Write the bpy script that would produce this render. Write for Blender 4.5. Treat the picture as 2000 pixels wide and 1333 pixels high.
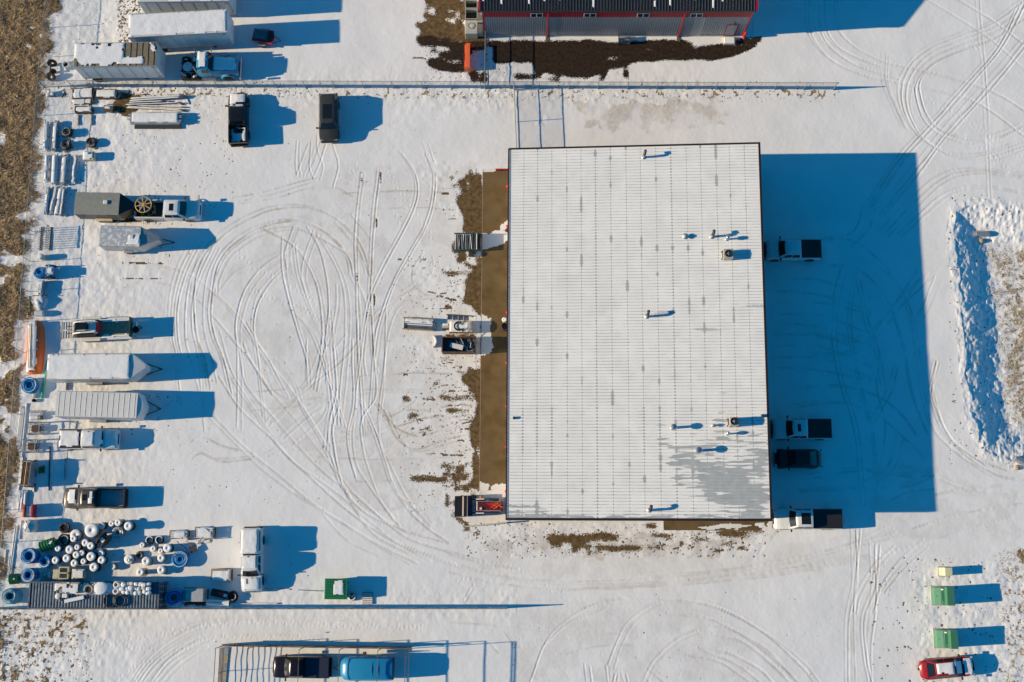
import bpy, math, random
import numpy as np
from mathutils import Vector, Matrix

# ------------------------------------------------------------------ camera, light, exposure
scene = bpy.context.scene
for ob in list(bpy.data.objects):
    bpy.data.objects.remove(ob)
COL = scene.collection
F, CX, CY, CAMH = 2317.0, 1000.0, 666.5, 117.0     # photo pixels, metres


def _n(v):
    v = np.array(v, float)
    return v / np.linalg.norm(v)


_d = _n((30, 423, F))                               # straight down, in camera axes
_nn = np.array((80, -12697, F), float)
_nn = _n(_nn - _d * _nn.dot(_d))                    # north
_e = np.cross(_nn, -_d)                             # east
ROT = np.array([_e, _nn, -_d])


def at(px, py, z=0.0):
    """the point of the place at height z that the drone sees at photo pixel px, py"""
    r = ROT @ np.array([(px - CX) / F, (py - CY) / F, 1.0])
    s = (z - CAMH) / r[2]
    return Vector((r[0] * s, r[1] * s, z))


cam_data = bpy.data.cameras.new('camera')
cam_data.sensor_width = 36.0
cam_data.lens = 36.0 * F / 2000.0
cam_data.clip_start = 1.0
cam_data.clip_end = 5000.0
cam = bpy.data.objects.new('camera', cam_data)
COL.objects.link(cam)
m = Matrix.Identity(4)
for i in range(3):
    m[i][0], m[i][1], m[i][2] = ROT[i, 0], -ROT[i, 1], -ROT[i, 2]
m[2][3] = CAMH
cam.matrix_world = m
scene.camera = cam

SUN_EL, SUN_AZ = math.radians(20.3), math.radians(4.0)      # shadows run east, 4 degrees to the north
sun_dir = Vector((-math.cos(SUN_AZ) * math.cos(SUN_EL), -math.sin(SUN_AZ) * math.cos(SUN_EL), math.sin(SUN_EL)))
sl = bpy.data.lights.new('sun', 'SUN')
sl.energy = 5.0
sl.angle = math.radians(0.5)
sl.color = (1.0, 0.80, 0.535)
sun = bpy.data.objects.new('sun', sl)
COL.objects.link(sun)
sun.rotation_euler = (-sun_dir).to_track_quat('-Z', 'Y').to_euler()
sun.location = (-60, -5, 60)

world = bpy.data.worlds.new('World')
scene.world = world
world.use_nodes = True
wn = world.node_tree
wn.nodes.clear()
w_out = wn.nodes.new('ShaderNodeOutputWorld')
w_bg = wn.nodes.new('ShaderNodeBackground')
w_sky = wn.nodes.new('ShaderNodeTexSky')
w_sky.sky_type = 'NISHITA'
w_sky.sun_disc = False
w_sky.sun_elevation = SUN_EL
w_sky.sun_rotation = math.atan2(sun_dir.x, sun_dir.y)
w_sky.ozone_density = 6.0
w_sky.air_density = 1.0
w_sky.dust_density = 0.3
w_sat = wn.nodes.new('ShaderNodeHueSaturation')
w_sat.inputs['Saturation'].default_value = 1.38
w_sat.inputs['Hue'].default_value = 0.485
wn.links.new(w_sky.outputs[0], w_sat.inputs['Color'])
wn.links.new(w_sat.outputs[0], w_bg.inputs[0])
wn.links.new(w_bg.outputs[0], w_out.inputs[0])
w_bg.inputs[1].default_value = 0.094

vs = scene.view_settings
vs.view_transform = 'Standard'
vs.look = 'None'
vs.exposure = 0.31
vs.gamma = 1.0
vs.use_curve_mapping = False
scene.render.engine = 'CYCLES'

# ------------------------------------------------------------------ materials
MATS = {}


def mat(name, col, rough=0.6, metal=0.0, var=0.12, scale=3.0, bump=0.0, bscale=30.0, spec=0.5, col2=None, thr=None):
    """procedural paint, metal, wood ...: base colour broken up by two octaves of noise"""
    if name in MATS:
        return MATS[name]
    mt = bpy.data.materials.new(name)
    mt.use_nodes = True
    nt = mt.node_tree
    b = nt.nodes['Principled BSDF']
    b.inputs['Roughness'].default_value = rough
    b.inputs['Metallic'].default_value = metal
    b.inputs['Specular IOR Level'].default_value = spec
    tc = nt.nodes.new('ShaderNodeTexCoord')
    nz = nt.nodes.new('ShaderNodeTexNoise')
    nz.inputs['Scale'].default_value = scale
    nz.inputs['Detail'].default_value = 5.0
    nt.links.new(tc.outputs['Object'], nz.inputs['Vector'])
    rp = nt.nodes.new('ShaderNodeValToRGB')
    c = np.array(col[:3], float)
    if col2 is None:
        lo, hi = c * (1 - var), np.minimum(c * (1 + var), 0.95)
        rp.color_ramp.elements[0].position, rp.color_ramp.elements[1].position = 0.3, 0.7
    else:
        lo, hi = np.array(col2[:3], float), c
        t = 0.5 if thr is None else thr
        rp.color_ramp.elements[0].position, rp.color_ramp.elements[1].position = t - 0.06, t + 0.06
    rp.color_ramp.elements[0].color = (*lo, 1)
    rp.color_ramp.elements[1].color = (*hi, 1)
    nt.links.new(nz.outputs['Fac'], rp.inputs['Fac'])
    nt.links.new(rp.outputs['Color'], b.inputs['Base Color'])
    if bump > 0:
        n2 = nt.nodes.new('ShaderNodeTexNoise')
        n2.inputs['Scale'].default_value = bscale
        n2.inputs['Detail'].default_value = 4.0
        nt.links.new(tc.outputs['Object'], n2.inputs['Vector'])
        bp = nt.nodes.new('ShaderNodeBump')
        bp.inputs['Strength'].default_value = bump
        bp.inputs['Distance'].default_value = 0.05
        nt.links.new(n2.outputs['Fac'], bp.inputs['Height'])
        nt.links.new(bp.outputs['Normal'], b.inputs['Normal'])
    MATS[name] = mt
    return mt


SNOW = mat('snow', (0.84, 0.845, 0.85), 0.75, var=0.04, scale=2.5, bump=0.35, bscale=6.0, spec=0.2)
SNOW_DIRTY = mat('dirty_snow', (0.80, 0.80, 0.80), 0.8, scale=6.0, spec=0.2, col2=(0.45, 0.42, 0.37), thr=0.36)
RUBBER = mat('rubber', (0.018, 0.018, 0.019), 0.85, bump=0.2)
GLASS = mat('dark_glass', (0.012, 0.015, 0.018), 0.08, spec=0.6)
CHROME = mat('bright_metal', (0.55, 0.56, 0.58), 0.3, 0.9)
GALV = mat('galvanised_steel', (0.42, 0.44, 0.46), 0.45, 0.6, var=0.2)
STEEL_DK = mat('dark_steel', (0.06, 0.06, 0.065), 0.55, 0.4)
BLACK = mat('black_plastic', (0.02, 0.02, 0.022), 0.5)
BLACK_PAINT = mat('black_paint', (0.012, 0.012, 0.014), 0.22, spec=0.6)
WHITE_PAINT = mat('white_paint', (0.72, 0.73, 0.73), 0.3, var=0.04)
WHITE_MATTE = mat('white_panel', (0.66, 0.67, 0.67), 0.5, var=0.07, scale=1.2)
LAMP_RED = mat('red_lens', (0.35, 0.015, 0.015), 0.2)
LAMP_CLR = mat('clear_lens', (0.65, 0.66, 0.66), 0.15)
AMBER = mat('amber_lens', (0.6, 0.2, 0.02), 0.3)
WOOD = mat('weathered_wood', (0.36, 0.29, 0.20), 0.8, var=0.3, scale=8.0, bump=0.3)
WOOD_DK = mat('dark_wood', (0.09, 0.065, 0.045), 0.85, var=0.35, scale=6.0, bump=0.3)
WOOD_NEW = mat('pale_wood', (0.55, 0.40, 0.20), 0.75, var=0.2, scale=6.0)
RUST = mat('rusty_steel', (0.16, 0.085, 0.05), 0.85, scale=5.0, col2=(0.07, 0.045, 0.03), thr=0.5)
BLUE_PIPE = mat('blue_pipe', (0.014, 0.25, 0.60), 0.4, var=0.12)
LBLUE_PIPE = mat('pale_blue_pipe', (0.10, 0.38, 0.55), 0.45, var=0.12)
GREEN_PL = mat('green_plastic', (0.01, 0.16, 0.05), 0.4)
ORANGE = mat('orange_plastic', (0.75, 0.15, 0.03), 0.55)
RED = mat('red_paint', (0.50, 0.02, 0.03), 0.4)
CONCRETE = mat('grey_concrete', (0.42, 0.41, 0.38), 0.85, bump=0.2)
CREAM = mat('cream_concrete', (0.55, 0.53, 0.42), 0.8, var=0.08)
PIPE_W = mat('white_pipe', (0.74, 0.75, 0.76), 0.5, var=0.05)

# ------------------------------------------------------------------ mesh building helpers


class MB:
    def __init__(self):
        self.v, self.f = [], []

    def add(self, vs_, fs_):
        o = len(self.v)
        self.v += [tuple(p) for p in vs_]
        self.f += [tuple(i + o for i in f) for f in fs_]
        return self

    def box(self, c, s, rz=0.0, ry=0.0, taper=1.0):
        sx, sy, sz = s[0] / 2, s[1] / 2, s[2] / 2
        M = Matrix.Rotation(rz, 3, 'Z') @ Matrix.Rotation(ry, 3, 'Y')
        pts = []
        for z in (-1, 1):
            t = taper if z > 0 else 1.0
            for x, y in ((-1, -1), (1, -1), (1, 1), (-1, 1)):
                pts.append(Vector(c) + M @ Vector((x * sx * t, y * sy * t, z * sz)))
        return self.add(pts, [(3, 2, 1, 0), (4, 5, 6, 7), (0, 1, 5, 4), (1, 2, 6, 5), (2, 3, 7, 6), (3, 0, 4, 7)])

    def bb(self, x0, x1, y0, y1, z0, z1):
        return self.box(((x0 + x1) / 2, (y0 + y1) / 2, (z0 + z1) / 2), (x1 - x0, y1 - y0, z1 - z0))

    def bevbox(self, c, s, b=0.05, rz=0.0):
        """box with chamfered vertical and top edges"""
        sx, sy, sz = s[0] / 2, s[1] / 2, s[2] / 2
        M = Matrix.Rotation(rz, 3, 'Z')

        def ring(i, z):
            a, d = sx - i, sy - i
            q = max(b - i, b * 0.4)
            return [Vector(c) + M @ Vector(p + (z,)) for p in
                    ((-a + q, -d), (a - q, -d), (a, -d + q), (a, d - q), (a - q, d), (-a + q, d), (-a, d - q), (-a, -d + q))]
        return self.loft([ring(0, -sz), ring(0, sz - b), ring(b, sz)])

    def tube(self, p0, p1, r0, r1=None, n=8, caps=True):
        r1 = r0 if r1 is None else r1
        p0, p1 = Vector(p0), Vector(p1)
        d = (p1 - p0).normalized()
        a = d.orthogonal().normalized()
        b = d.cross(a)
        v = []
        for p, r in ((p0, r0), (p1, r1)):
            for i in range(n):
                t = 2 * math.pi * i / n
                v.append(p + a * (r * math.cos(t)) + b * (r * math.sin(t)))
        f = [(i, (i + 1) % n, n + (i + 1) % n, n + i) for i in range(n)]
        if caps:
            f += [tuple(range(n - 1, -1, -1)), tuple(range(n, 2 * n))]
        return self.add(v, f)

    def path(self, pts, r, n=6, closed=False):
        pts = [Vector(p) for p in pts]
        N = len(pts)
        rings = []
        for i, p in enumerate(pts):
            if closed:
                d = pts[(i + 1) % N] - pts[i - 1]
            else:
                d = pts[min(i + 1, N - 1)] - pts[max(i - 1, 0)]
            d.normalize()
            up = Vector((0, 0, 1)) if abs(d.z) < 0.95 else Vector((1, 0, 0))
            a = d.cross(up).normalized()
            b = a.cross(d)
            rr = r[i] if isinstance(r, (list, tuple)) else r
            rings.append([p + a * (rr * math.cos(2 * math.pi * k / n)) + b * (rr * math.sin(2 * math.pi * k / n)) for k in range(n)])
        o = len(self.v)
        for rg in rings:
            self.v += [tuple(q) for q in rg]
        for i in range(N if closed else N - 1):
            j = (i + 1) % N
            for k in range(n):
                k2 = (k + 1) % n
                self.f.append((o + i * n + k, o + i * n + k2, o + j * n + k2, o + j * n + k))
        if not closed:
            self.f += [tuple(o + k for k in range(n - 1, -1, -1)), tuple(o + (N - 1) * n + k for k in range(n))]
        return self

    def loft(self, rings, caps=True, closed=True):
        n = len(rings[0])
        o = len(self.v)
        for rg in rings:
            self.v += [tuple(q) for q in rg]
        for i in range(len(rings) - 1):
            for k in range(n if closed else n - 1):
                k2 = (k + 1) % n
                self.f.append((o + i * n + k, o + i * n + k2, o + (i + 1) * n + k2, o + (i + 1) * n + k))
        if caps:
            self.f += [tuple(o + k for k in range(n - 1, -1, -1)), tuple(o + (len(rings) - 1) * n + k for k in range(n))]
        return self

    def lathe(self, prof, n=20, c=(0, 0, 0), axis='Z', caps=True):
        """prof: (radius, height) pairs from bottom to top"""
        rings = []
        for r, h in prof:
            rg = []
            for i in range(n):
                t = 2 * math.pi * i / n
                q = (r * math.cos(t), r * math.sin(t), h)
                if axis == 'Y':
                    q = (q[0], -q[2], q[1])
                elif axis == 'X':
                    q = (q[2], q[0], q[1])
                rg.append((c[0] + q[0], c[1] + q[1], c[2] + q[2]))
            rings.append(rg)
        return self.loft(rings, caps)

    def prism(self, poly, z0, z1):
        n = len(poly)
        a = sum(poly[i][0] * poly[(i + 1) % n][1] - poly[(i + 1) % n][0] * poly[i][1] for i in range(n))
        if a < 0:
            poly = poly[::-1]
        return self.loft([[(x, y, z0) for x, y in poly], [(x, y, z1) for x, y in poly]])

    def side(self, poly, y0, y1):
        """outline in x, z pulled from y0 to y1"""
        n = len(poly)
        a = sum(poly[i][0] * poly[(i + 1) % n][1] - poly[(i + 1) % n][0] * poly[i][1] for i in range(n))
        if a > 0:
            poly = poly[::-1]
        return self.loft([[(x, y0, z) for x, z in poly], [(x, y1, z) for x, z in poly]])

    def mesh(self, name, material, smooth=False):
        me = bpy.data.meshes.new(name)
        me.from_pydata(self.v, [], self.f)
        if material:
            me.materials.append(material)
        if smooth:
            me.polygons.foreach_set('use_smooth', [True] * len(me.polygons))
            if smooth != 'all':
                me.set_sharp_from_angle(angle=math.radians(40))
        me.update()
        return me

    def build(self, name, material, parent=None, smooth=False, loc=None):
        return link(name, self.mesh(name, material, smooth), parent, loc)


def link(name, me, parent=None, loc=None, rz=0.0):
    o = bpy.data.objects.new(name, me)
    COL.objects.link(o)
    if parent is not None:
        o.parent = parent
    if loc is not None:
        o.location = loc
    if rz:
        o.rotation_euler = (0, 0, rz)
    return o


def tag(o, label, cat, group=None):
    o['label'], o['category'] = label, cat
    if group:
        o['group'] = group
    return o


def thing(name, label, cat, loc, rz=0.0, group=None):
    return tag(link(name, None, None, loc, rz), label, cat, group)


def copy_tree(o, parent=None):
    c = o.copy()
    COL.objects.link(c)
    c.parent = parent
    for ch in list(o.children):
        copy_tree(ch, c)
    return c


def place(px_a, px_b, z=1.0):
    """pose of a thing from two photo points seen at height z: (ground location, heading from a to b, length)"""
    a, b = at(*px_a, z), at(*px_b, z)
    d = b - a
    return Vector(((a.x + b.x) / 2, (a.y + b.y) / 2, 0)), math.atan2(d.y, d.x), d.length


RNG = np.random.RandomState(7)
LAT = RNG.rand(256, 256)


def vnoise(X, Y, scale, seed=0):
    """smooth value noise, feature size = scale metres"""
    x, y = X / scale + seed * 17.31, Y / scale + seed * 9.77
    xi, yi = np.floor(x).astype(int), np.floor(y).astype(int)
    fx, fy = x - xi, y - yi
    fx, fy = fx * fx * (3 - 2 * fx), fy * fy * (3 - 2 * fy)
    a, b = LAT[xi % 256, yi % 256], LAT[(xi + 1) % 256, yi % 256]
    c, d = LAT[xi % 256, (yi + 1) % 256], LAT[(xi + 1) % 256, (yi + 1) % 256]
    return (a * (1 - fx) + b * fx) * (1 - fy) + (c * (1 - fx) + d * fx) * fy


def fbm(X, Y, scale, seed=0, octv=4):
    s, amp, t = 0, 1.0, 0
    for k in range(octv):
        s = s + amp * vnoise(X, Y, scale / 2 ** k, seed + k * 3)
        t += amp
        amp *= 0.55
    return s / t


def sstep(a, b, x):
    t = np.clip((x - a) / (b - a), 0, 1)
    return t * t * (3 - 2 * t)


def inside(poly, X, Y):
    r = np.zeros(X.shape, bool)
    n = len(poly)
    for i in range(n):
        x0, y0 = poly[i]
        x1, y1 = poly[(i + 1) % n]
        if y0 == y1:
            continue
        c = (y0 > Y) != (y1 > Y)
        r ^= c & (X < (x1 - x0) * (Y - y0) / (y1 - y0) + x0)
    return r


def seg_dist(poly, X, Y, closed=True):
    D = np.full(X.shape, 1e9)
    n = len(poly)
    for i in range(n if closed else n - 1):
        x0, y0 = poly[i]
        x1, y1 = poly[(i + 1) % n]
        dx, dy = x1 - x0, y1 - y0
        t = np.clip(((X - x0) * dx + (Y - y0) * dy) / (dx * dx + dy * dy + 1e-9), 0, 1)
        D = np.minimum(D, np.hypot(X - x0 - t * dx, Y - y0 - t * dy))
    return D


def wp(pts, z=0.0):
    return [tuple(at(p[0], p[1], z))[:2] for p in pts]


def crop(ox, oy, s):
    return lambda pts: [(ox + u / s, oy + v / s) for u, v in pts]


def spline(P, step):
    """Catmull-Rom through P (x, y), sampled about every step metres"""
    P = [np.array(p, float) for p in P]
    if len(P) == 2:
        n = max(2, int(np.linalg.norm(P[1] - P[0]) / step))
        return np.array([P[0] + (P[1] - P[0]) * t for t in np.linspace(0, 1, n)])
    Q = [2 * P[0] - P[1]] + P + [2 * P[-1] - P[-2]]
    out = []
    for i in range(1, len(Q) - 2):
        a, b, c, d = Q[i - 1], Q[i], Q[i + 1], Q[i + 2]
        n = max(2, int(np.linalg.norm(c - b) / step))
        for t in np.linspace(0, 1, n, endpoint=False):
            out.append(0.5 * (2 * b + (c - a) * t + (2 * a - 5 * b + 4 * c - d) * t * t + (3 * b - a - 3 * c + d) * t ** 3))
    out.append(P[-1])
    return np.array(out)
# ------------------------------------------------------------------ ground: one sheet, real ruts, ditch and drifts
STEP, SY = 0.07, 0.12
X0, X1, Y0, Y1 = -60.0, 56.0, -16.5, 62.0


def axis(a, b, step):
    fine = np.arange(a, b, step)
    out, d, p = [], 0.3, fine[-1]
    while p < 2200:
        p += d
        d *= 1.35
        out.append(p)
    hi = np.array(out)
    out, d, p = [], 0.3, fine[0]
    while p > -2200:
        p -= d
        d *= 1.35
        out.append(p)
    lo = np.array(out)[::-1]
    return np.concatenate([lo, fine, hi]), len(lo), len(fine)


gx, ox_, nx_ = axis(X0, X1, STEP)
gy, oy_, ny_ = axis(Y0, Y1, SY)
GX, GY = np.meshgrid(gx, gy, indexing='ij')
GH = np.zeros(GX.shape)
fs = (slice(ox_, ox_ + nx_), slice(oy_, oy_ + ny_))
FX, FY = GX[fs], GY[fs]

# tyre tracks, read off the photograph as wheel lines
A, B, C = crop(300, 300, 3.3333), crop(350, 700, 3.3333), crop(1480, 0, 3.173)
D, E_, G = crop(1560, 380, 1.961), crop(880, 1000, 2.273), crop(0, 1160, 3.846)
TR = []          # (points, depth, dirt)
for pts, dep, dirt in (
    ([(1300, 790), (1270, 680), (1180, 560), (1050, 470), (900, 440), (700, 485), (540, 580), (430, 720), (388, 900), (376, 1060), (400, 1200), (455, 1333)], 1.3, .9),
    ([(1410, 800), (1370, 640), (1290, 510), (1150, 400), (980, 352), (800, 362), (640, 420), (480, 520), (340, 660), (280, 820), (265, 1000), (285, 1200), (330, 1333)], 1.2, .7),
    ([(1240, 640), (1100, 560), (920, 480), (740, 500), (600, 560), (480, 660), (410, 800), (400, 900)], 1.0, .4),
    ([(940, 600), (830, 660), (700, 750), (600, 880), (550, 1020), (533, 1150), (545, 1333)], 1.3, .4),
    ([(1010, 730), (930, 735), (840, 770), (740, 870), (670, 1000), (655, 1150), (680, 1310)], 1.3, .3),
    ([(1475, 120), (1440, 450), (1425, 700), (1415, 900), (1425, 1100), (1435, 1333)], 1.2, .8),
    ([(1350, 120), (1325, 350), (1310, 600), (1320, 900), (1335, 1333)], 1.0, .7),
    ([(1620, 0), (1700, 120), (1722, 250), (1690, 380), (1600, 560), (1500, 740), (1430, 900), (1390, 1050), (1350, 1333)], 1.3, .2),
    ([(1770, 0), (1818, 130), (1812, 300), (1762, 470), (1660, 650), (1560, 830), (1500, 1000), (1455, 1150), (1430, 1333)], 1.3, .2),
    ([(1790, -60), (1840, 120), (1830, 300)], .7, .1),
    ([(260, 590), (165, 790), (120, 1000), (125, 1200), (150, 1333)], 1.1, .2),
    ([(300, 600), (215, 780), (160, 1000), (160, 1200), (185, 1333)], 1.1, .2),
    ([(350, 600), (260, 760), (210, 960), (210, 1200), (240, 1333)], 1.1, .2),
    ([(390, 610), (310, 780), (255, 960), (255, 1150), (290, 1333)], .9, .1),
    ([(430, 620), (360, 780), (325, 960), (330, 1150), (375, 1333)], 1.1, .3),
    ([(400, 900), (540, 1050), (660, 1220), (745, 1333)], 1.3, .2),
    ([(390, 1060), (530, 1230), (620, 1333)], 1.3, .2),
    ([(840, 540), (838, 750), (878, 950), (930, 1130), (990, 1333)], 1.3, .4),
    ([(915, 480), (860, 640), (870, 760)], 1.0, .3),
    ([(925, 600), (955, 800), (1005, 960), (1065, 1100), (1110, 1200), (1130, 1333)], 1.2, .2),
    ([(1040, 500), (980, 680), (965, 800), (1000, 930)], 1.0, .2),
    ([(1000, 480), (1080, 620), (1125, 800), (1140, 1000), (1120, 1200), (1125, 1333)], 1.3, .2),
    ([(1060, 520), (1170, 700), (1230, 860), (1250, 1050), (1235, 1333)], 1.2, .3),
    ([(1190, 850), (1192, 1000), (1160, 1200), (1180, 1333)], 1.1, .1),
    ([(700, 485), (850, 560), (960, 655), (1050, 820), (1088, 1000), (1100, 1180), (1085, 1333)], 1.3, .7),
    ([(930, 1050), (1020, 1160), (1090, 1333)], 1.1, .1),
    ([(520, 290), (760, 240), (950, 185), (1080, 160), (1220, 170), (1300, 190), (1400, 185)], .9, .5),
    ([(560, 330), (800, 290), (1000, 230), (1180, 220), (1300, 280)], .8, .4),
    ([(1240, 262), (1600, 245), (1925, 258)], .5, .6), ([(1350, 362), (1700, 350), (1925, 362)], .5, .6),
    ([(935, 140), (928, 60), (935, -80)], 1.0, .2), ([(935, 140), (975, 30), (1010, -60)], 1.0, .2),
    ([(1040, 160), (1018, 80), (1025, -80)], 1.0, .2), ([(1040, 165), (1085, 60), (1120, -60)], 1.0, .2),
    ([(1170, 215), (1205, 80), (1175, -40), (1160, -120)], 1.1, .2), ([(1085, 170), (1105, 80), (1070, -20), (1065, -120)], 1.1, .2),
    ([(1760, 650), (1690, 760), (1700, 860), (1790, 925)], .9, .4), ([(1815, 670), (1820, 760), (1740, 860), (1560, 960), (1440, 1040)], 1.0, .5),
    ([(1735, 850), (1640, 920), (1520, 1010), (1420, 1110)], .8, .3), ([(2010, 940), (1800, 945), (1640, 970), (1550, 1100), (1505, 1333)], .8, .3),
    ([(0, 720), (120, 745), (260, 800), (400, 920)], .7, .4), ([(0, 830), (150, 870), (280, 950), (370, 1030)], .7, .4),
    ([(1180, 440), (1330, 620), (1400, 780)], .9, .6), ([(1290, 400), (1420, 560)], .8, .4),
    ([(430, 900), (520, 790), (640, 720), (830, 640), (980, 600)], .8, .2), ([(1440, 280), (1300, 390), (1090, 460)], .6, .4),
    ([(1310, 800), (1370, 940), (1390, 1100), (1370, 1333)], .8, .3),
):
    if pts[-1][1] >= 1300:                     # runs on southward
        (u0, v0), (u1, v1) = pts[-2], pts[-1]
        k_ = (80 + 420 * RNG.rand()) / max(1, math.hypot(u1 - u0, v1 - v0))
        pts = pts + [(u1 + (u1 - u0) * k_ * .7 + 60 * (RNG.rand() - .5), v1 + (v1 - v0) * k_)]
    TR.append((A(pts), dep, dirt))
for pts, dep, dirt in (
    ([(200, 390), (370, 560), (560, 740), (780, 900), (1040, 1060), (1240, 1190), (1500, 1340)], 1.0, .2),
    ([(230, 380), (420, 570), (640, 750), (860, 935), (1100, 1090), (1330, 1230), (1560, 1340)], 1.1, .2),
    ([(260, 120), (400, 330), (600, 520), (760, 690), (980, 840), (1180, 1010), (1400, 1190), (1640, 1320)], 1.3, .3),
    ([(283, 0), (340, 130), (470, 330), (650, 580), (860, 780), (1060, 960), (1250, 1100), (1480, 1220), (1800, 1340)], 1.2, .3),
    ([(400, 0), (440, 180), (600, 370), (760, 560), (960, 760), (1160, 900), (1360, 1080), (1560, 1200), (2000, 1315)], 1.2, .3),
    ([(460, 0), (560, 170), (740, 380), (880, 560), (1040, 760), (1220, 960), (1440, 1110), (1760, 1210)], 1.1, .3),
    ([(520, 0), (570, 170), (740, 270), (960, 250), (1300, 200), (1870, 215)], .7, .4),
    ([(570, 0), (710, 180), (860, 400), (970, 600), (1080, 850), (1220, 1010), (1500, 1140)], 1.3, .2),
    ([(620, 0), (740, 160), (800, 330), (960, 590)], .8, .1),
    ([(830, 0), (825, 140)], 1.2, .1), ([(930, 0), (860, 160), (700, 320), (590, 440)], 1.1, .3),
    ([(1060, 20), (900, 160), (760, 280), (620, 420)], 1.0, .4), ([(1010, 0), (1025, 200), (985, 400), (960, 600)], 1.1, .2),
    ([(1040, 320), (1000, 460), (1015, 620), (1050, 780), (1090, 880)], 1.4, .4), ([(1130, 0), (1130, 300), (1095, 480), (1110, 640), (1150, 780)], 1.4, .3),
    ([(1160, 0), (1150, 320), (1130, 500), (1150, 680), (1230, 820), (1400, 1060)], 1.2, .2),
    ([(1270, 0), (1285, 240), (1190, 400), (1200, 600), (1260, 800), (1320, 940), (1440, 1100)], 1.1, .2),
    ([(1200, 300), (1280, 480), (1340, 660), (1400, 830), (1500, 990), (1640, 1120), (1760, 1200)], 1.3, .4),
    ([(1340, 0), (1330, 240), (1300, 500), (1380, 700), (1480, 900), (1560, 1010)], 1.0, .3),
    ([(1380, 100), (1600, 95), (1860, 110)], .4, .7), ([(1150, 800), (1500, 800), (1900, 790)], .5, .7), ([(900, 640), (1300, 660), (1900, 645)], .5, .5),
    ([(1300, 300), (1420, 450), (1560, 510), (1720, 470), (1950, 430)], .8, .8), ([(1340, 340), (1420, 520), (1540, 590), (1720, 535), (1950, 480)], .8, .8),
    ([(1360, 380), (1480, 340), (1640, 340), (1800, 300), (1950, 320)], .6, .9), ([(1400, 450), (1620, 390), (1780, 380), (1950, 380)], .6, .9),
    ([(80, 545), (150, 512), (300, 578), (480, 612)], .8, .6), ([(90, 655), (150, 622), (280, 672), (480, 655)], .8, .6),
    ([(590, 640), (760, 560), (960, 500), (1200, 460), (1400, 380), (1540, 280)], .7, .3), ([(900, 600), (1100, 530), (1290, 480), (1400, 420)], .8, .3),
    ([(740, 560), (900, 420), (960, 330)], 1.0, .1), ([(690, 520), (850, 380), (940, 320)], 1.0, .1), ([(1500, 440), (1380, 560), (1240, 640)], .8, .2),
    ([(280, 250), (520, 215), (800, 190), (1100, 120), (1380, 110)], .5, .5), ([(440, 350), (700, 320), (900, 290), (1180, 240)], .5, .6),
    ([(1440, 900), (1560, 1000), (1640, 1100)], .9, .5), ([(1000, -40), (1090, -160)], .8, .2),
    ([(930, 1010), (1100, 1190), (1300, 1290)], .8, .2), ([(1050, 800), (1130, 960), (1260, 1140), (1480, 1260)], 1.0, .3),
):
    if pts[0][1] <= 20 and dep > .9:           # comes in from the north
        (u0, v0), (u1, v1) = pts[0], pts[1]
        k_ = (60 + 260 * RNG.rand()) / max(1, math.hypot(u1 - u0, v1 - v0))
        pts = [(u0 + (u0 - u1) * k_ * .7, v0 + (v0 - v1) * k_)] + pts
    TR.append((B(pts), dep, dirt))
for pts, dep, dirt, dup in (
    ([(1660, 10), (1480, 140), (1300, 210), (1080, 300), (960, 400), (900, 520), (900, 650), (960, 790), (1060, 890), (1200, 950), (1400, 965), (1660, 880)], 1.0, .3, 28),
    ([(1660, 120), (1500, 230), (1250, 320), (1090, 400), (1010, 500), (1012, 600), (1060, 730), (1160, 820), (1330, 870), (1500, 850), (1660, 785)], 1.0, .3, -26),
    ([(320, 0), (320, 160), (380, 290), (500, 400), (700, 480), (900, 520), (1200, 590), (1400, 660), (1660, 850)], .9, .1, 0),
    ([(372, 0), (385, 170), (450, 290), (600, 400), (780, 460), (900, 500)], .9, .1, 0), ([(410, 0), (425, 170), (500, 290), (640, 370), (760, 410)], .9, .1, 0),
    ([(470, 0), (490, 170), (600, 290), (780, 380), (1000, 430), (1300, 510), (1500, 590), (1660, 690)], .9, .1, 0),
    ([(650, 1330), (880, 990), (1100, 750), (1300, 520), (1500, 280), (1640, 10)], 1.2, .4, 20),
    ([(760, 1333), (1000, 1040), (1180, 810), (1420, 550), (1660, 260)], 1.2, .2, 20),
    ([(1040, -10), (1350, 180), (1500, 290), (1660, 440)], .9, .1, 0), ([(1230, -10), (1460, 130), (1660, 280)], .9, .1, 0),
    ([(780, 1450), (1000, 1230), (1150, 1110), (1350, 1060), (1660, 1090)], 1.0, .3, 30), ([(860, 1450), (1010, 1320), (1180, 1190), (1400, 1150), (1660, 1190)], 1.0, .2, 30),
    ([(1375, -10), (1400, 300), (1420, 560), (1450, 1250)], .5, 0, 0), ([(800, 340), (800, 520), (880, 720), (920, 800)], .5, .2, 14),
):
    TR.append((C(pts), dep * 1.5, dirt))
    if dup:
        TR.append((C([(u + dup, v + abs(dup) * .6) for u, v in pts]), dep * 1.3, dirt * .6))
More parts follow.
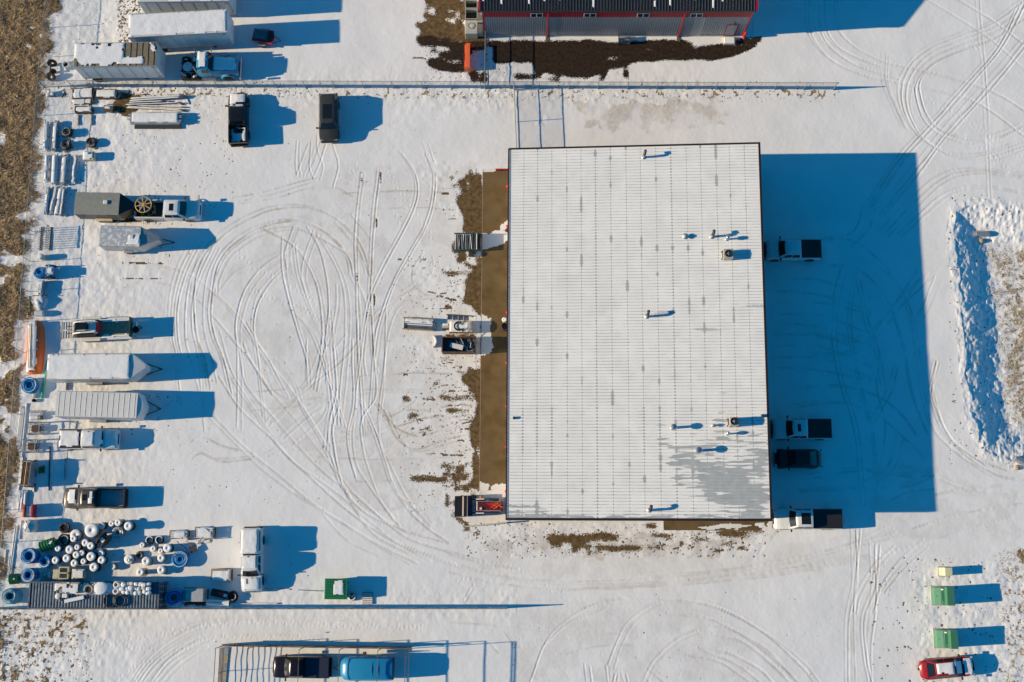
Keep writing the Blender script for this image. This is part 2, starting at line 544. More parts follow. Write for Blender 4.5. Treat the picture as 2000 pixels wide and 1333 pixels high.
for pts in (
    [(90, 175), (170, 172), (260, 210), (360, 320), (430, 450), (460, 600), (480, 760), (520, 900), (620, 1000), (740, 1080)], [(90, 265), (230, 290), (330, 400), (390, 560), (430, 760), (500, 940)],
    [(0, 745), (150, 735), (290, 770), (400, 850), (500, 1000)], [(0, 815), (160, 800), (300, 850), (400, 930), (480, 1010)],
    [(165, 270), (132, 400), (125, 560), (160, 740), (210, 900), (235, 1180)], [(220, 290), (200, 500), (230, 700), (290, 950), (300, 1180)],
    [(235, 330), (265, 480), (310, 620), (330, 740)], [(455, 290), (340, 460), (220, 590), (60, 610)], [(522, 316), (400, 420), (260, 560), (60, 545)], [(522, 316), (480, 420), (450, 470)],
    [(528, 640), (512, 760), (545, 870), (620, 980), (760, 1075), (900, 1100)], [(528, 640), (500, 740), (480, 820)], [(515, 745), (560, 900), (660, 1000), (800, 1060)], [(520, 800), (590, 940), (720, 1040)],
    [(0, 1140), (200, 1130), (400, 1120), (520, 1080)], [(310, 1190), (420, 1140), (520, 1130)], [(60, 1085), (230, 1060), (400, 1080), (520, 1075)],
    [(240, 70), (210, 140), (120, 175)], [(290, 40), (270, 130), (200, 200)], [(310, 600), (300, 740), (330, 900), (300, 1080)], [(375, 920), (340, 1040), (250, 1100)],
    [(540, 1090), (660, 1130), (880, 1160)], [(520, 1150), (660, 1120), (880, 1110)], [(440, 1280), (600, 1230), (880, 1180)], [(400, 600), (350, 760), (270, 900)],
):
    TR.append((D(pts), 1.0, .35))
for pts, dep in (
    ([(0, 270), (300, 330), (700, 335), (1100, 300), (1500, 250), (2000, 160), (2500, 20)], .9), ([(0, 230), (350, 300), (800, 300), (1200, 265), (1600, 190), (1980, 90)], .9),
    ([(0, 190), (150, 230), (300, 255)], .7), ([(500, 350), (900, 330), (1300, 300), (1700, 240), (2100, 150)], .8), ([(900, 290), (1400, 230), (1750, 150), (1950, 60)], .8),
    ([(350, 760), (430, 570), (560, 450), (750, 390), (1000, 390), (1200, 430), (1400, 540), (1560, 660), (1650, 770)], 1.3),
    ([(420, 590), (520, 500), (640, 450), (700, 420)], 1.0), ([(700, 680), (740, 570), (800, 480), (920, 400), (1050, 395), (1180, 420), (1380, 530), (1560, 690), (1620, 770)], 1.2),
    ([(850, 757), (900, 660), (1000, 570), (1120, 520), (1240, 520), (1400, 610), (1540, 757)], 1.0), ([(1100, 600), (1220, 620), (1360, 690), (1440, 770)], 1.2),
    ([(1160, 540), (1300, 580), (1430, 680), (1520, 770)], 1.1), ([(1060, 640), (1200, 670), (1330, 757)], 1.1), ([(1130, 620), (1290, 690), (1390, 770)], .9), ([(960, 450), (1160, 480), (1330, 570), (1480, 690), (1560, 770)], .9),
    ([(1800, 80), (1805, 330), (1772, 480), (1768, 770)], 1.2), ([(1822, 80), (1800, 300), (1790, 480), (1800, 770)], 1.0), ([(1885, 150), (1890, 400), (1872, 600), (1872, 770)], 1.2),
    ([(1905, 150), (1890, 330), (1840, 480), (1850, 650), (1870, 757)], 1.0), ([(2100, 120), (1990, 220), (1910, 330), (1880, 450)], 1.1), ([(2120, 160), (2010, 260), (1930, 360)], 1.0),
    ([(1970, 150), (1880, 240), (1810, 350), (1790, 440)], 1.0), ([(0, 490), (240, 505), (440, 530)], .6), ([(300, 600), (420, 570), (520, 560)], .8), ([(620, 690), (630, 770)], 1.2), ([(690, 680), (700, 770)], 1.0), ([(730, 720), (720, 770)], 1.2), ([(780, 720), (790, 770)], 1.0),
    ([(560, 560), (700, 540), (860, 560)], .6), ([(480, 640), (640, 600), (820, 590)], .6), ([(880, 700), (960, 770)], .8), ([(240, 530), (280, 590)], .9), ([(175, 580), (215, 625)], .9), ([(90, 340), (60, 390)], .8),
):
    TR.append((E_(pts), dep, .3))
for pts in ([(980, 680), (1100, 500), (1250, 370), (1420, 270), (1600, 215), (2000, 185), (2600, 200)], [(1000, 680), (1120, 520), (1270, 390), (1440, 290), (1600, 240)], [(1030, 680), (1150, 520), (1300, 400), (1460, 310)],
            [(1060, 680), (1180, 530), (1330, 410), (1500, 310), (1700, 270)], [(1120, 680), (1250, 520), (1420, 390), (1600, 325), (2000, 305), (2600, 330)], [(1150, 680), (1290, 520), (1440, 420), (1600, 350)], [(1190, 680), (1320, 540), (1460, 440), (1560, 400)]):
    TR.append((G(pts), 1.2, .05))
for k in range(9):                                     # parallel runs in front of the east doors and along the south lane
    TR.append(([(1510, 545 + k * 21 + RNG.rand() * 8), (1600, 547 + k * 21 + RNG.rand() * 10), (1700, 560 + k * 22 + RNG.rand() * 30)], .5, .3))

# wheels of one axle and repeat passes: fainter companions beside the clear lines
for pts, dep, dirt in list(TR):
    if dep >= .7 and RNG.rand() < .75:
        o1 = (RNG.rand() - .5) * 16
        o1 += 5 if o1 > 0 else -5
        k0 = RNG.rand() * .5
        TR.append(([(x + o1 * (1 - k0 * i / len(pts)), y + o1 * .55) for i, (x, y) in enumerate(pts)], dep * (.35 + .4 * RNG.rand()), dirt * .6))
HT = np.zeros(FX.shape)
DIRT = np.zeros(FX.shape)
offs = [(i, j) for i in range(-4, 5) for j in range(-3, 4) if math.hypot(i * STEP, j * SY) < .33]
for pts, dep, dirt in TR:
    P = spline(wp(pts), 0.1)
    s = np.arange(len(P)) * 0.1
    seed = abs(hash(round(float(P[0][0]), 2))) % 50
    wob = (fbm(s, s * 0 + seed, 3.0, seed, 2) - .5) * .14
    P = P + np.stack([wob, -wob], 1)
    keep = (P[:, 0] > X0 + 1) & (P[:, 0] < X1 - 1) & (P[:, 1] > Y0 + 1) & (P[:, 1] < Y1 - 1)
    # old tracks fade out along their run
    fade = np.clip(.35 + 1.1 * fbm(s, s * 0 + seed + 5, 5.0, seed + 3, 2), .3, 1.15)
    P, fade = P[keep], fade[keep]
    if len(P) < 3:
        continue
    ix, iy = np.round((P[:, 0] - X0) / STEP).astype(int), np.round((P[:, 1] - Y0) / SY).astype(int)
    ax0, ax1, ay0, ay1 = max(ix.min() - 7, 0), ix.max() + 8, max(iy.min() - 7, 0), iy.max() + 8
    Dm = np.full((ax1 - ax0, ay1 - ay0), 9.0)
    Fm = np.zeros_like(Dm)
    for i, j in offs:
        cx_, cy_ = ix + i, iy + j
        dd = np.hypot(X0 + cx_ * STEP - P[:, 0], Y0 + cy_ * SY - P[:, 1])
        np.minimum.at(Dm, (cx_ - ax0, cy_ - ay0), dd)
        np.maximum.at(Fm, (cx_ - ax0, cy_ - ay0), fade)
    sl_ = (slice(ax0, min(ax1, FX.shape[0])), slice(ay0, min(ay1, FX.shape[1])))
    Dm, Fm = Dm[:sl_[0].stop - ax0, :sl_[1].stop - ay0], Fm[:sl_[0].stop - ax0, :sl_[1].stop - ay0]
    w = Fm * dep * 1.15
    HT[sl_] += w * (-0.017 * (1 - sstep(.055, .115, Dm)) + 0.007 * np.exp(-((Dm - .15) / .035) ** 2))
    nzd = vnoise(FX[sl_], FY[sl_], 1.1, 11) * .7 + vnoise(FX[sl_], FY[sl_], .3, 12) * .3
    DIRT[sl_] = np.maximum(DIRT[sl_], (.20 + 1.25 * dirt) * (1 - sstep(.04, .15, Dm)) * sstep(.25, .75, nzd) * .75)
HT = np.clip(HT, -.035, .02)

# footprints
FEET = [G([(880, 640), (1040, 530), (1200, 500), (1400, 400), (1560, 330), (1900, 320), (2400, 340)]), G([(600, 370), (760, 380), (950, 400), (1160, 430)]), G([(700, 370), (1000, 350), (1280, 290), (1560, 250), (1850, 215), (2500, 240), (3200, 250)]),
        A([(1300, 170), (1310, 80), (1370, 0)]), A([(1480, 60), (1560, 180), (1640, 300), (1740, 440), (1820, 560)]), A([(1560, 390), (1620, 470)]), A([(620, 880), (800, 960), (960, 1010), (1150, 1130)]), A([(720, 760), (900, 860), (1060, 980)]), A([(540, 640), (640, 720), (760, 820)]),
        C([(1040, 610), (1200, 700), (1330, 770), (1460, 850), (1560, 930), (1650, 1000)]), C([(1280, 860), (1400, 940), (1520, 1020), (1600, 1090)]), E_([(130, 220), (240, 240), (320, 260)]), E_([(400, 335), (500, 350)]), E_([(30, 300), (100, 310), (60, 380)]), D([(0, 700), (60, 690), (120, 680)])]
for pts in FEET:
    P = spline(wp(pts), .38)
    for k, p in enumerate(P):
        q = p + RNG.randn(2) * .06 + (.13 if k % 2 else -.13) * np.array([.4, .9])
        i0, j0 = int((q[0] - X0) / STEP), int((q[1] - Y0) / SY)
        if 5 < i0 < FX.shape[0] - 6 and 5 < j0 < FX.shape[1] - 6:
            sl_ = (slice(i0 - 4, i0 + 5), slice(j0 - 3, j0 + 4))
            dd = np.hypot((FX[sl_] - q[0]) * .8, FY[sl_] - q[1])
            HT[sl_] += -.020 * (.5 + RNG.rand()) * np.exp(-(dd / .08) ** 2) + .006 * np.exp(-((dd - .17) / .06) ** 2)

# lie of the land: soft drifts, trampled lumps along the fences and among the stored goods
PXW = wp([(150, 0), (150, 300), (140, 700), (110, 1000), (100, 1190)])
west = sstep(-30, -47, FX)
lump = np.clip(west + .8 * np.exp(-((FY - at(500, 178).y) / 2.2) ** 2) * (FX < 18) + .7 * np.exp(-((FY - at(500, 1180).y) / 2.0) ** 2) * (FX < -1), 0, 1)
southbank = inside(wp([(960, 1018), (1530, 1022), (1480, 1085), (1000, 1090)]), FX, FY)
land = (fbm(FX, FY, 9, 1, 3) - .5) * .07 + (fbm(FX, FY, 2.2, 2, 3) - .5) * .035
land = land + lump * ((fbm(FX, FY, .75, 3, 3) - .5) * .10 + (fbm(FX, FY, .38, 8, 2) - .5) * .04) + (fbm(FX, FY, .5, 4, 2) - .5) * .010
land = land + southbank * ((fbm(FX * .6, FY, .8, 6, 3) - .5) * .12)
patchy = sstep(.5, .62, fbm(FX, FY, 4.0, 21, 3)) * sstep(-18, -4, FX) * sstep(5, 0, FX) * (FY > 2)
land = land + patchy * (fbm(FX, FY, .45, 22, 2) - .5) * .07
H_ = land + HT

# retention ditch on the east side
DITCH = wp([(1868, 412), (1900, 400), (1960, 404), (2020, 410), (2200, 430), (2400, 620), (2300, 900), (2100, 925), (1985, 905), (1925, 880), (1900, 820), (1888, 720), (1882, 620), (1870, 530), (1862, 460)])
sub = (FX > 36)
din = inside(DITCH, FX + (fbm(FX, FY, 1.6, 31, 3) - .5) * 1.0, FY + (fbm(FX, FY, 1.6, 33, 3) - .5) * 1.0)
dd = seg_dist(DITCH, FX, FY)
depth = np.where(din, sstep(-.2, 4.0, dd) * 1.18, 0)
rough_d = np.where(din | (dd < .7), (fbm(FX, FY, .9, 35, 3) - .5) * .26 + (fbm(FX, FY, .30, 36, 2) - .5) * .16, 0)
rough_d = rough_d * (1 - .75 * sstep(2.8, 4.6, dd) * din) * np.where(din, 1, .5)
H_ = H_ - depth + rough_d
# snow ridge pushed up on the rim of the ditch and beside the lane
H_ = H_ + np.where(~din, .10 * np.exp(-(dd / .8) ** 2) * (fbm(FX, FY, 1.2, 37, 3)), 0)
# rough verge with the transformers
VERGE = wp([(1750, 1090), (1830, 1085), (2000, 1070), (2200, 1080), (2200, 1500), (1960, 1500), (1770, 1420), (1760, 1200)])
vin = inside(VERGE, FX, FY)
vd = np.where(vin, sstep(0, 2.5, seg_dist(VERGE, FX, FY)), 0)
H_ = H_ + vd * ((fbm(FX, FY, .9, 41, 3) - .5) * .13 + (fbm(FX, FY, .35, 42, 2) - .5) * .05)

# ---- what the snow does not hide
MUD = np.zeros(FX.shape)       # brown ground
WET = np.zeros(FX.shape)       # nearly black wet gravel
GRS = np.zeros(FX.shape)       # dead grass floor
wx = (fbm(FX, FY, 1.5, 51, 5) - .5) * 2.4
wy = (fbm(FX, FY, 1.1, 53, 5) - .5) * 1.5
st = fbm(FX * .16, FY, .40, 55, 4)                 # streaks along east-west
fn = fbm(FX, FY, .38, 57, 4)
Z1 = crop(800, 0, 5.553)
Z2 = crop(1140, 0, 5.553)


def patch(pts, thr=.0, noise=fn, warp=1.0, soft=.08):
    m_ = inside(wp(pts), FX + wx * warp, FY + wy * warp).astype(float)
    return m_ * (sstep(thr - soft, thr + soft, noise) if thr > 0 else 1)


# south of the red building
for pts, thr, nz in ((Z1([(760, 430), (1000, 440), (1999, 450), (1999, 830), (1350, 800), (1330, 680), (940, 690), (600, 560), (380, 560), (500, 480)]), 0, fn),
                     (Z1([(900, 690), (1340, 690), (1999, 780), (1999, 880), (900, 880)]), .56, st),
                     (Z1([(190, 600), (600, 560), (640, 780), (460, 830), (360, 790), (200, 680)]), .40, st), (Z1([(640, 780), (840, 760), (830, 880), (680, 890)]), .38, fn),
                     (Z1([(90, 400), (520, 400), (620, 560), (100, 600)]), .52, st)):
    WET = np.maximum(WET, patch(pts, thr, nz, .45))
for pts, thr, nz in ((Z2([(0, 430), (300, 460), (700, 440), (1140, 430), (1450, 480), (1650, 430), (1960, 400), (1880, 510), (1620, 610), (1400, 660), (1200, 650), (900, 650), (600, 690), (420, 700), (0, 840)]), .30, st),
                     (Z2([(0, 720), (480, 690), (500, 880), (0, 890)]), .55, fn)):
    WET = np.maximum(WET, patch(pts, thr, nz, .3))
WET *= 1 - inside(wp([(924, 91), (963, 91), (963, 136), (924, 136)]), FX, FY)
MUD = np.maximum(MUD, patch(Z1([(180, -120), (620, -120), (620, 330), (820, 400), (820, 560), (380, 480), (230, 310), (130, 180)]), .36, fn, .7))
MUD = np.maximum(MUD, patch(Z1([(80, 180), (620, 300), (600, 420), (80, 460)]), .5, st, .6))
# west of the apron
for pts, thr, nz, w in (([(890, 385), (910, 375), (938, 330), (942, 330), (942, 460), (905, 452), (895, 420)], .30, fn, .7), ([(905, 545), (925, 528), (942, 500), (942, 625), (915, 600), (900, 585)], .28, fn, .7),
                        ([(905, 735), (925, 722), (942, 715), (942, 780), (920, 762), (905, 745)], .28, fn, .6), ([(928, 760), (942, 755), (942, 958), (922, 955), (928, 930), (920, 860), (922, 820)], .34, fn, .6),
                        ([(870, 470), (942, 455), (942, 530), (905, 525)], .48, fn, .7), ([(845, 520), (942, 535), (942, 590), (880, 575)], .60, st, .5), ([(780, 770), (942, 770), (942, 850), (800, 830)], .62, st, .5),
                        ([(830, 690), (942, 700), (942, 770), (840, 760)], .60, fn, .5), ([(860, 910), (942, 900), (942, 985), (880, 1010), (872, 960)], .53, fn, .6), ([(870, 985), (930, 1005), (960, 1060), (890, 1040)], .60, fn, .6),
                        ([(870, 340), (942, 325), (942, 380), (890, 380)], .52, fn, .5), ([(800, 930), (942, 926), (942, 945), (800, 942)], .55, st, .1)):
    MUD = np.maximum(MUD, patch(pts, thr, nz, w))
# south side streaks
MUD = np.maximum(MUD, patch([(1060, 1038), (1330, 1040), (1530, 1032), (1515, 1050), (1470, 1062), (1300, 1072), (1180, 1080), (1080, 1066)], .53, st, .25))
MUD = np.maximum(MUD, patch([(1060, 1030), (1200, 1045), (1180, 1090), (1050, 1070)], .60, fn, .4))
# bare strip thawed beside the hitched trailer, under the pallets
for pts in ([(205, 425), (330, 425), (300, 436), (215, 434)], [(868, 652), (930, 652), (935, 662), (866, 660)], [(1248, 1022), (1285, 1022), (1282, 1034), (1262, 1030)], [(230, 180), (300, 192), (250, 230), (215, 215)]):
    MUD = np.maximum(MUD, patch(pts, .33, fn, .25))
def soften(M_):
    q_ = M_.copy()
    for ax_, hw_ in ((0, 3), (1, 2), (0, 2), (1, 1)):
        q_ = sum(np.roll(q_, k_, ax_) for k_ in range(-hw_, hw_ + 1)) / (2 * hw_ + 1)
    return q_


MUD, WET = soften(MUD), soften(WET)
# thin slush streaks dragged west off the apron by tyres
for (x0, x1, y0, y1, n_) in ((850, 935, 530, 605, 26), (800, 935, 768, 850, 60), (840, 935, 690, 765, 34), (860, 935, 860, 950, 26), (880, 935, 340, 450, 16), (1050, 1480, 1040, 1078, 60), (820, 905, 70, 140, 30), (700, 860, 480, 560, 8)):
    for k in range(n_):
        u_ = x0 + (x1 - x0) * RNG.rand() ** .6
        p = at(u_, y0 + RNG.rand() * (y1 - y0))
        ln, wd = .3 + RNG.rand() * 1.6, .05 + RNG.rand() * .09
        i0, i1, j0 = int((p.x - ln - X0) / STEP), int((p.x + .3 - X0) / STEP), int((p.y - Y0) / SY)
        sl_ = (slice(i0, i1 + 1), slice(j0 - 4, j0 + 5))
        xx = FX[sl_]
        yc = p.y + (vnoise(xx, xx * 0 + k, 1.2, 63) - .5) * .5
        MUD[sl_] = np.maximum(MUD[sl_], (.25 + .6 * RNG.rand()) * np.exp(-((FY[sl_] - yc) / wd) ** 2) * sstep(.25, .6, vnoise(xx, FY[sl_], .35, 65)))
# rows of brown tyre pads
for (x, y, a, b) in ((238, 513, 82, 3), (238, 543, 82, 3), (704, 337, 4, 18), (741, 337, 4, 20), (864, 377, 14, 3), (864, 408, 14, 3), (788, 731, 8, 4), (872, 731, 10, 4), (788, 764, 10, 3), (876, 763, 20, 3), (330, 492, 10, 10), (697, 510, 3, 40), (735, 425, 3, 40), (730, 575, 3, 30)):
    MUD = np.maximum(MUD, patch([(x, y), (x + a, y), (x + a, y + b), (x, y + b)], .47, fn, .1))
# pale dirt smears
for pts, s_ in (([(1120, 205), (1400, 195), (1420, 235), (1250, 262), (1130, 250)], .55), ([(985, 205), (1005, 200), (1006, 220), (985, 215)], .4), ([(960, 1050), (1000, 1060), (990, 1140), (975, 1140)], .45), ([(1000, 1040), (1480, 1050), (1420, 1085), (1040, 1080)], .5),
                ([(560, 420), (740, 400), (820, 620), (760, 900), (620, 860), (480, 700), (420, 560)], .22), ([(480, 780), (900, 780), (960, 960), (720, 1000)], .24), ([(1000, 1170), (1400, 1180), (1500, 1333), (1000, 1333)], .2), ([(1700, 900), (1990, 960), (1990, 1060), (1700, 1040)], .2), ([(930, 1080), (1500, 1080), (1700, 1030), (1720, 1110), (1400, 1130), (900, 1120)], .18), ([(560, 330), (860, 330), (880, 440), (620, 460)], .16),
                ([(830, 320), (945, 320), (945, 480), (840, 480)], .20), ([(840, 600), (945, 560), (945, 960), (780, 960)], .22)):
    q = inside(wp(pts), FX + wx * 1.6, FY + wy * 1.6)
    DIRT = np.maximum(DIRT, q * s_ * sstep(.3, .7, fbm(FX, FY, 1.1, 61, 4)))
# specks of soil
for (x0, y0, x1, y1, n, r) in ((90, 170, 460, 440, 900, .10), (90, 440, 430, 700, 260, .08), (230, 0, 275, 90, 500, .14), (780, 500, 940, 1000, 1500, .10), (330, 600, 930, 1000, 700, .08), (900, 1020, 1500, 1090, 900, .12), (100, 880, 620, 1180, 300, .07), (0, 1190, 180, 1333, 500, .14),
                               (1700, 1090, 2000, 1333, 500, .13), (800, 160, 1640, 200, 700, .09), (60, 160, 640, 190, 500, .12), (1850, 380, 2000, 920, 700, .12), (560, 180, 900, 700, 300, .07), (1000, 1130, 1600, 1333, 200, .07), (820, 60, 1000, 160, 300, .1), (90, 0, 260, 170, 250, .09), (180, 770, 330, 850, 260, .09)):
    for k in range(n):
        p = at(x0 + RNG.rand() * (x1 - x0), y0 + RNG.rand() * (y1 - y0))
        i0, j0 = int((p.x - X0) / STEP), int((p.y - Y0) / SY)
        if 3 < i0 < FX.shape[0] - 4 and 3 < j0 < FX.shape[1] - 4:
            sl_ = (slice(i0 - 2, i0 + 3), slice(j0 - 2, j0 + 3))
            q = np.hypot((FX[sl_] - p.x) * (.6 + RNG.rand() * .6), FY[sl_] - p.y)
            MUD[sl_] = np.maximum(MUD[sl_], (.30 + .6 * RNG.rand()) * np.exp(-(q / (r * (.32 + .7 * RNG.rand()))) ** 2))
# dead grass beyond the west fence, in the ditch and on the verges
WF_T, WF_B = at(87, 172), at(22, 1012)                     # foot of the west fence


def fence_x(Y):
    t = (Y - WF_B.y) / (WF_T.y - WF_B.y)
    xs_ = WF_B.x + t * (WF_T.x - WF_B.x)
    return np.where(Y > WF_T.y, WF_T.x + (Y - WF_T.y) * .10, xs_)


gl = fence_x(GY) - GX                                        # metres beyond the fence
ng = fbm(GX, GY, 2.2, 71, 4)
GRS_full = sstep(-.3, 1.0, gl + (ng - .5) * 4.0) * sstep(.36, .50, ng + .16 * sstep(10, 34, GY))
GRS_full *= sstep(-14, -9, GY + (ng - .5) * 4) + .3 * (GY < -9)
GRS = GRS_full[fs].copy()
dgr = np.where(din, sstep(3.2, 5.2, dd + (fbm(FX, FY, 1.5, 73, 3) - .5) * 2.0), 0)
GRS = np.maximum(GRS, dgr * sstep(.30, .62, fbm(FX * .7, FY, .30, 75, 3)) * .52)
vg = vin * sstep(at(1935, 1200).x, at(1975, 1200).x, FX + wx)
GRS = np.maximum(GRS, vg * sstep(.40, .66, fbm(FX, FY, .28, 77, 3)) * .5)
sw = inside(wp([(-200, 1200), (90, 1196), (170, 1210), (150, 1260), (110, 1300), (120, 1400), (-200, 1400)]), FX + wx, FY + wy)
GRS = np.maximum(GRS, sw * sstep(.48, .68, fbm(FX, FY, .30, 79, 3) + .10 * (fbm(FX, FY, 2.5, 80, 2) - .5)) * .75)
GRS = np.maximum(GRS, patch([(1988, 1075), (2010, 1080), (2010, 1110), (1985, 1085)], 0, fn, .2))
rimg = np.exp(-((FY - at(900, 182).y) / .9) ** 2) * (FX < at(1640, 170).x) * (FX > at(75, 170).x)
GRS = np.maximum(GRS, rimg * sstep(.54, .70, fbm(FX, FY, .35, 81, 3)) * .7)
H_ = H_ + GRS * (fbm(FX, FY, .9, 83, 3) - .3) * .25 * (gl[fs] > -.5)
# thawed ground lies below the snow
bare = np.maximum(MUD, WET)
H_ = H_ - .6 * bare * (land + HT) - .025 * sstep(.3, .7, bare) * (1 - din)
# level footing under the buildings and the concrete
for (pts, lev) in (([(1000, 335), (1466, 335), (1486, 1018), (996, 1018)], -.05), ([(930, 330), (1000, 330), (1000, 958), (930, 958)], -.03), ([(900, -60), (1470, -60), (1470, 72), (900, 72)], -.04)):
    q = inside(wp(pts), FX, FY)
    H_ = np.where(q, lev, H_)
GH[fs] = H_
edge = np.minimum(np.minimum(GX - X0, X1 - GX), np.minimum(GY - Y0, Y1 - GY))
GH *= sstep(-.4, 2.5, edge)
vary = (fbm(GX, GY, 14, 91, 3) - .5) * .3 * (edge <= 2.5)
GH += vary * sstep(3, 30, -edge)


def ground_z(x, y):
    i = int(np.clip(round((x - X0) / STEP), 0, FX.shape[0] - 1))
    j = int(np.clip(round((y - Y0) / SY), 0, FX.shape[1] - 1))
    return float(GH[fs][i, j])


COLA = np.zeros(GX.shape + (4,))
COLA[..., 2] = GRS_full
COLA[..., 3] = 0
COLA[fs + (0,)], COLA[fs + (1,)], COLA[fs + (2,)], COLA[fs + (3,)] = MUD, DIRT, GRS, WET


def grid_mesh(name, PX, PY, PZ, material, attrs):
    n0, n1 = PX.shape
    me = bpy.data.meshes.new(name)
    me.vertices.add(n0 * n1)
    me.vertices.foreach_set('co', np.stack([PX, PY, PZ], -1).astype(np.float32).ravel())
    idx = np.arange(n0 * n1).reshape(n0, n1)
    q = np.stack([idx[:-1, :-1], idx[1:, :-1], idx[1:, 1:], idx[:-1, 1:]], -1).reshape(-1, 4)
    me.loops.add(q.size)
    me.loops.foreach_set('vertex_index', q.ravel().astype(np.int32))
    me.polygons.add(len(q))
    me.polygons.foreach_set('loop_start', np.arange(0, q.size, 4, dtype=np.int32))
    me.polygons.foreach_set('use_smooth', np.ones(len(q), bool))
    for an, av in attrs.items():
        if av.ndim == 3:
            at_ = me.attributes.new(an, 'FLOAT_COLOR', 'POINT')
            at_.data.foreach_set('color', av.astype(np.float32).ravel())
        else:
            at_ = me.attributes.new(an, 'FLOAT', 'POINT')
            at_.data.foreach_set('value', av.astype(np.float32).ravel())
    me.materials.append(material)
    me.update()
    me.validate()
    return me


def N(nt, t, **kw):
    n = nt.nodes.new('ShaderNode' + t)
    for k, v_ in kw.items():
        if k.startswith('i_'):
            n.inputs[int(k[2:])].default_value = v_
        else:
            setattr(n, k, v_)
    return n


def mixc(nt, fac, a, b):
    n = nt.nodes.new('ShaderNodeMix')
    n.data_type = 'RGBA'
    for sock, val in ((n.inputs[0], fac), (n.inputs[6], a), (n.inputs[7], b)):
        if isinstance(val, (tuple, float, int)):
            sock.default_value = val
        else:
            nt.links.new(val, sock)
    return n.outputs[2]


gm = bpy.data.materials.new('snowy_ground')
gm.use_nodes = True
nt = gm.node_tree
b = nt.nodes['Principled BSDF']
geo = N(nt, 'NewGeometry')
att = N(nt, 'Attribute', attribute_name='cover')
sep = N(nt, 'SeparateColor')
nt.links.new(att.outputs['Color'], sep.inputs[0])


def gnoise(sc, det=5, dist=0.0):
    n = N(nt, 'TexNoise')
    n.inputs['Scale'].default_value = sc
    n.inputs['Detail'].default_value = det
    n.inputs['Distortion'].default_value = dist
    nt.links.new(geo.outputs['Position'], n.inputs['Vector'])
    return n.outputs['Fac']


def ramp(src, p0, p1, c0, c1):
    r = N(nt, 'ValToRGB')
    r.color_ramp.elements[0].position, r.color_ramp.elements[1].position = p0, p1
    r.color_ramp.elements[0].color, r.color_ramp.elements[1].color = (*c0, 1), (*c1, 1)
    nt.links.new(src, r.inputs[0])
    return r.outputs[0]


def mth(op, a, b_=0.0):
    n = N(nt, 'Math', operation=op)
    for sck, v_ in ((n.inputs[0], a), (n.inputs[1], b_)):
        if isinstance(v_, (int, float)):
            sck.default_value = v_
        else:
            nt.links.new(v_, sck)
    n.use_clamp = op in ('MULTIPLY_ADD',)
    return n.outputs[0]


snow_c = ramp(gnoise(.25, 6), .3, .7, (.80, .80, .80), (.87, .875, .88))
soil = ramp(gnoise(2.5, 8), .3, .72, (.075, .045, .02), (.20, .135, .065))
wet = ramp(gnoise(3.0, 8), .3, .75, (.018, .012, .009), (.05, .033, .022))
gras = ramp(gnoise(1.6, 8, .6), .3, .7, (.16, .11, .06), (.42, .31, .18))
dirty = ramp(gnoise(3.5, 6), .3, .7, (.40, .33, .25), (.60, .55, .48))


def crisp(src, nz_, k=.5):
    s_ = mth('ADD', src, mth('MULTIPLY', mth('SUBTRACT', nz_, .5), k))
    r = N(nt, 'MapRange', interpolation_type='SMOOTHSTEP')
    r.inputs[1].default_value, r.inputs[2].default_value = .32, .60
    nt.links.new(s_, r.inputs[0])
    return r.outputs[0]


c = mixc(nt, mth('MULTIPLY', sep.outputs[1], mth('ADD', gnoise(6.0, 4), .5)), snow_c, dirty)
c = mixc(nt, crisp(sep.outputs[2], gnoise(4.0, 6), .8), c, gras)
c = mixc(nt, crisp(sep.outputs[0], gnoise(7.0, 8), 1.15), c, soil)
c = mixc(nt, crisp(att.outputs['Alpha'], gnoise(7.0, 8), 1.15), c, wet)
nt.links.new(c, b.inputs['Base Color'])
b.inputs['Roughness'].default_value = .8
b.inputs['Specular IOR Level'].default_value = .15
bp = N(nt, 'Bump')
bp.inputs['Strength'].default_value = .28
bp.inputs['Distance'].default_value = .05
nt.links.new(gnoise(2.6, 5), bp.inputs['Height'])
nt.links.new(bp.outputs[0], b.inputs['Normal'])
ground = link('ground', grid_mesh('ground', GX, GY, GH, gm, {'cover': COLA}))
ground['kind'] = 'structure'

# ---- standing dead grass: uncountable blades
gr_m = bpy.data.materials.new('dead_grass')
gr_m.use_nodes = True
nt = gr_m.node_tree
b = nt.nodes['Principled BSDF']
geo = N(nt, 'NewGeometry')
nt.links.new(ramp(gnoise(1.1, 7, .5), .32, .68, (.24, .15, .078), (.66, .47, .26)), b.inputs['Base Color'])
b.inputs['Roughness'].default_value = .9
gr_l = bpy.data.materials.new('pale_dead_grass')
gr_l.use_nodes = True
nt = gr_l.node_tree
b = nt.nodes['Principled BSDF']
geo = N(nt, 'NewGeometry')
nt.links.new(ramp(gnoise(1.1, 7, .5), .32, .68, (.42, .34, .23), (.78, .68, .50)), b.inputs['Base Color'])
b.inputs['Roughness'].default_value = .9


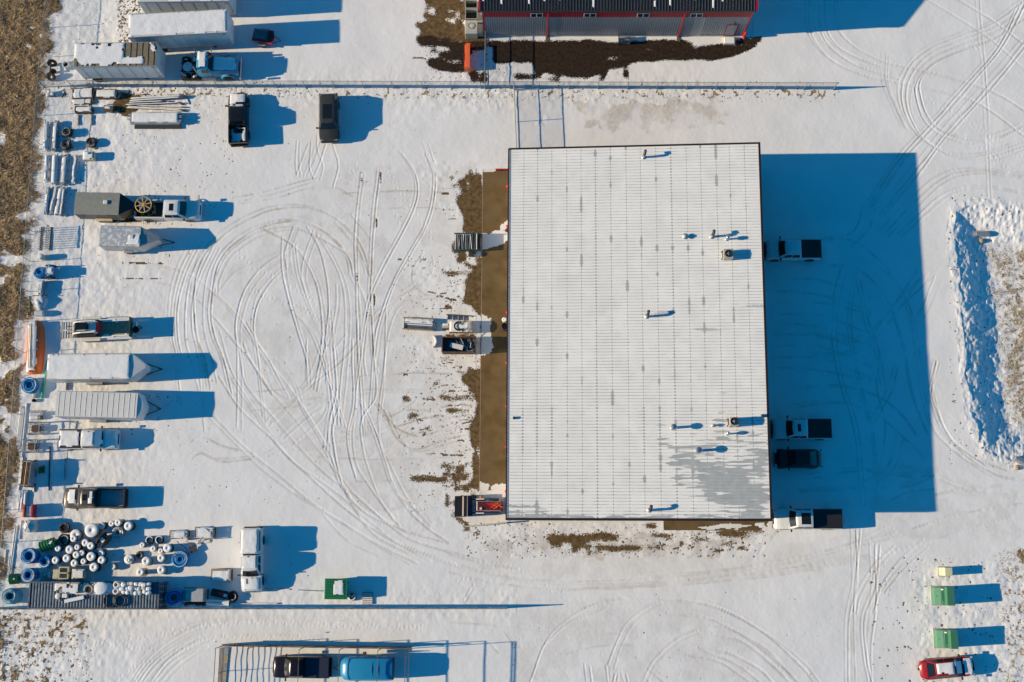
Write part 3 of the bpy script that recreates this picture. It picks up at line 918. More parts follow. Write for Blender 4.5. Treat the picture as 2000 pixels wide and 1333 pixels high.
def grass(name, label, pts, hts, wid, seed, mtl=None):
    rg = np.random.RandomState(seed)
    n = len(pts)
    a = rg.rand(n) * 6.283
    h = hts[0] + rg.rand(n) * (hts[1] - hts[0])
    lean = (.5 + rg.rand(n) * 2.2) * h
    la = rg.rand(n) * 6.283
    z = np.array([ground_z(p[0], p[1]) for p in pts]) - .02
    w = wid * (.5 + rg.rand(n))
    V = np.zeros((n, 3, 3))
    for k, sg in ((0, -1), (1, 1)):
        V[:, k, 0], V[:, k, 1], V[:, k, 2] = pts[:, 0] + sg * w * np.cos(a), pts[:, 1] + sg * w * np.sin(a), z
    V[:, 2, 0], V[:, 2, 1], V[:, 2, 2] = pts[:, 0] + lean * np.cos(la), pts[:, 1] + lean * np.sin(la), z + h
    me = bpy.data.meshes.new(name)
    me.vertices.add(n * 3)
    me.vertices.foreach_set('co', V.astype(np.float32).ravel())
    me.loops.add(n * 3)
    me.loops.foreach_set('vertex_index', np.arange(n * 3, dtype=np.int32))
    me.polygons.add(n)
    me.polygons.foreach_set('loop_start', np.arange(0, n * 3, 3, dtype=np.int32))
    me.materials.append(mtl or gr_m)
    me.update()
    me.validate()
    o = link(name, me)
    o['kind'] = 'stuff'
    tag(o, label, 'grass')
    return o


def scatter(mask, n, seed):
    rg = np.random.RandomState(seed)
    p = np.clip(mask, 0, 1).ravel()
    idx = rg.choice(p.size, size=n, p=p / p.sum())
    return np.stack([FX.ravel()[idx], FY.ravel()[idx]], 1) + (rg.rand(n, 2) - .5) * STEP * 1.2


grass('dead_grass', 'tall brown dead grass growing beyond the west chain link fence', scatter(GRS * (gl[fs] > -1.2) * (FY > -9), 60000, 1), (.05, .28), .035, 2)
grass('dead_grass', 'tan dead grass standing in the snowy ditch', scatter(GRS * din, 20000, 3), (.05, .16), .035, 4, gr_l)
grass('dead_grass', 'frosted tan weeds on the verge behind the green transformers', scatter(GRS * vin, 6000, 5), (.06, .18), .03, 6, gr_l)
grass('dead_grass', 'sparse weeds poking through snow at the corner below the shipping container', scatter(GRS * sw, 3500, 7), (.1, .3), .03, 8)
# ------------------------------------------------------------------ main workshop: shed roof, low on the west, high on the east
BX0, BX1, BY0, BY1 = -1.94, 22.35, 3.66, 39.82
ZW, ZE = 4.55, 6.35


def roof_z(x):
    return ZW + (x - BX0) / (BX1 - BX0) * (ZE - ZW)


shop = thing('workshop', 'large workshop with a snowy ribbed metal roof in black trim', 'building', (BX0, BY0, 0))
BL, BW = BX1 - BX0, BY1 - BY0

rm = bpy.data.materials.new('snowy_ribbed_metal')
rm.use_nodes = True
nt = rm.node_tree
b = nt.nodes['Principled BSDF']
geo = N(nt, 'NewGeometry')
att = N(nt, 'Attribute', attribute_name='bare')
sn = ramp(gnoise(.5, 5), .3, .7, (.76, .77, .77), (.84, .85, .85))
mt_ = ramp(gnoise(1.5, 5), .3, .7, (.36, .39, .41), (.44, .47, .485))
fc = crisp(att.outputs['Fac'], gnoise(6.0, 5), .35)
nt.links.new(mixc(nt, fc, sn, mt_), b.inputs['Base Color'])
rr_ = N(nt, 'MapRange')
rr_.inputs[3].default_value, rr_.inputs[4].default_value = .75, .5
nt.links.new(fc, rr_.inputs[0])
nt.links.new(rr_.outputs[0], b.inputs['Roughness'])
b.inputs['Specular IOR Level'].default_value = .25

# purlin lines read off the photograph along the north and south edges
PUR_N = [995, 1024, 1051, 1079, 1109, 1138, 1168, 1196, 1226, 1254, 1284, 1313, 1343, 1371, 1402, 1428, 1456, 1484]
PUR_S = [990, 1021, 1050, 1080, 1111, 1140, 1168, 1201, 1234, 1264, 1296, 1328, 1360, 1389, 1420, 1448, 1480, 1508]
PURX = [(at(a, 285, 5.4).x + at(c_, 1012, 5.4).x) / 2 - BX0 for a, c_ in zip(PUR_N, PUR_S)]
PURX = [p * BL / (PURX[-1] - PURX[0]) - PURX[0] for p in PURX][1:-1]
Rz = crop(1220, 760, 4.444)
BARE = [tuple(at(*p, 6.0))[:2] for p in Rz([(470, 470), (600, 560), (800, 570), (960, 640), (1120, 740), (1130, 480), (1200, 560), (1250, 760), (1285, 1150), (880, 1150), (880, 1000), (760, 960), (640, 870), (560, 740), (480, 640), (400, 520)])]
BARE2 = [tuple(at(*p, 6.0))[:2] for p in Rz([(560, 400), (900, 190), (1000, 250), (960, 470), (700, 520)])]
BARE3 = [tuple(at(*p, 4.7))[:2] for p in ((990, 985), (1070, 990), (1075, 1012), (990, 1012))]
BARE4 = [tuple(at(*p, 5.3))[:2] for p in ((1075, 1005), (1500, 1008), (1500, 1016), (1075, 1014))]
NPAN = 40
pitch = BW / NPAN
xl = np.unique(np.round(np.concatenate([np.linspace(0, BL, 96)] + [[p + d_ for d_ in (-.13, -.06, 0, .06, .13)] for p in PURX]), 3))
rib = pitch / 3
prof = []
for k in range(3):
    o_ = k * rib
    prof += [(o_, .0, 0), (o_ + .012, .034, 1), (o_ + .040, .034, 1), (o_ + .055, .0, .9), (o_ + .10, 0, 0), (o_ + .16, 0, 0), (o_ + .23, 0, 0)]
prof += [(pitch, 0, 0)]
py_ = np.array([p[0] for p in prof])
pz_ = np.array([p[1] for p in prof])
pb_ = np.array([p[2] for p in prof])
pn_ = np.array([.6, .8, 1, 1, .9, .3, .0] * 3 + [.6])
for k in range(NPAN):
    PXg, PYg = np.meshgrid(xl, py_ + k * pitch, indexing='ij')
    WX, WY = PXg + BX0, PYg + BY0
    PZg = ZW + PXg / BL * (ZE - ZW) + pz_[None, :]
    ragx = fbm(WX * .35, WY * 3.0, .5, 101, 3)
    bare_ = np.zeros(PXg.shape)
    for i, p in enumerate(PURX):
        wdt = .045 + .03 * (i in (5, 10)) + .09 * sstep(.66, .80, fbm(WX * 0 + i * 9, WY, 1.3, 103, 3))
        if i in (0, 1, 2, 8, 9):
            wdt = wdt + .06 * ((WY < 14.2) & (WY > 9.5))
        str_ = (.25 + .75 * pn_[None, :]) * (.8 + .5 * fbm(WX * 0 + i * 5, WY, .45, 105, 2)) + .5 * sstep(.62, .75, fbm(WX * 0 + i * 9, WY, 1.3, 103, 3))
        bare_ = np.maximum(bare_, np.exp(-((PXg - p) / wdt) ** 2) * str_)
    jx, jy = (ragx - .5) * 6.0, (fbm(WX, WY, .9, 107, 3) - .5) * 1.2
    ins = np.where(inside(BARE, WX, WY), 1, -1) * seg_dist(BARE, WX, WY)
    bare_ = np.maximum(bare_, sstep(-.65, .75, ins * .42 + (ragx - .5) * 2.6 + (fbm(WX, WY, 1.4, 113, 3) - .5) * 1.2))
    bare_ = np.maximum(bare_, inside(BARE2, WX + jx * .5, WY + jy) * sstep(.52, .66, ragx))
    bare_ = np.maximum(bare_, (inside(BARE3, WX + jx * .5, WY + jy * .4) | inside(BARE4, WX + jx * .4, WY + jy * .3)) * sstep(.42, .56, ragx))
    bare_ = np.maximum(bare_, (PXg < .25) * .8)
    # wind-scoured streak beside the tall unit and thin cover along the middle
    bare_ = np.maximum(bare_, .50 * pb_[None, :] * (.75 + .5 * vnoise(WX, WY, .7, 109)))
    bare_ = np.maximum(bare_, .5 * sstep(.66, .8, fbm(WX * .25, WY * 1.6, 1.2, 111, 3)) * (WX > 12) * (WY < 24))
    link('roof_panel', grid_mesh('roof_panel', PXg, PYg, PZg, rm, {'bare': bare_}), shop)
WALLM = mat('dark_wall_metal', (0.10, 0.085, 0.085), 0.5, 0.2)
TRIM = mat('black_trim', (0.022, 0.014, 0.016), 0.45)
w = MB()
wall_t = .12
for (xa, xb, ya, yb) in ((.05, .05 + wall_t, .2, BW - .2), (BL - .25, BL - .13, .2, BW - .2)):
    zt = (ZW if xa < 1 else ZE) - .16
    MB().bb(xa, xb, ya, yb, -.1, zt).build('wall', WALLM, shop)
for ya, yb in ((.08, .2), (BW - .2, BW - .08)):
    MB().side([(.05, -.1), (BL - .13, -.1), (BL - .13, ZE - .2), (.05, ZW - .17)], ya, yb).build('wall', WALLM, shop)
MB().side([(.0, ZW - .14), (BL, ZE - .14), (BL, ZE - .012), (.0, ZW - .012)], .0, BW).build('roof_deck', STEEL_DK, shop)
t_ = .20
MB().side([(-.05, ZW - .28), (BL + t_, ZE - .28), (BL + t_, ZE + .07), (-.05, ZW + .05)], -t_ - .03, -.005).build('roof_trim', TRIM, shop)
MB().side([(-.05, ZW - .28), (BL + t_, ZE - .28), (BL + t_, ZE + .07), (-.05, ZW + .05)], BW + .005, BW + .17).build('roof_trim', TRIM, shop)
MB().bb(BL + .005, BL + t_, -.005, BW + .005, ZE - .3, ZE + .07).build('roof_trim', TRIM, shop)
g_ = MB()
g_.bb(-.13, -.01, -.2, BW + .15, ZW - .2, ZW - .05)
g_.build('gutter', TRIM, shop)
MB().bb(-.01, .14, .0, BW, ZW + .0, ZW + .03).build('eave_flashing', GALV, shop)
# overhead doors on the west and south, east office doors and windows
DOOR = mat('overhead_door', (.55, .55, .53), .5)
for yy in (3.4, 7.4, 11.4, 15.4, 20.0, 24.5, 29.0, 33.0):
    d_ = MB().bb(-.02, .05, yy - 1.5, yy + 1.5, 0, 3.7).build('overhead_door', DOOR, shop)
    for kk in range(1, 6):
        MB().bb(-.035, -.021, yy - 1.5, yy + 1.5, kk * .62 - .015, kk * .62 + .015).build('door_seam', STEEL_DK, d_)
for xx in (16.5, 20.4):
    MB().bb(xx - 1.6, xx + 1.6, .01, .08, 0, 3.6).build('overhead_door', DOOR, shop)
for yy in (4, 8, 17, 26, 33):
    MB().bb(BL - .13, BL - .07, yy - .8, yy + .8, 1.0, 2.2).build('window', GLASS, shop)
for yy in (12, 22):
    MB().bb(BL - .13, BL - .06, yy - .5, yy + .5, 0, 2.1).build('door', WHITE_PAINT, shop)


def loc_roof(px, py, z0=None):
    """point on the sloping roof seen at a photo pixel"""
    z = 5.4
    for _ in range(6):
        p = at(px, py, z)
        z = roof_z(p.x)
    return Vector((p.x - BX0, p.y - BY0, z))


def vent(px, py, h, r, cap, m_=GALV):
    q = loc_roof(px, py)
    o = MB().lathe([(r * 1.9, -.02), (r * 1.9, .05), (r, .12), (r, h)], 12, q).build('vent_pipe', m_, shop, True)
    if cap == 'cone':
        MB().lathe([(r * .8, h - .02), (r * 1.9, h + .03), (r * 2.0, h + .10), (r * .4, h + .28)], 14, q).build('cap', m_, o, True)
    elif cap == 'ball':
        MB().lathe([(r * .9, h - .1), (r * 2.0, h), (r * 2.4, h + .14), (r * 1.9, h + .3), (r * .6, h + .38)], 14, q).build('cap', CHROME, o, True)
    elif cap == 'elbow':
        MB().path([q + Vector((0, 0, h - .05)), q + Vector((.03, .05, h + .12)), q + Vector((.08, .22, h + .2)), q + Vector((.10, .38, h + .12))], r * 1.25, 8).build('cap', STEEL_DK, o, True)
    return o


for a in ((1257, 308, .85, .11, 'elbow'), (1390, 463, .8, .12, 'elbow'), (1419, 468, .55, .09, 'ball'), (1338, 463, .22, .14, 'cone'), (1263, 619, .85, .11, 'elbow'), (1314, 836, .85, .13, 'ball'),
          (1420, 848, .5, .08, 'ball'), (1362, 881, .85, .14, 'ball'), (1268, 997, .85, .12, 'elbow'), (1392, 832, .25, .08, 'cone')):
    vent(*a)
for px, py, w_ in ((1004, 817, .25), (1489, 813, .3)):
    q = loc_roof(px, py)
    MB().bevbox(q + Vector((0, 0, .12)), (w_, w_, .3), .05).build('roof_drain_box', STEEL_DK, shop)


def roof_unit(px, py, sx, sy, h, label):
    q = loc_roof(px, py)
    t = thing('rooftop_air_unit', label, 'air unit', (q.x + BX0, q.y + BY0, q.z), 0, 'air handling units on the workshop roof')
    MB().bevbox((0, 0, h / 2 + .1), (sx, sy, h), .04).build('casing', mat('beige_casing', (.45, .43, .37), .5), t)
    for yy in (-.38, .38):
        MB().bb(-sx / 2 - .08, sx / 2 + .08, yy * sy - .06, yy * sy + .06, -.06, .1).build('skid', STEEL_DK, t)
    f = MB().lathe([(.33, h + .1), (.36, h + .16), (.30, h + .16), (.28, h + .11)], 20).build('fan_ring', BLACK, t, True)
    fb = MB()
    for k in range(4):
        fb.box((.13 * math.cos(k * 1.57), .13 * math.sin(k * 1.57), h + .115), (.24, .09, .012), k * 1.57, .25)
    fb.lathe([(.06, h + .1), (.05, h + .16)], 10)
    fb.build('fan', GALV, f)
    MB().box((-sx / 2 - .012, 0, h / 2 + .1), (.02, sy * .8, h * .7)).build('louvre', STEEL_DK, t)
    return t


roof_unit(1420, 500, .95, .95, .75, 'square rooftop air unit by the low vent pipes on the workshop')
roof_unit(1430, 826, .85, .80, 1.05, 'taller rooftop air unit with a black fan beside the wind scoured patch')
u2 = None

# ---- concrete slabs
am = bpy.data.materials.new('wet_concrete')
am.use_nodes = True
nt = am.node_tree
b = nt.nodes['Principled BSDF']
geo = N(nt, 'NewGeometry')
att = N(nt, 'Attribute', attribute_name='snow')
cw = ramp(gnoise(.9, 7), .3, .7, (.105, .066, .024), (.18, .118, .048))
cw2 = mixc(nt, ramp(gnoise(.35, 4), .45, .7, (0, 0, 0), (1, 1, 1)), cw, (.17, .115, .055, 1))
nt.links.new(mixc(nt, crisp(att.outputs['Fac'], gnoise(4.0, 6), .6), cw2, (.78, .78, .78, 1)), b.inputs['Base Color'])
b.inputs['Roughness'].default_value = .55
b.inputs['Specular IOR Level'].default_value = .3


def slab(name, x0, x1, y0, y1, z, snowf):
    PX, PY = np.meshgrid(np.arange(x0, x1 + .05, .1), np.arange(y0, y1 + .05, .1), indexing='ij')
    o = link(name, grid_mesh(name, PX, PY, np.full(PX.shape, z), am, {'snow': snowf(PX, PY)}))
    o['kind'] = 'structure'
    # edge of the slab
    sk = MB()
    sk.bb(x0 + .01, x1 - .01, y0 + .01, y1 - .01, z - .12, z - .004)
    sk.build('slab_edge', CONCRETE, o)
    return o


ax0, ax1 = at(939, 640).x, BX0 + .02
ay0, ay1 = at(965, 958).y, at(965, 331).y


def apron_snow(X, Y):
    s = np.zeros(X.shape)
    wx_, wy_ = (fbm(X, Y, 1.0, 121, 4) - .5) * 1.2, (fbm(X, Y, 1.0, 123, 4) - .5) * 1.0
    for pts in ([(936, 452), (992, 455), (992, 470), (950, 490), (936, 492)], [(936, 608), (960, 622), (962, 690), (936, 695)], [(936, 455), (958, 462), (950, 486), (936, 488)], [(975, 440), (994, 430), (994, 470), (980, 470)], [(936, 325), (990, 330), (960, 336), (936, 335)], [(936, 935), (955, 945), (952, 965), (936, 965)], [(962, 950), (994, 945), (994, 965), (960, 965)]):
        s = np.maximum(s, inside(wp(pts), X + wx_, Y + wy_))
    return s * (.35 + .9 * fbm(X, Y, .6, 125, 3))


slab('concrete_apron', ax0, ax1 + .1, ay0, ay1, .012, apron_snow)
jx = MB()
jx.bb(ax0 + .02, ax0 + .07, ay0, ay1, .012, .018)
jx.build('expansion_joint', mat('joint_filler', (.32, .25, .16), .8), bpy.data.objects['concrete_apron'])


def pad_snow(X, Y):
    return inside(wp([(1360, 1030), (1400, 1024), (1440, 1024), (1470, 1026), (1440, 1032), (1380, 1034)]), X, Y + (fbm(X, Y, .6, 127, 3) - .5) * .4) * .9


pA, pB = at(1296, 1036), at(1500, 1022)
slab('door_pad', pA.x, pB.x, pA.y, BY0 + .1, .012, pad_snow)

# ------------------------------------------------------------------ red building to the north
rc = at(947, 70)
rc2 = at(1451, 71)
RX0, RX1, RY0 = rc.x, rc2.x, (rc.y + rc2.y) / 2
RW, RD, EV = RX1 - RX0, 16.0, 6.0
barn = thing('metal_building', 'red and grey metal clad building with a dark ribbed gable roof', 'building', (RX0, RY0, 0))
GREYP = mat('grey_cladding', (.30, .33, .36), .45, .3, var=.06)
REDP = mat('red_cladding', (.42, .015, .03), .4, .1, var=.08)
DARKR = mat('dark_roof_metal', (.05, .055, .062), .35, .5)
npan = 29
pw = RW / npan


def ribbed(width, h, nrib, mat_, name):
    q = MB()
    q.bb(0, width, 0, .04, 0, h)
    for k in range(nrib):
        x = (k + .5) * width / nrib
        q.add([(x - .05, 0, 0), (x - .025, -.06, 0), (x + .025, -.06, 0), (x + .05, 0, 0), (x - .05, 0, h), (x - .025, -.06, h), (x + .025, -.06, h), (x + .05, 0, h)],
              [(0, 1, 5, 4), (1, 2, 6, 5), (2, 3, 7, 6), (4, 5, 6, 7)])
    return q.mesh(name, mat_)


HB = 4.42
mg, mr = ribbed(pw - .004, HB - .25, 4, GREYP, 'wall_panel'), ribbed(pw - .004, EV - HB - .44, 4, REDP, 'wall_panel')
SMOOTH = {int(round((at(x, 60).x - RX0) / pw)) for x in (1074, 1340, 1350)}
for k in range(npan):
    if k in SMOOTH:
        MB().bb(k * pw, (k + 1) * pw - .004, -.03, .04, .25, HB).build('flat_panel', GREYP, barn)
    else:
        link('wall_panel', mg, barn, (k * pw, 0, .25))
    link('wall_panel', mr, barn, (k * pw, 0, HB + .02))
MB().bb(-.02, RW + .02, -.05, .05, -.1, .25).build('foundation', CONCRETE, barn)
MB().bb(-.05, RW + .05, -.075, .04, EV - .42, EV).build('eave_band', mat('dark_fascia', (.05, .03, .035), .4), barn)
MB().bb(-.02, RW + .02, .05, RD, -.1, EV - .1).build('wall', GREYP, barn)
for x, y in ((.0, 0), (RW, 0)):
    MB().bb(x - .10, x + .10, -.07, .08, 0, EV).build('corner_trim', REDP, barn)
for px in (1069, 1325):
    x = at(px, 68).x - RX0
    MB().tube((x, -.10, 0), (x, -.10, EV - .3), .06, n=6).build('downspout', REDP, barn)
    MB().box((x, -.35, .02), (.35, .6, .06)).build('splash_pad', mat('brown_mat', (.12, .09, .05), .8), barn)
for px in (1048, 1152, 1256, 1360):
    x = at(px, 27, 4.9).x - RX0
    o = MB().bb(x - .62, x + .62, -.09, -.04, 4.55, 5.40).build('window', mat('window_frame_white', (.7, .7, .7), .4), barn)
    for s_ in (-1, 1):
        MB().bb(x + s_ * .30 - .25, x + s_ * .30 + .25, -.10, -.091, 4.62, 5.33).build('pane', GLASS, o)
x = at(1423, 62).x - RX0
o = MB().bb(x - .58, x + .58, -.075, .0, .25, 2.75).build('door_frame', REDP, barn)
MB().bb(x - .48, x + .48, -.095, -.076, .27, 2.62).build('door', mat('grey_door', (.25, .26, .28), .4), o)
MB().tube((x - .4, -.12, 1.3), (x - .3, -.12, 1.3), .03, n=6).build('door_handle', CHROME, o)
MB().bevbox((x, -.6, .11), (1.25, .85, .3), .05).build('door_step', CONCRETE, barn)
MB().bevbox((x, -.6, .31), (1.1, .7, .10), .05).build('step_snow', SNOW, barn)
MB().box((x + .15, -.14, 3.1), (.18, .2, .22)).build('wall_lamp', STEEL_DK, barn)
# roof: ribbed panels rising to the north, patches of snow between the ribs
RP = .31
rid = RD * RP / 2
nr_p = 30
rpw = (RW + .5) / nr_p
qm = MB()
hl = RD / 2 + .12
slen = math.hypot(hl, hl * RP)
dz = hl * RP
qm.add([(0, 0, 0), (rpw - .004, 0, 0), (rpw - .004, hl, dz), (0, hl, dz)], [(0, 1, 2, 3)])
for k in range(3):
    xx = (k + .5) * rpw / 3
    qm.add([(xx - .035, 0, .002), (xx - .015, 0, .045), (xx + .015, 0, .045), (xx + .035, 0, .002), (xx - .035, hl, dz + .002), (xx - .015, hl, dz + .045), (xx + .015, hl, dz + .045), (xx + .035, hl, dz + .002)],
           [(0, 1, 5, 4), (1, 2, 6, 5), (2, 3, 7, 6), (0, 3, 2, 1)])
mroof = qm.mesh('roof_panel', DARKR)
eave_z = EV + .03
for k in range(nr_p):
    link('roof_panel', mroof, barn, (-.25 + k * rpw, -.10, eave_z))
    o = link('roof_panel', mroof, barn, (-.25 + (k + 1) * rpw, RD + .14, eave_z), math.pi)
for x in (-.33, RW + .33):
    q = MB()
    for s0, s1 in (((-.12, eave_z), (hl - .10, eave_z + dz)), ((hl - .10, eave_z + dz), (RD + .14, eave_z))):
        (ya, za), (yb, zb) = s0, s1
        q.add([(x - .09, ya, za - .2), (x + .09, ya, za - .2), (x + .09, ya, za + .08), (x - .09, ya, za + .08), (x - .09, yb, zb - .2), (x + .09, yb, zb - .2), (x + .09, yb, zb + .08), (x - .09, yb, zb + .08)],
              [(0, 1, 2, 3), (7, 6, 5, 4), (0, 4, 5, 1), (1, 5, 6, 2), (2, 6, 7, 3), (3, 7, 4, 0)])
    q.build('rake_trim', REDP, barn)
MB().bb(-.3, RW + .3, -.19, -.105, eave_z - .13, eave_z + .0).build('gutter', mat('dark_fascia', (.05, .03, .035)), barn)
for s_ in (0, RW):                                        # gable triangles
    q = MB()
    q.add([(s_, .05, EV - .1), (s_, RD, EV - .1), (s_, RD / 2, EV + rid)], [(0, 1, 2)])
    q.add([(s_ - .06, .05, EV - .1), (s_ - .06, RD, EV - .1), (s_ - .06, RD / 2, EV + rid)], [(2, 1, 0)])
    q.build('gable', REDP, barn)
rg = random.Random(5)
q = MB()
for k in range(150):
    i = rg.randrange(nr_p * 3)
    xx = -.25 + (i + 1) * rpw / 3
    if rg.random() < .45 * (1 - abs(xx - RW * .45) / RW):
        ya = .15 + rg.random() * 3.0
        ln = .4 + rg.random() * 1.3
        z0 = eave_z + (ya + .1) * RP
        q.add([(xx - .10, ya, z0 + .012), (xx + .10, ya, z0 + .012), (xx + .11, ya + ln, z0 + ln * RP + .012), (xx - .11, ya + ln, z0 + ln * RP + .012), (xx - .06, ya + .1, z0 + .1 * RP + .07), (xx + .06, ya + .1, z0 + .1 * RP + .07), (xx + .06, ya + ln - .1, z0 + (ln - .1) * RP + .07), (xx - .06, ya + ln - .1, z0 + (ln - .1) * RP + .07)],
              [(4, 5, 6, 7), (0, 1, 5, 4), (1, 2, 6, 5), (2, 3, 7, 6), (3, 0, 4, 7)])
o = q.build('roof_snow', SNOW, barn)
o['kind'] = 'stuff'
# ------------------------------------------------------------------ chain link fences
FH = 1.9
FGALV = mat('fence_steel', (.22, .24, .25), .5, .4)
_panels = {}


def mesh_panel(length, h, pitch=.15, r=.0045):
    key = (round(length, 2), round(h, 2))
    if key in _panels:
        return _panels[key]
    q = MB()
    n = int((length + h) / pitch)

    def wire(x0, z0, x1, z1):
        q.add([(x0, -r, z0), (x0 + r, r, z0), (x0, 0, z0 + 2 * r), (x1, -r, z1), (x1 + r, r, z1), (x1, 0, z1 + 2 * r)], [(0, 1, 4, 3), (1, 2, 5, 4), (2, 0, 3, 5)])
    for k in range(n):
        s = k * pitch
        x0, z0 = (s, 0) if s < length else (length, s - length)
        x1, z1 = (s - h, h) if s > h else (0, s)
        wire(x0, z0, x1, z1)
        wire(length - x0, z0, length - x1, z1)
    _panels[key] = q.mesh('mesh_panel', FGALV)
    return _panels[key]


def fence(name, label, a, b, h=FH, span=3.05, first=True):
    a, b = Vector(a), Vector(b)
    a.z = b.z = 0
    L = (b - a).length
    n = max(1, round(L / span))
    sp = L / n
    t = thing(name, label, 'fence', a, math.atan2((b - a).y, (b - a).x))
    post = MB().lathe([(.032, -.1), (.032, h + .03), (.02, h + .07)], 7).mesh('post', FGALV, True)
    corner = MB().lathe([(.05, -.1), (.05, h + .06), (.03, h + .12)], 8).mesh('post', FGALV, True)
    for k in range(n + 1):
        if k == 0 and not first:
            continue
        link('post', corner if k in (0, n) else post, t, (k * sp, 0, 0))
    MB().tube((0, 0, h), (L, 0, h), .024, n=6).build('top_rail', FGALV, t)
    pm = mesh_panel(sp, h - .08)
    for k in range(n):
        link('mesh_panel', pm, t, (k * sp, .035, .05))
    return t


fz = at(87, 171)
fence('chain_link_fence', 'long chain link fence between the trailer lot and the workshop yard', fz, at(1627, 176))
fence('chain_link_fence', 'chain link fence along the dead grass beside the stored pipes', at(9, 1188), fz, first=True)
fence('chain_link_fence', 'short chain link fence running north from the corner behind the axle scrap', fz, at(110, -60), first=False)
fence('chain_link_fence', 'chain link fence below the shipping container and the green skip', at(-25, 1189), at(990, 1188))


def gate(label, a, b):
    a, b = Vector(a), Vector(b)
    L = (b - a).length
    t = thing('swing_gate', label, 'gate', (a.x, a.y, 0), math.atan2((b - a).y, (b - a).x), 'open yard gates')
    for z in (.12, .95, 1.85):
        MB().tube((0, 0, z), (L, 0, z), .032, n=6).build('rail', FGALV, t)
    for x in (0.0, L * .5, L):
        MB().tube((x, 0, .08), (x, 0, 1.9), .032, n=6).build('upright', FGALV, t)
    link('mesh_panel', mesh_panel(L, 1.75), t, (0, .04, .1))
    MB().lathe([(.06, -.05), (.06, 2.1), (.03, 2.16)], 8, (-.12, 0, 0)).build('hinge_post', FGALV, t, True)
    return t


gate('open chain link gate leaf beside the orange snow pusher', at(948, 172), at(949, 76))
gate('open chain link gate leaf reaching from the fence to the workshop corner', at(1004, 178), at(1009, 300))
# ------------------------------------------------------------------ road vehicles, +x is forward, origin on the ground under the middle
def wheel_meshes(r, w):
    key = ('wheel', r, w)
    if key not in _panels:
        ty = MB().lathe([(r * .58, -w / 2), (r * .93, -w / 2), (r, -w * .36), (r, w * .36), (r * .93, w / 2), (r * .58, w / 2)], 18, axis='Y').mesh('wheel', RUBBER, True)
        rm_ = MB().lathe([(r * .6, -w * .42), (r * .55, -w * .46), (r * .16, -w * .40), (r * .16, w * .40), (r * .55, w * .46), (r * .6, w * .42)], 14, axis='Y').mesh('rim', CHROME, True)
        _panels[key] = (ty, rm_)
    return _panels[key]


def wheels(t, xs, yh, r=.38, w=.27, dual=False):
    ty, rm_ = wheel_meshes(r, w)
    for x in xs:
        for s in (-1, 1):
            for k in range(2 if dual else 1):
                o = link('wheel', ty, t, (x, s * (yh - k * (w + .04)), r - .01))
                link('rim', rm_, o)


def snow_sheet(t, x0, x1, y0, y1, zf, seed=1, thick=.07, cover=1.0, rag=.18, name='snow_cover', m_=None, step=.12):
    """uneven blanket of snow over a surface z = zf(x, y); cover below 1 leaves bare gaps"""
    nx, ny = max(3, int((x1 - x0) / step)), max(3, int((y1 - y0) / step))
    X, Y = np.meshgrid(np.linspace(x0, x1, nx + 1), np.linspace(y0, y1, ny + 1), indexing='ij')
    nz = fbm(X, Y, .7, seed, 3)
    e = np.minimum(np.minimum(X - x0, x1 - X), np.minimum(Y - y0, y1 - Y))
    m0 = (e + (nz - .5) * rag * 2 > 0.0) & (nz > 1 - cover * .5 - .25 - .25 * (cover >= 1))
    Z = np.vectorize(zf)(X, Y) + .012 + thick * np.clip(e / .14, 0, 1) * (.55 + .8 * nz)
    q = MB()
    q.v = [tuple(p) for p in np.stack([X, Y, Z], -1).reshape(-1, 3)]
    for i in range(nx):
        for j in range(ny):
            if m0[i, j] and m0[i + 1, j] and m0[i, j + 1] and m0[i + 1, j + 1]:
                a = i * (ny + 1) + j
                q.f.append((a, a + ny + 1, a + ny + 2, a + 1))
    if not q.f:
        return None
    return q.build(name, m_ or SNOW, t, 'all')


def rrect(x0, x1, hw, r, z, bow=0.0, n=3):
    """rounded rectangle ring, front edge bowed forward"""
    pts = []
    for cx, cy, a0 in ((x1 - r, hw - r, 0), (x0 + r, hw - r, 90), (x0 + r, -hw + r, 180), (x1 - r, -hw + r, 270)):
        for k in range(n + 1):
            a = math.radians(a0 + 90 * k / n)
            x, y = cx + r * math.cos(a), cy + r * math.sin(a)
            if x > (x0 + x1) / 2:
                x += bow * (1 - (y / hw) ** 2)
            pts.append((x, y, z))
    # extra points along the front edge keep the bow round
    front = [(x1 + bow * (1 - (y / hw) ** 2), y, z) for y in np.linspace(-(hw - r) * .6, (hw - r) * .6, 4)]
    return pts + front


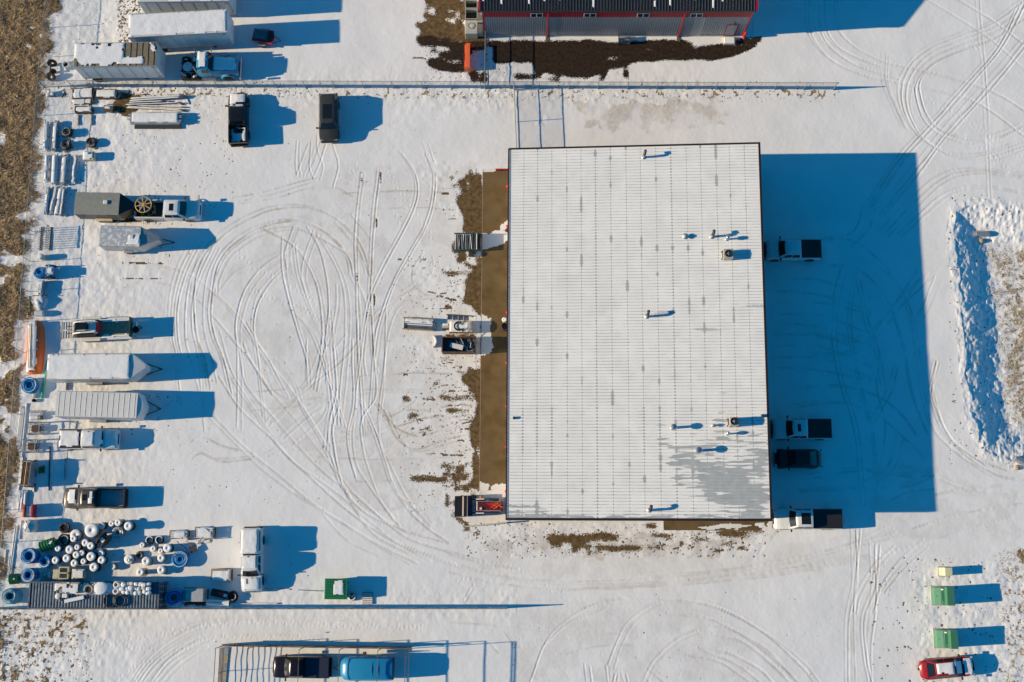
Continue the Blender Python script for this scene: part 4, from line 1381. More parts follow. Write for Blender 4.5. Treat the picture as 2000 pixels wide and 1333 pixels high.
def vehicle(name, label, cat, pa, pb, paint, kind='pickup', W=2.0, hood=.21, cab=.36, roof_h=1.9, belt=1.25, hood_h=1.12, wheel_r=.39, cover=None, sunroof=None, snow=(), L=None, zpl=.9, group=None, canopy=False, hood_snow=None, tyre_w=.27, bedmat=None, trim=None):
    """pa: photo point at the middle of the rear bumper, pb: front bumper (seen at height zpl)"""
    loc, rz, Lm = place(pa, pb, zpl)
    L = L or Lm
    t = thing(name, label, cat, loc, rz, group)
    h2 = L / 2
    hw = W / 2
    xw1 = h2 - L * hood                    # foot of the windscreen
    xw0 = xw1 - L * cab if kind == 'pickup' else -h2 + (.12 if kind == 'suv' else L * .10)
    zb = .42
    rnd = .28
    body = MB()
    # nose: hood and wings in rounded sections that drop to the grille
    secs = []
    nose = ((h2 - .62, .96, hood_h), (h2 - .26, .85, hood_h - .08), (h2, .58, hood_h - .28)) if kind == 'car' else ((h2 - .28, .97, hood_h), (h2 - .10, .92, hood_h - .10), (h2, .84, hood_h - .30))
    for x, hwf, zt in ((xw1 - .05, 1.0, belt), (xw1 + .1, 1.0, belt - .02), (xw1 + (h2 - xw1) * .5, .995, hood_h + .05)) + nose:
        w = hw * hwf
        secs.append([(x, -w, zb), (x, w, zb), (x, w, zt - .20), (x, w * .95, zt - .06), (x, w * .62, zt + .015), (x, 0, zt + .045), (x, -w * .62, zt + .015), (x, -w * .95, zt - .06), (x, -w, zt - .20)])
    body.loft(secs)
    # cabin lower half
    ring = lambda i, z: rrect(xw0 - .02, xw1 + .06, hw - i, .10, z)
    body.loft([ring(.0, zb), ring(-.01, .85), ring(.03, belt)])
    if kind == 'pickup':
        bx0, bx1 = -h2 + .14, xw0 - .03
        for s in (-1, 1):
            body.loft([[(x, s * (hw - .02), zb), (x, s * (hw + .0), .9), (x, s * (hw - .03), belt + .04), (x, s * (hw - .14), belt + .05), (x, s * (hw - .16), .75), (x, s * (hw - .2), zb)][::s] for x in (bx0, bx0 + .02, (bx0 + bx1) / 2, bx1)])
        body.bb(bx1 - .06, bx1, -hw + .16, hw - .16, zb, belt + .03)
        body.bb(bx0, bx1, -hw + .2, hw - .2, zb + .1, .72)
    else:
        zt = belt if kind == 'suv' else belt - .06
        secs = []
        tail_ = ((-h2, .60, zt - .28), (-h2 + .22, .86, zt - .08), (-h2 + .5, .97, zt)) if kind == 'car' else ((-h2, .82, zt - .32), (-h2 + .12, .93, zt - .10), (-h2 + .3, .98, zt))
        for x, hwf, z_ in tail_ + ((xw0 + .25, 1.0, belt),):
            w = hw * hwf
            secs.append([(x, -w, zb), (x, w, zb), (x, w, z_ - .20), (x, w * .95, z_ - .06), (x, w * .62, z_), (x, 0, z_ + .02), (x, -w * .62, z_), (x, -w * .95, z_ - .06), (x, -w, z_ - .20)])
        body.loft(secs)
    body.build('body', paint, t, True)
    # greenhouse
    rake_f = .62 if kind != 'car' else .85
    rake_r = .14 if kind == 'pickup' else (.35 if kind == 'suv' else .75)
    xt1, xt0 = xw1 - rake_f, xw0 + rake_r
    hb, ht = hw - .04, hw - (.34 if kind == 'car' else .24)
    bow_b, bow_t = .10, .07
    g = MB()
    rings = []
    for tt, z in ((0, belt - .03), (.45, belt - .03 + (roof_h - belt) * .45), (.9, belt - .03 + (roof_h - belt) * .9), (.98, roof_h - .025)):
        rings.append(rrect(xw0 + (xt0 - xw0) * tt, xw1 + (xt1 - xw1) * tt, hb + (ht - hb) * tt, .16, z, bow_b + (bow_t - bow_b) * tt))
    rings.append(rrect(xt0 + .18, xt1 - .16, ht - .18, .14, roof_h + .025, bow_t * .6))
    g.loft(rings)
    g.build('cabin', paint, t, True)

    def glass_end(xb, xt, bb_, bt_, sgn, nm):
        q = MB()
        us = np.linspace(-.86, .86, 7)
        vs2 = (.10, .5, .90)
        pts = []
        for v in vs2:
            for u in us:
                w = hb + (ht - hb) * v
                x = xb + (xt - xb) * v + (bb_ + (bt_ - bb_) * v) * (1 - u * u) + sgn * .022
                pts.append((x, u * w * .98, belt - .03 + (roof_h - belt) * v))
        fs_ = []
        for i in range(2):
            for j in range(6):
                a = i * 7 + j
                fs_.append((a, a + 1, a + 8, a + 7) if sgn > 0 else (a + 7, a + 8, a + 1, a))
        q.add(pts, fs_)
        return q.build(nm, GLASS, t, 'all')
    glass_end(xw1, xt1, bow_b, bow_t, 1, 'windscreen')
    glass_end(xw0, xt0, 0, 0, -1, 'rear_window')
    nside = 2 if cab > .24 or kind != 'pickup' else 1
    if kind == 'suv':
        nside = 3
    for s in (-1, 1):
        for k in range(nside):
            fa, fb = (k + .06) / nside, (k + .94) / nside
            pts = []
            for v in (.16, .86):
                y = s * (hb + (ht - hb) * v + .015)
                xl_, xr_ = xw0 + (xt0 - xw0) * v + .12, xw1 + (xt1 - xw1) * v - .12
                for f_ in (fa, fb):
                    pts.append((xl_ + (xr_ - xl_) * f_, y, belt - .03 + (roof_h - belt) * v))
            MB().add(pts, [(0, 1, 3, 2) if s < 0 else (2, 3, 1, 0)]).build('side_window', GLASS, t)
        MB().box((xw1 - .12, s * (hw + .12), belt + .06), (.12, .26, .20)).build('mirror', trim or BLACK, t)
    # ends and lamps
    MB().bevbox((h2 - (.12 if kind == 'car' else .02), 0, .52), (.22, W * (.8 if kind == 'car' else .92), .26), .10).build('bumper', trim or (BLACK if paint == BLACK_PAINT else CHROME), t)
    MB().bevbox((-h2 + (.13 if kind == 'car' else .03), 0, .55), (.20, W * (.8 if kind == 'car' else .92), .22), .09).build('bumper', trim or BLACK, t)
    MB().box((h2 - .035, 0, .80), (.09, W * .5, .24)).build('grille', BLACK, t)
    for s in (-1, 1):
        MB().box((h2 - .10, s * hw * .74, .84), (.12, W * .15, .16)).build('headlight', LAMP_CLR, t)
        MB().box((-h2 + (.13 if kind == 'pickup' else .05), s * (hw - .10), 1.0), (.07, .12, .34)).build('taillight', LAMP_RED, t)
    if kind == 'pickup':
        MB().bb(-h2 + .09, -h2 + .15, -hw + .16, hw - .16, .58, belt + .04).build('tailgate', paint, t)
        MB().bb(bx0 + .02, bx1 - .07, -hw + .205, hw - .205, .722, .735).build('bed_floor', bedmat or BLACK, t)
    wheels(t, (h2 - L * .165, -h2 + L * .205), hw - .12, wheel_r, tyre_w)
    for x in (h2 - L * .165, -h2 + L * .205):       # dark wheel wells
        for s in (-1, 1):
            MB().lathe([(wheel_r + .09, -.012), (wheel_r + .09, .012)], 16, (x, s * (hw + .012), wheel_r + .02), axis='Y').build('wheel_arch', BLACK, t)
    if cover:
        MB().bevbox(((bx0 + bx1) / 2, 0, belt + .055), (bx1 - bx0 + .02, W - .12, .06), .03).build('bed_cover', cover, t)
    if canopy:
        q = MB()
        q.loft([rrect(bx0 - .02, bx1 + .02, hw - .06, .08, belt + .05), rrect(bx0 + .08, bx1 + .0, hw - .16, .10, roof_h - .06), rrect(bx0 + .18, bx1 - .10, hw - .28, .10, roof_h + .02)])
        q.build('canopy', paint, t, True)
        for s in (-1, 1):
            MB().box(((bx0 + bx1) / 2, s * (hw - .095), (belt + roof_h) / 2), (bx1 - bx0 - .5, .02, .34)).build('canopy_window', GLASS, t)
    if sunroof:
        a_, b_, w_ = sunroof
        MB().bevbox((xt0 + (xt1 - xt0) * (a_ + b_) / 2, 0, roof_h + .022), ((xt1 - xt0) * (b_ - a_), w_, .03), .012).build('sunroof', GLASS, t)
    roofz = lambda x, y: roof_h + .025 - .10 * max(0, (abs(y) - (ht - .18)) / .18) * .5

    def hoodz(x, y):
        f_ = min(max((x - xw1) / (h2 - xw1), 0), 1)
        zt = belt + (hood_h - belt) * min(1, f_ * 1.3) - max(0, f_ - .8) * .7
        return zt + .045 - .04 * abs(y / (hw * .62)) - max(0, abs(y) / hw - .62) * .22
    for sp in snow:
        what = sp[0]
        seed = sp[1]
        cv = sp[2] if len(sp) > 2 else 1.0
        if what == 'hood':
            snow_sheet(t, xw1 + .12, h2 - .12, -hw + .08, hw - .08, hoodz, seed, .07, cv)
        elif what == 'hood_half':
            snow_sheet(t, xw1 + .10, h2 - .5, -hw + .08, hw - .35, hoodz, seed, .07, cv)
        elif what == 'roof':
            snow_sheet(t, xt0 + .04, xt1 - .02, -ht + .05, ht - .05, roofz, seed, .08, cv)
        elif what == 'roof_rear':
            snow_sheet(t, xt0 + .04, xt0 + .55, -ht + .05, ht - .05, roofz, seed, .07, cv)
        elif what == 'bed':
            snow_sheet(t, bx0 + .03, bx1 - .08, -hw + .2, hw - .2, lambda x, y: (belt + .09 if cover else .74), seed, .10, cv)
        elif what == 'canopy':
            snow_sheet(t, bx0 + .10, bx1 - .04, -hw + .2, hw - .2, lambda x, y: roof_h + .01, seed, .09, cv)
        elif what == 'screen':
            snow_sheet(t, xt1 + .06, xw1 + .06, -hb + .2, hb - .2, lambda x, y: roof_h - .03 + (belt - roof_h + .04) * (x - xt1) / (xw1 - xt1) + .11 * (1 - (y / hb) ** 2), seed, .05, cv)
        elif what == 'tail':
            snow_sheet(t, -h2 + .12, xw0 + .1, -hw + .15, hw - .15, lambda x, y: belt - .02, seed, .07, cv)
    t['dims'] = 0
    del t['dims']
    return t


GREYV = mat('grey_paint', (.085, .075, .068), .3)
GREEN_DK = mat('charcoal_paint', (.05, .05, .046), .22)
NAVY = mat('midnight_paint', (.012, .010, .016), .2)
RED_CAR = mat('red_car_paint', (.30, .012, .02), .25)
SILVER = mat('pale_silver_paint', (.58, .58, .57), .35)
vehicle('pickup_truck', 'black crew cab pickup with snow over its hood and in its bed', 'pickup', (466, 283), (465, 182), BLACK_PAINT, snow=(('hood', 3, 1.0), ('bed', 6, .8), ('screen', 9, .9)), hood=.25, cab=.38)
vehicle('sport_utility_vehicle', 'charcoal sport utility vehicle with a long glass roof near the fence', 'SUV', (642, 184), (642, 275), GREEN_DK, 'suv', W=1.95, hood=.22, roof_h=1.80, sunroof=(.35, .9, .95), trim=BLACK)
vehicle('pickup_truck', 'white crew cab pickup hitched to the dark trailer with a cable reel on its bed', 'pickup', (263, 410), (391, 411), WHITE_PAINT, sunroof=(.38, .68, .75), hood=.2, cab=.34, bedmat=BLACK)
vehicle('pickup_truck', 'pale pickup wholly blanketed in smooth snow below the ribbed roof trailer', 'pickup', (116, 858), (231, 858), WHITE_PAINT, cover=BLACK, snow=(('hood', 11), ('roof', 13), ('bed', 14), ('screen', 15, .97)), hood=.24, cab=.36)
vehicle('pickup_truck', 'grey brown pickup with an open bed and patchy snow on its hood', 'pickup', (246, 973), (124, 973), GREYV, snow=(('hood_half', 21), ('roof_rear', 23)), sunroof=(.55, .9, .6), hood=.24, cab=.33, bedmat=mat('bed_liner_snow', (.35, .38, .42), .8))
vehicle('pickup_truck', 'white pickup with a tall snow capped canopy beside the wooden box', 'pickup', (493, 1030), (491, 1156), WHITE_PAINT, canopy=True, snow=(('canopy', 31), ('roof', 32), ('hood', 33, .9)), hood=.24, cab=.34, roof_h=1.92)
vehicle('pickup_truck', 'white pickup with a dark open bed parked alone in the workshop shade', 'pickup', (1605, 488), (1496, 488), WHITE_PAINT, cover=BLACK, hood=.22, cab=.40, trim=BLACK)
vehicle('pickup_truck', 'white pickup with a small sunroof beside the black hatchback', 'pickup', (1625, 838), (1509, 838), WHITE_PAINT, cover=BLACK, sunroof=(.5, .75, .75), hood=.22, cab=.36, trim=BLACK)
vehicle('hatchback_car', 'black rounded car parked in the shade between white pickups', 'car', (1605, 896), (1513, 896), BLACK_PAINT, 'car', W=1.82, hood=.26, roof_h=1.46, belt=.98, hood_h=.92, wheel_r=.33, trim=BLACK)
vehicle('pickup_truck', 'long white pickup with a wide glass roof half out of the shade', 'pickup', (1646, 1014), (1511, 1014), WHITE_PAINT, cover=BLACK, sunroof=(.15, .75, 1.1), hood=.22, cab=.34, trim=BLACK)
vehicle('hatchback_car', 'red car with thick snow on its roof and hood beside the transformers', 'car', (1799, 1310), (1902, 1300), RED_CAR, 'car', W=1.85, hood=.24, roof_h=1.5, belt=1.0, hood_h=.95, wheel_r=.33, snow=(('hood', 41), ('roof', 42, .95), ('screen', 43)), trim=BLACK)
vehicle('pickup_truck', 'black pickup with a covered bed parked under the bare steel frame', 'pickup', (646, 1304), (533, 1303), NAVY, cover=mat('navy_cover', (.015, .022, .05), .5), hood=.22, cab=.34)


# ---- blue trailer with a rounded nose
loc, rz, L = place((768, 1306), (664, 1306), 1.2)
t = thing('cargo_trailer', 'bright blue enclosed trailer with a rounded nose behind the black pickup', 'trailer', loc, rz)
BLUEB = mat('bright_blue_panel', (.015, .24, .46), .35, var=.06)
q = MB()
secs = []
for x, w, zt in ((-L / 2, 1.05, 1.95), (-L / 2 + .5, 1.08, 2.05), (L / 2 - 1.0, 1.08, 2.05), (L / 2 - .45, .98, 1.9), (L / 2 - .12, .70, 1.55), (L / 2, .4, 1.2)):
    secs.append([(x, -w, .5), (x, w, .5), (x, w, zt - .35), (x, w * .86, zt - .08), (x, w * .4, zt), (x, -w * .4, zt), (x, -w * .86, zt - .08), (x, -w, zt - .35)])
q.loft(secs)
q.build('body', BLUEB, t, True)
for xx in (-L / 2 + 1.15, -L / 2 + 1.75):
    r_ = MB()
    r_.path([(xx + .18 * math.cos(a * 1.9), 1.02 * math.sin(a), 1.72 + .36 * math.cos(a)) for a in np.linspace(-1.35, 1.35, 13)], .03, 6)
    r_.build('roof_seam', mat('deep_blue_trim', (.01, .12, .28), .4), t)
MB().bb(-L / 2 - .05, -L / 2 + .01, -1.0, 1.0, .55, 1.85).build('rear_door', BLACK, t)
for k in range(4):
    MB().box((L / 2 - .32, -.45 + k * .3, 1.74), (.05, .08, .05)).build('marker_lamp', AMBER, t)
MB().box((-L / 2 + 1.9, -1.25, 1.25), (1.5, .06, .9)).build('side_door', mat('teal_door', (.02, .16, .24), .4), t)
MB().box((-L / 2 + 2.75, -1.35, 1.2), (.25, .3, .8)).build('locker', RUST, t)
wheels(t, (-.3,), 1.02, .36, .22)
MB().path([(L / 2 - .2, .5, .5), (L / 2 + .75, 0, .5), (L / 2 - .2, -.5, .5)], .05).build('tongue', STEEL_DK, t)
# ------------------------------------------------------------------ highway trailers and the day cab tractor north of the fence
def semi(label, roof_a, roof_b, W=2.55, top=4.05, bot=1.12, roofmat=None, snow=True, ribs=0, bogie=1, group=None, wallm=None):
    """roof_a, roof_b: photo points at the middle of the rear and front roof edges (height top)"""
    loc, rz, L = place(roof_a, roof_b, top)
    t = thing('box_trailer', label, 'trailer', loc, rz, group)
    h = L / 2
    WM = wallm or WHITE_MATTE
    MB().bb(-h, h, -W / 2, W / 2, bot, top - .02).build('box', WM, t)
    MB().bb(-h + .01, h - .01, -W / 2 + .01, W / 2 - .01, top - .02, top + .01).build('roof', roofmat or WM, t)
    for s in (-1, 1):
        MB().bb(-h - .02, h + .02, s * W / 2 - .03, s * W / 2 + .03, top - .1, top + .03).build('top_rail', GALV, t)
        MB().bb(-h, h, s * W / 2 - .02, s * W / 2 + .025, bot - .06, bot + .12).build('bottom_rail', GALV, t)
        for x in np.arange(-h + .6, h, 1.22):
            MB().bb(x - .015, x + .015, s * (W / 2 + .006) - .006, s * (W / 2 + .006) + .006, bot + .12, top - .1).build('side_seam', GALV, t)
        MB().box((-h - .03, s * W / 4, (bot + top) / 2), (.05, W / 2 - .08, top - bot - .2)).build('rear_door', WM, t)
        for zz in (bot + .3, top - .4):
            MB().box((h - .4, s * (W / 2 + .012), zz), (.35, .02, .1)).build('marker_decal', LAMP_RED, t)
        MB().bb(-h + .2, h - .5, s * .5 - .06, s * .5 + .06, bot - .3, bot - .05).build('frame_rail', STEEL_DK, t)
        MB().tube((h - 2.2, s * .8, .1), (h - 2.2, s * .8, bot), .06).build('landing_leg', STEEL_DK, t)
        MB().box((h - 2.2, s * .8, .06), (.3, .3, .1)).build('landing_foot', STEEL_DK, t)
        MB().tube((-h - .02, s * .9, .5), (-h - .02, s * .9, bot), .05).build('guard_post', STEEL_DK, t)
    MB().box((-h - .02, 0, .5), (.1, W * .9, .12)).build('underride_guard', STEEL_DK, t)
    xs = [-h + 1.2 + 1.25 * k for k in range(bogie)]
    wheels(t, xs, W / 2 - .16, .5, .28, True)
    for k in range(ribs):
        x = -h + (k + .5) * L / ribs
        MB().bb(x - .03, x + .03, -W / 2 + .05, W / 2 - .05, top + .01, top + .05).build('roof_rib', roofmat or GALV, t)
    if snow == 'full':
        snow_sheet(t, -h + .02, h - .02, -W / 2 + .03, W / 2 - .03, lambda x, y: top + .01, 61, .07, 1.0, .06)
    return t, L, W, top


semi('white box trailer under smooth snow beside the small red trailer', (251, 51), (443, 41), snow='full', bogie=2)
ROOFB = mat('tan_roof', (.20, .165, .11), .7, var=.2)
tc_, Lc, Wc, tp = semi('white box trailer with a thawed brown ribbed roof beside the blue tractor', (145, 108), (306, 106), roofmat=ROOFB, snow=None, ribs=14, bogie=1)
snow_sheet(tc_, -Lc / 2 + .03, .9, -Wc / 2 + .04, Wc / 2 - .04, lambda x, y: tp + .04, 67, .06, 1.0, .8)
snow_sheet(tc_, .2, Lc / 2 - 1.3, -Wc / 2 + .1, -.25, lambda x, y: tp + .04, 69, .05, .9, .35)
snow_sheet(tc_, Lc / 2 - .75, Lc / 2 - .05, .3, Wc / 2 - .04, lambda x, y: tp + .04, 71, .05, 1.0, .3)
semi('white box trailer at the back of the lot behind the snow covered one', (270, -18), (448, -20), snow='full', bogie=2)
semi('tall white trailer nose farthest from the fence', (300, -72), (452, -75), snow='full', bogie=2)

# day cab tractor
loc, rz, L = place((353, 131), (467, 131), 1.0)
t = thing('tractor_truck', 'light blue day cab tractor with a long snowy hood and bare fifth wheel', 'truck', loc, rz)
TB = mat('tractor_blue', (.05, .33, .50), .35, var=.08)
h = L / 2
for s in (-1, 1):
    MB().bb(-h, h - .5, s * .42 - .05, s * .42 + .05, .72, .98).build('frame_rail', STEEL_DK, t)
MB().bb(-h + .1, -h + .25, -.5, .5, .75, .95).build('cross_member', STEEL_DK, t)
MB().bb(-h + 1.9, -h + 2.05, -.5, .5, .75, .95).build('cross_member', STEEL_DK, t)
MB().lathe([(.50, .98), (.52, 1.06), (.40, 1.10)], 18, (-h + .75, 0, 0)).build('fifth_wheel', SNOW_DIRTY, t, True)
xcab = h - 2.55
q = MB()
q.loft([rrect(xcab - 1.5, xcab, 1.08, .12, 1.0), rrect(xcab - 1.5, xcab, 1.08, .12, 1.95), rrect(xcab - 1.42, xcab - .28, .98, .15, 2.75), rrect(xcab - 1.2, xcab - .5, .8, .15, 2.85)])
q.build('cab', TB, t, True)
MB().add([(xcab + .02, -.92, 1.98), (xcab + .02, .92, 1.98), (xcab - .24, .84, 2.68), (xcab - .24, -.84, 2.68)], [(0, 1, 2, 3)]).build('windscreen', GLASS, t)
for s in (-1, 1):
    q = MB().add([(xcab - 1.0, s * 1.10, 2.0), (xcab - .15, s * 1.10, 2.0), (xcab - .32, s * 1.02, 2.62), (xcab - .95, s * 1.02, 2.62)], [(0, 1, 2, 3) if s < 0 else (3, 2, 1, 0)])
    q.build('side_window', GLASS, t)
    MB().bb(xcab - 1.3, xcab + .1, s * 1.12 - .16, s * 1.12 + .16, .45, .75).build('step_tank', CHROME, t)
    MB().tube((xcab - 1.6, s * .95, .8), (xcab - 1.6, s * .95, 3.2), .07).build('exhaust_stack', CHROME, t, True)
    MB().box((xcab - .1, s * 1.3, 2.3), (.08, .22, .5)).build('mirror', CHROME, t)
secs = []
for x, w, zt in ((xcab - .05, 1.02, 2.0), (xcab + .5, 1.0, 1.95), (xcab + 1.5, .96, 1.82), (xcab + 2.25, .90, 1.68), (h, .82, 1.35)):
    secs.append([(x, -w, .75), (x, w, .75), (x, w, zt - .35), (x, w * .85, zt - .08), (x, w * .4, zt), (x, -w * .4, zt), (x, -w * .85, zt - .08), (x, -w, zt - .35)])
MB().loft(secs).build('hood', TB, t, True)
for s in (-1, 1):
    q = MB()
    q.path([(h - 1.15 + .62 * math.cos(a), s * 1.05, .62 + .62 * math.sin(a)) for a in np.linspace(.05, 3.1, 9)], .14, 6)
    q.build('mudguard', TB, t, True)
    MB().box((xcab + 1.2, s * .985, 1.55), (2.0, .02, .06), 0, .06).build('red_stripe', RED, t)
    MB().box((h - .1, s * .72, 1.15), (.1, .28, .2)).build('headlight', LAMP_CLR, t)
MB().bevbox((h + .06, 0, .62), (.22, 2.3, .35), .06).build('bumper', CHROME, t)
MB().box((h + .01, 0, 1.05), (.06, 1.0, .55)).build('grille', STEEL_DK, t)
wheels(t, (h - 1.15,), 1.0, .5, .28)
wheels(t, (-h + .45, -h + 1.55), 1.05, .5, .27, True)
snow_sheet(t, xcab - 1.3, xcab - .35, -.9, .9, lambda x, y: 2.85, 75, .08, .9, .25)
snow_sheet(t, xcab + .05, h - .15, -.8, .8, lambda x, y: 2.0 - (x - xcab) * .13 - max(0, abs(y) - .4) * .25, 77, .05, 1.0, .1)
mat('frosty_blue', (.50, .62, .72), .6, var=.05)
for xx in (-h + .45, -h + 1.55):
    for s in (-1, 1):
        snow_sheet(t, xx - .35, xx + .35, s * .9 - .27, s * .9 + .27, lambda x, y, c0=xx: .49 + math.sqrt(max(.02, .5 ** 2 - (x - c0) ** 2)), 79, .04, .95, .08)

# small red cargo trailer
loc, rz, L = place((494, 68), (535, 74), 1.0)
t = thing('utility_trailer', 'small red utility trailer with a dark tarp in the shade of a box trailer', 'trailer', loc, rz)
q = MB()
q.loft([[(-1.0, -.62, .45), (.9, -.62, .45), (1.05, 0, .45), (.9, .62, .45), (-1.0, .62, .45)], [(-1.1, -.7, 1.1), (1.0, -.7, 1.1), (1.2, 0, 1.1), (1.0, .7, 1.1), (-1.1, .7, 1.1)]])
q.build('box', RED, t)
q = MB()
q.loft([[(-1.05, -.40, 1.1), (.55, -.40, 1.1), (.55, .66, 1.1), (-1.05, .66, 1.1)], [(-.95, -.25, 1.28), (.48, -.25, 1.32), (.48, .50, 1.32), (-.95, .50, 1.28)]])
q.build('tarp', mat('dark_teal_tarp', (.07, .13, .15), .7, var=.2), t)
MB().bb(.58, .64, -.62, .68, 1.05, 1.36).build('front_rail', STEEL_DK, t)
wheels(t, (-.1,), .82, .3, .2)
for s in (-1, 1):
    MB().box((-.1, s * .82, .66), (.75, .26, .06)).build('mudguard', GALV, t)
    MB().path([(1.0, s * .4, .45), (1.75, 0, .45)], .035).build('tongue', STEEL_DK, t)


# ------------------------------------------------------------------ enclosed trailers in the yard
def cargo(label, pa, pb, top, W, wall, roofm, nose=0.0, roofz=None, vent=None, snow=None, axles=2, ribs=0, fender=None, slope=.0, group=None, drop=0.0):
    """pa, pb: photo points at the middle of rear and front roof ends (tip of the nose), seen at height top"""
    loc, rz, L = place(pa, pb, top)
    t = thing('cargo_trailer', label, 'trailer', loc, rz, group)
    h = L / 2
    hw = W / 2
    xn = h - nose
    plan = [(-h, -hw), (xn, -hw), (xn, hw), (-h, hw)] if nose <= 0 else [(-h, -hw), (xn, -hw), (h, -.18), (h, .18), (xn, hw), (-h, hw)]
    q = MB()
    if drop > 0:                                     # nose roof falls away to the front
        lo = [(x, y, .5) for x, y in plan]
        hi = [(x, y, top - (drop if x > xn + .01 else 0)) for x, y in plan]
        n = len(plan)
        q.add(lo + hi, [tuple(range(n - 1, -1, -1))] + [(i, (i + 1) % n, n + (i + 1) % n, n + i) for i in range(n)] + [(n + 0, n + 1, n + 4, n + 5), (n + 1, n + 2, n + 3, n + 4)])
    else:
        q.prism(plan, .5, top)
    q.build('box', wall, t)
    # crowned roof skin
    r = MB()
    ys = np.linspace(-hw, hw, 7)
    pts = [(x, y, top + .012 + .05 * (1 - (y / hw) ** 2)) for x in (-h, xn) for y in ys]
    r.add(pts, [(i, i + 7, i + 8, i + 1) for i in range(6)])
    r.build('roof', roofm, t, 'all')
    for s in (-1, 1):
        MB().bb(-h - .01, xn, s * hw - .03, s * hw + .03, top - .06, top + .03).build('roof_edge', GALV, t)
        MB().bb(-h, xn, s * hw - .015, s * hw + .02, .45, .6).build('bottom_rail', GALV, t)
        MB().box((-h - .02, s * W / 4, (top + .5) / 2), (.04, W / 2 - .06, top - .7)).build('rear_door', wall, t)
        MB().box((-h - .03, s * (hw - .12), .75), (.04, .1, .2)).build('taillight', LAMP_RED, t)
        for x in np.arange(-h + .5, xn, 1.22):
            MB().bb(x - .012, x + .012, s * (hw + .005) - .004, s * (hw + .005) + .004, .6, top - .06).build('side_seam', GALV, t)
        MB().bevbox((-.25 * L * .3, s * (hw + .14), .82), (1.75 if axles > 1 else .95, .28, .1), .04).build('mudguard', fender or GALV, t)
        MB().path([(xn - .1, s * hw * .7, .45), (h + 1.15, 0, .45)], .05).build('tongue', STEEL_DK, t)
    MB().tube((h + .85, 0, .1), (h + .85, 0, 1.0), .045).build('jack', STEEL_DK, t)
    MB().bb(xn - 1.4, xn - .6, -hw - .02, -hw, .6, top - .25).build('side_door', wall, t)
    wheels(t, [-.25 * L * .3 + (k - (axles - 1) / 2) * .82 for k in range(axles)], hw + .12, .35, .22)
    if vent:
        vx, vy = vent
        MB().bevbox((vx * h, vy * hw, top + .14), (.42, .42, .16), .05).build('roof_vent', WHITE_MATTE, t)
    for k in range(ribs):
        x = -h + .25 + k * (L - nose - .5) / (ribs - 1)
        rb = MB()
        rb.path([(x, y, top + .02 + .05 * (1 - (y / hw) ** 2)) for y in np.linspace(-hw + .08, hw - .08, 7)], .018, 5)
        rb.build('roof_rib', WHITE_MATTE, t)
    zf = lambda x, y: top + .02 + .05 * (1 - (y / hw) ** 2) - (drop * max(0, x - xn) / max(nose, .01) if x > xn else 0)
    for sp in snow or ():
        snow_sheet(t, -h * sp[0], h * sp[1] if sp[1] < 1 else xn - .03, -hw * sp[2], hw * sp[3], zf, sp[4], .06, sp[5], sp[6])
    return t, L


DKT = mat('charcoal_trailer', (.075, .072, .07), .4, .3)
GRYT = mat('pewter_roof', (.26, .265, .235), .55, .1, var=.12)
BRNT = mat('brown_black_panel', (.035, .028, .024), .4)
tt, Lt = cargo('dark enclosed trailer with a bare metal roof hitched to the white pickup', (146, 397), (262, 399), 2.35, 2.25, BRNT, GRYT, nose=1.5, vent=(.05, .1), axles=2, fender=mat('tan_mudguard', (.6, .55, .4), .5), drop=.5)
STT = mat('brushed_trailer', (.42, .44, .45), .4, .5, var=.12)
tt, Lt = cargo('silver enclosed trailer with patchy snow round its roof vent', (195, 461), (309, 464), 2.3, 2.1, STT, mat('frosted_metal_roof', (.44, .47, .49), .5, .3, scale=2.5, col2=(.75, .77, .78), thr=.45), nose=1.8, vent=(.1, -.05), axles=1, drop=.35)
snow_sheet(tt, -.2, 1.2, -.8, .5, lambda x, y: 2.36, 83, .08, .8, .5)
tt, Lt = cargo('long white enclosed trailer with a pointed nose beside the orange bundle', (92, 717), (282, 715), 2.6, 2.55, WHITE_MATTE, WHITE_MATTE, nose=1.4, axles=2, snow=((.995, 1, .97, .97, 87, 1.0, .06),), drop=.2)
tt, Lt = cargo('white enclosed trailer with a ribbed roof and rounded front edge', (110, 789), (279, 793), 2.5, 2.5, WHITE_MATTE, mat('dull_white_roof', (.70, .69, .66), .6, var=.06), nose=.55, axles=2, ribs=15, drop=.12)
# ------------------------------------------------------------------ stored goods along the west fence
K1, K3, K4, K5, K6 = crop(0, 0, 4.9375), crop(0, 200, 6.06), crop(0, 340, 4.1667), crop(0, 540, 4.545), crop(0, 740, 4.76)
S1, S2, PP = crop(0, 990, 6.348), crop(220, 990, 6.25), crop(760, 560, 7.404)


def one(k, u, v):
    return k([(u, v)])[0]


def gpt(p, z=0.0):
    q = at(p[0], p[1], z)
    return Vector((q.x, q.y, 0))


_unit = {}


def unit(kind, m_, L, a, b_=0):
    key = (kind, m_.name, round(L, 2), round(a, 3), round(b_, 3))
    if key not in _unit:
        if kind == 'pipe':
            _unit[key] = MB().lathe([(a, -L / 2), (a, L / 2), (a * .8, L / 2), (a * .8, L / 2 - .05)], 10, axis='X').mesh('pipe', m_, True)
        elif kind == 'board':
            _unit[key] = MB().bevbox((0, 0, 0), (L, a, b_), min(.012, b_ * .2)).mesh('board', m_)
    return _unit[key]


def ridge(t, L, w, z, seed, name='snow_cap', th=.06):
    """strip of snow lying along local x"""
    return snow_sheet(t, -L / 2 + .03, L / 2 - .03, -w / 2, w / 2, lambda x, y: z - .25 * y * y / max(w, .1), seed, th, 1.0, .10, name, step=.1)


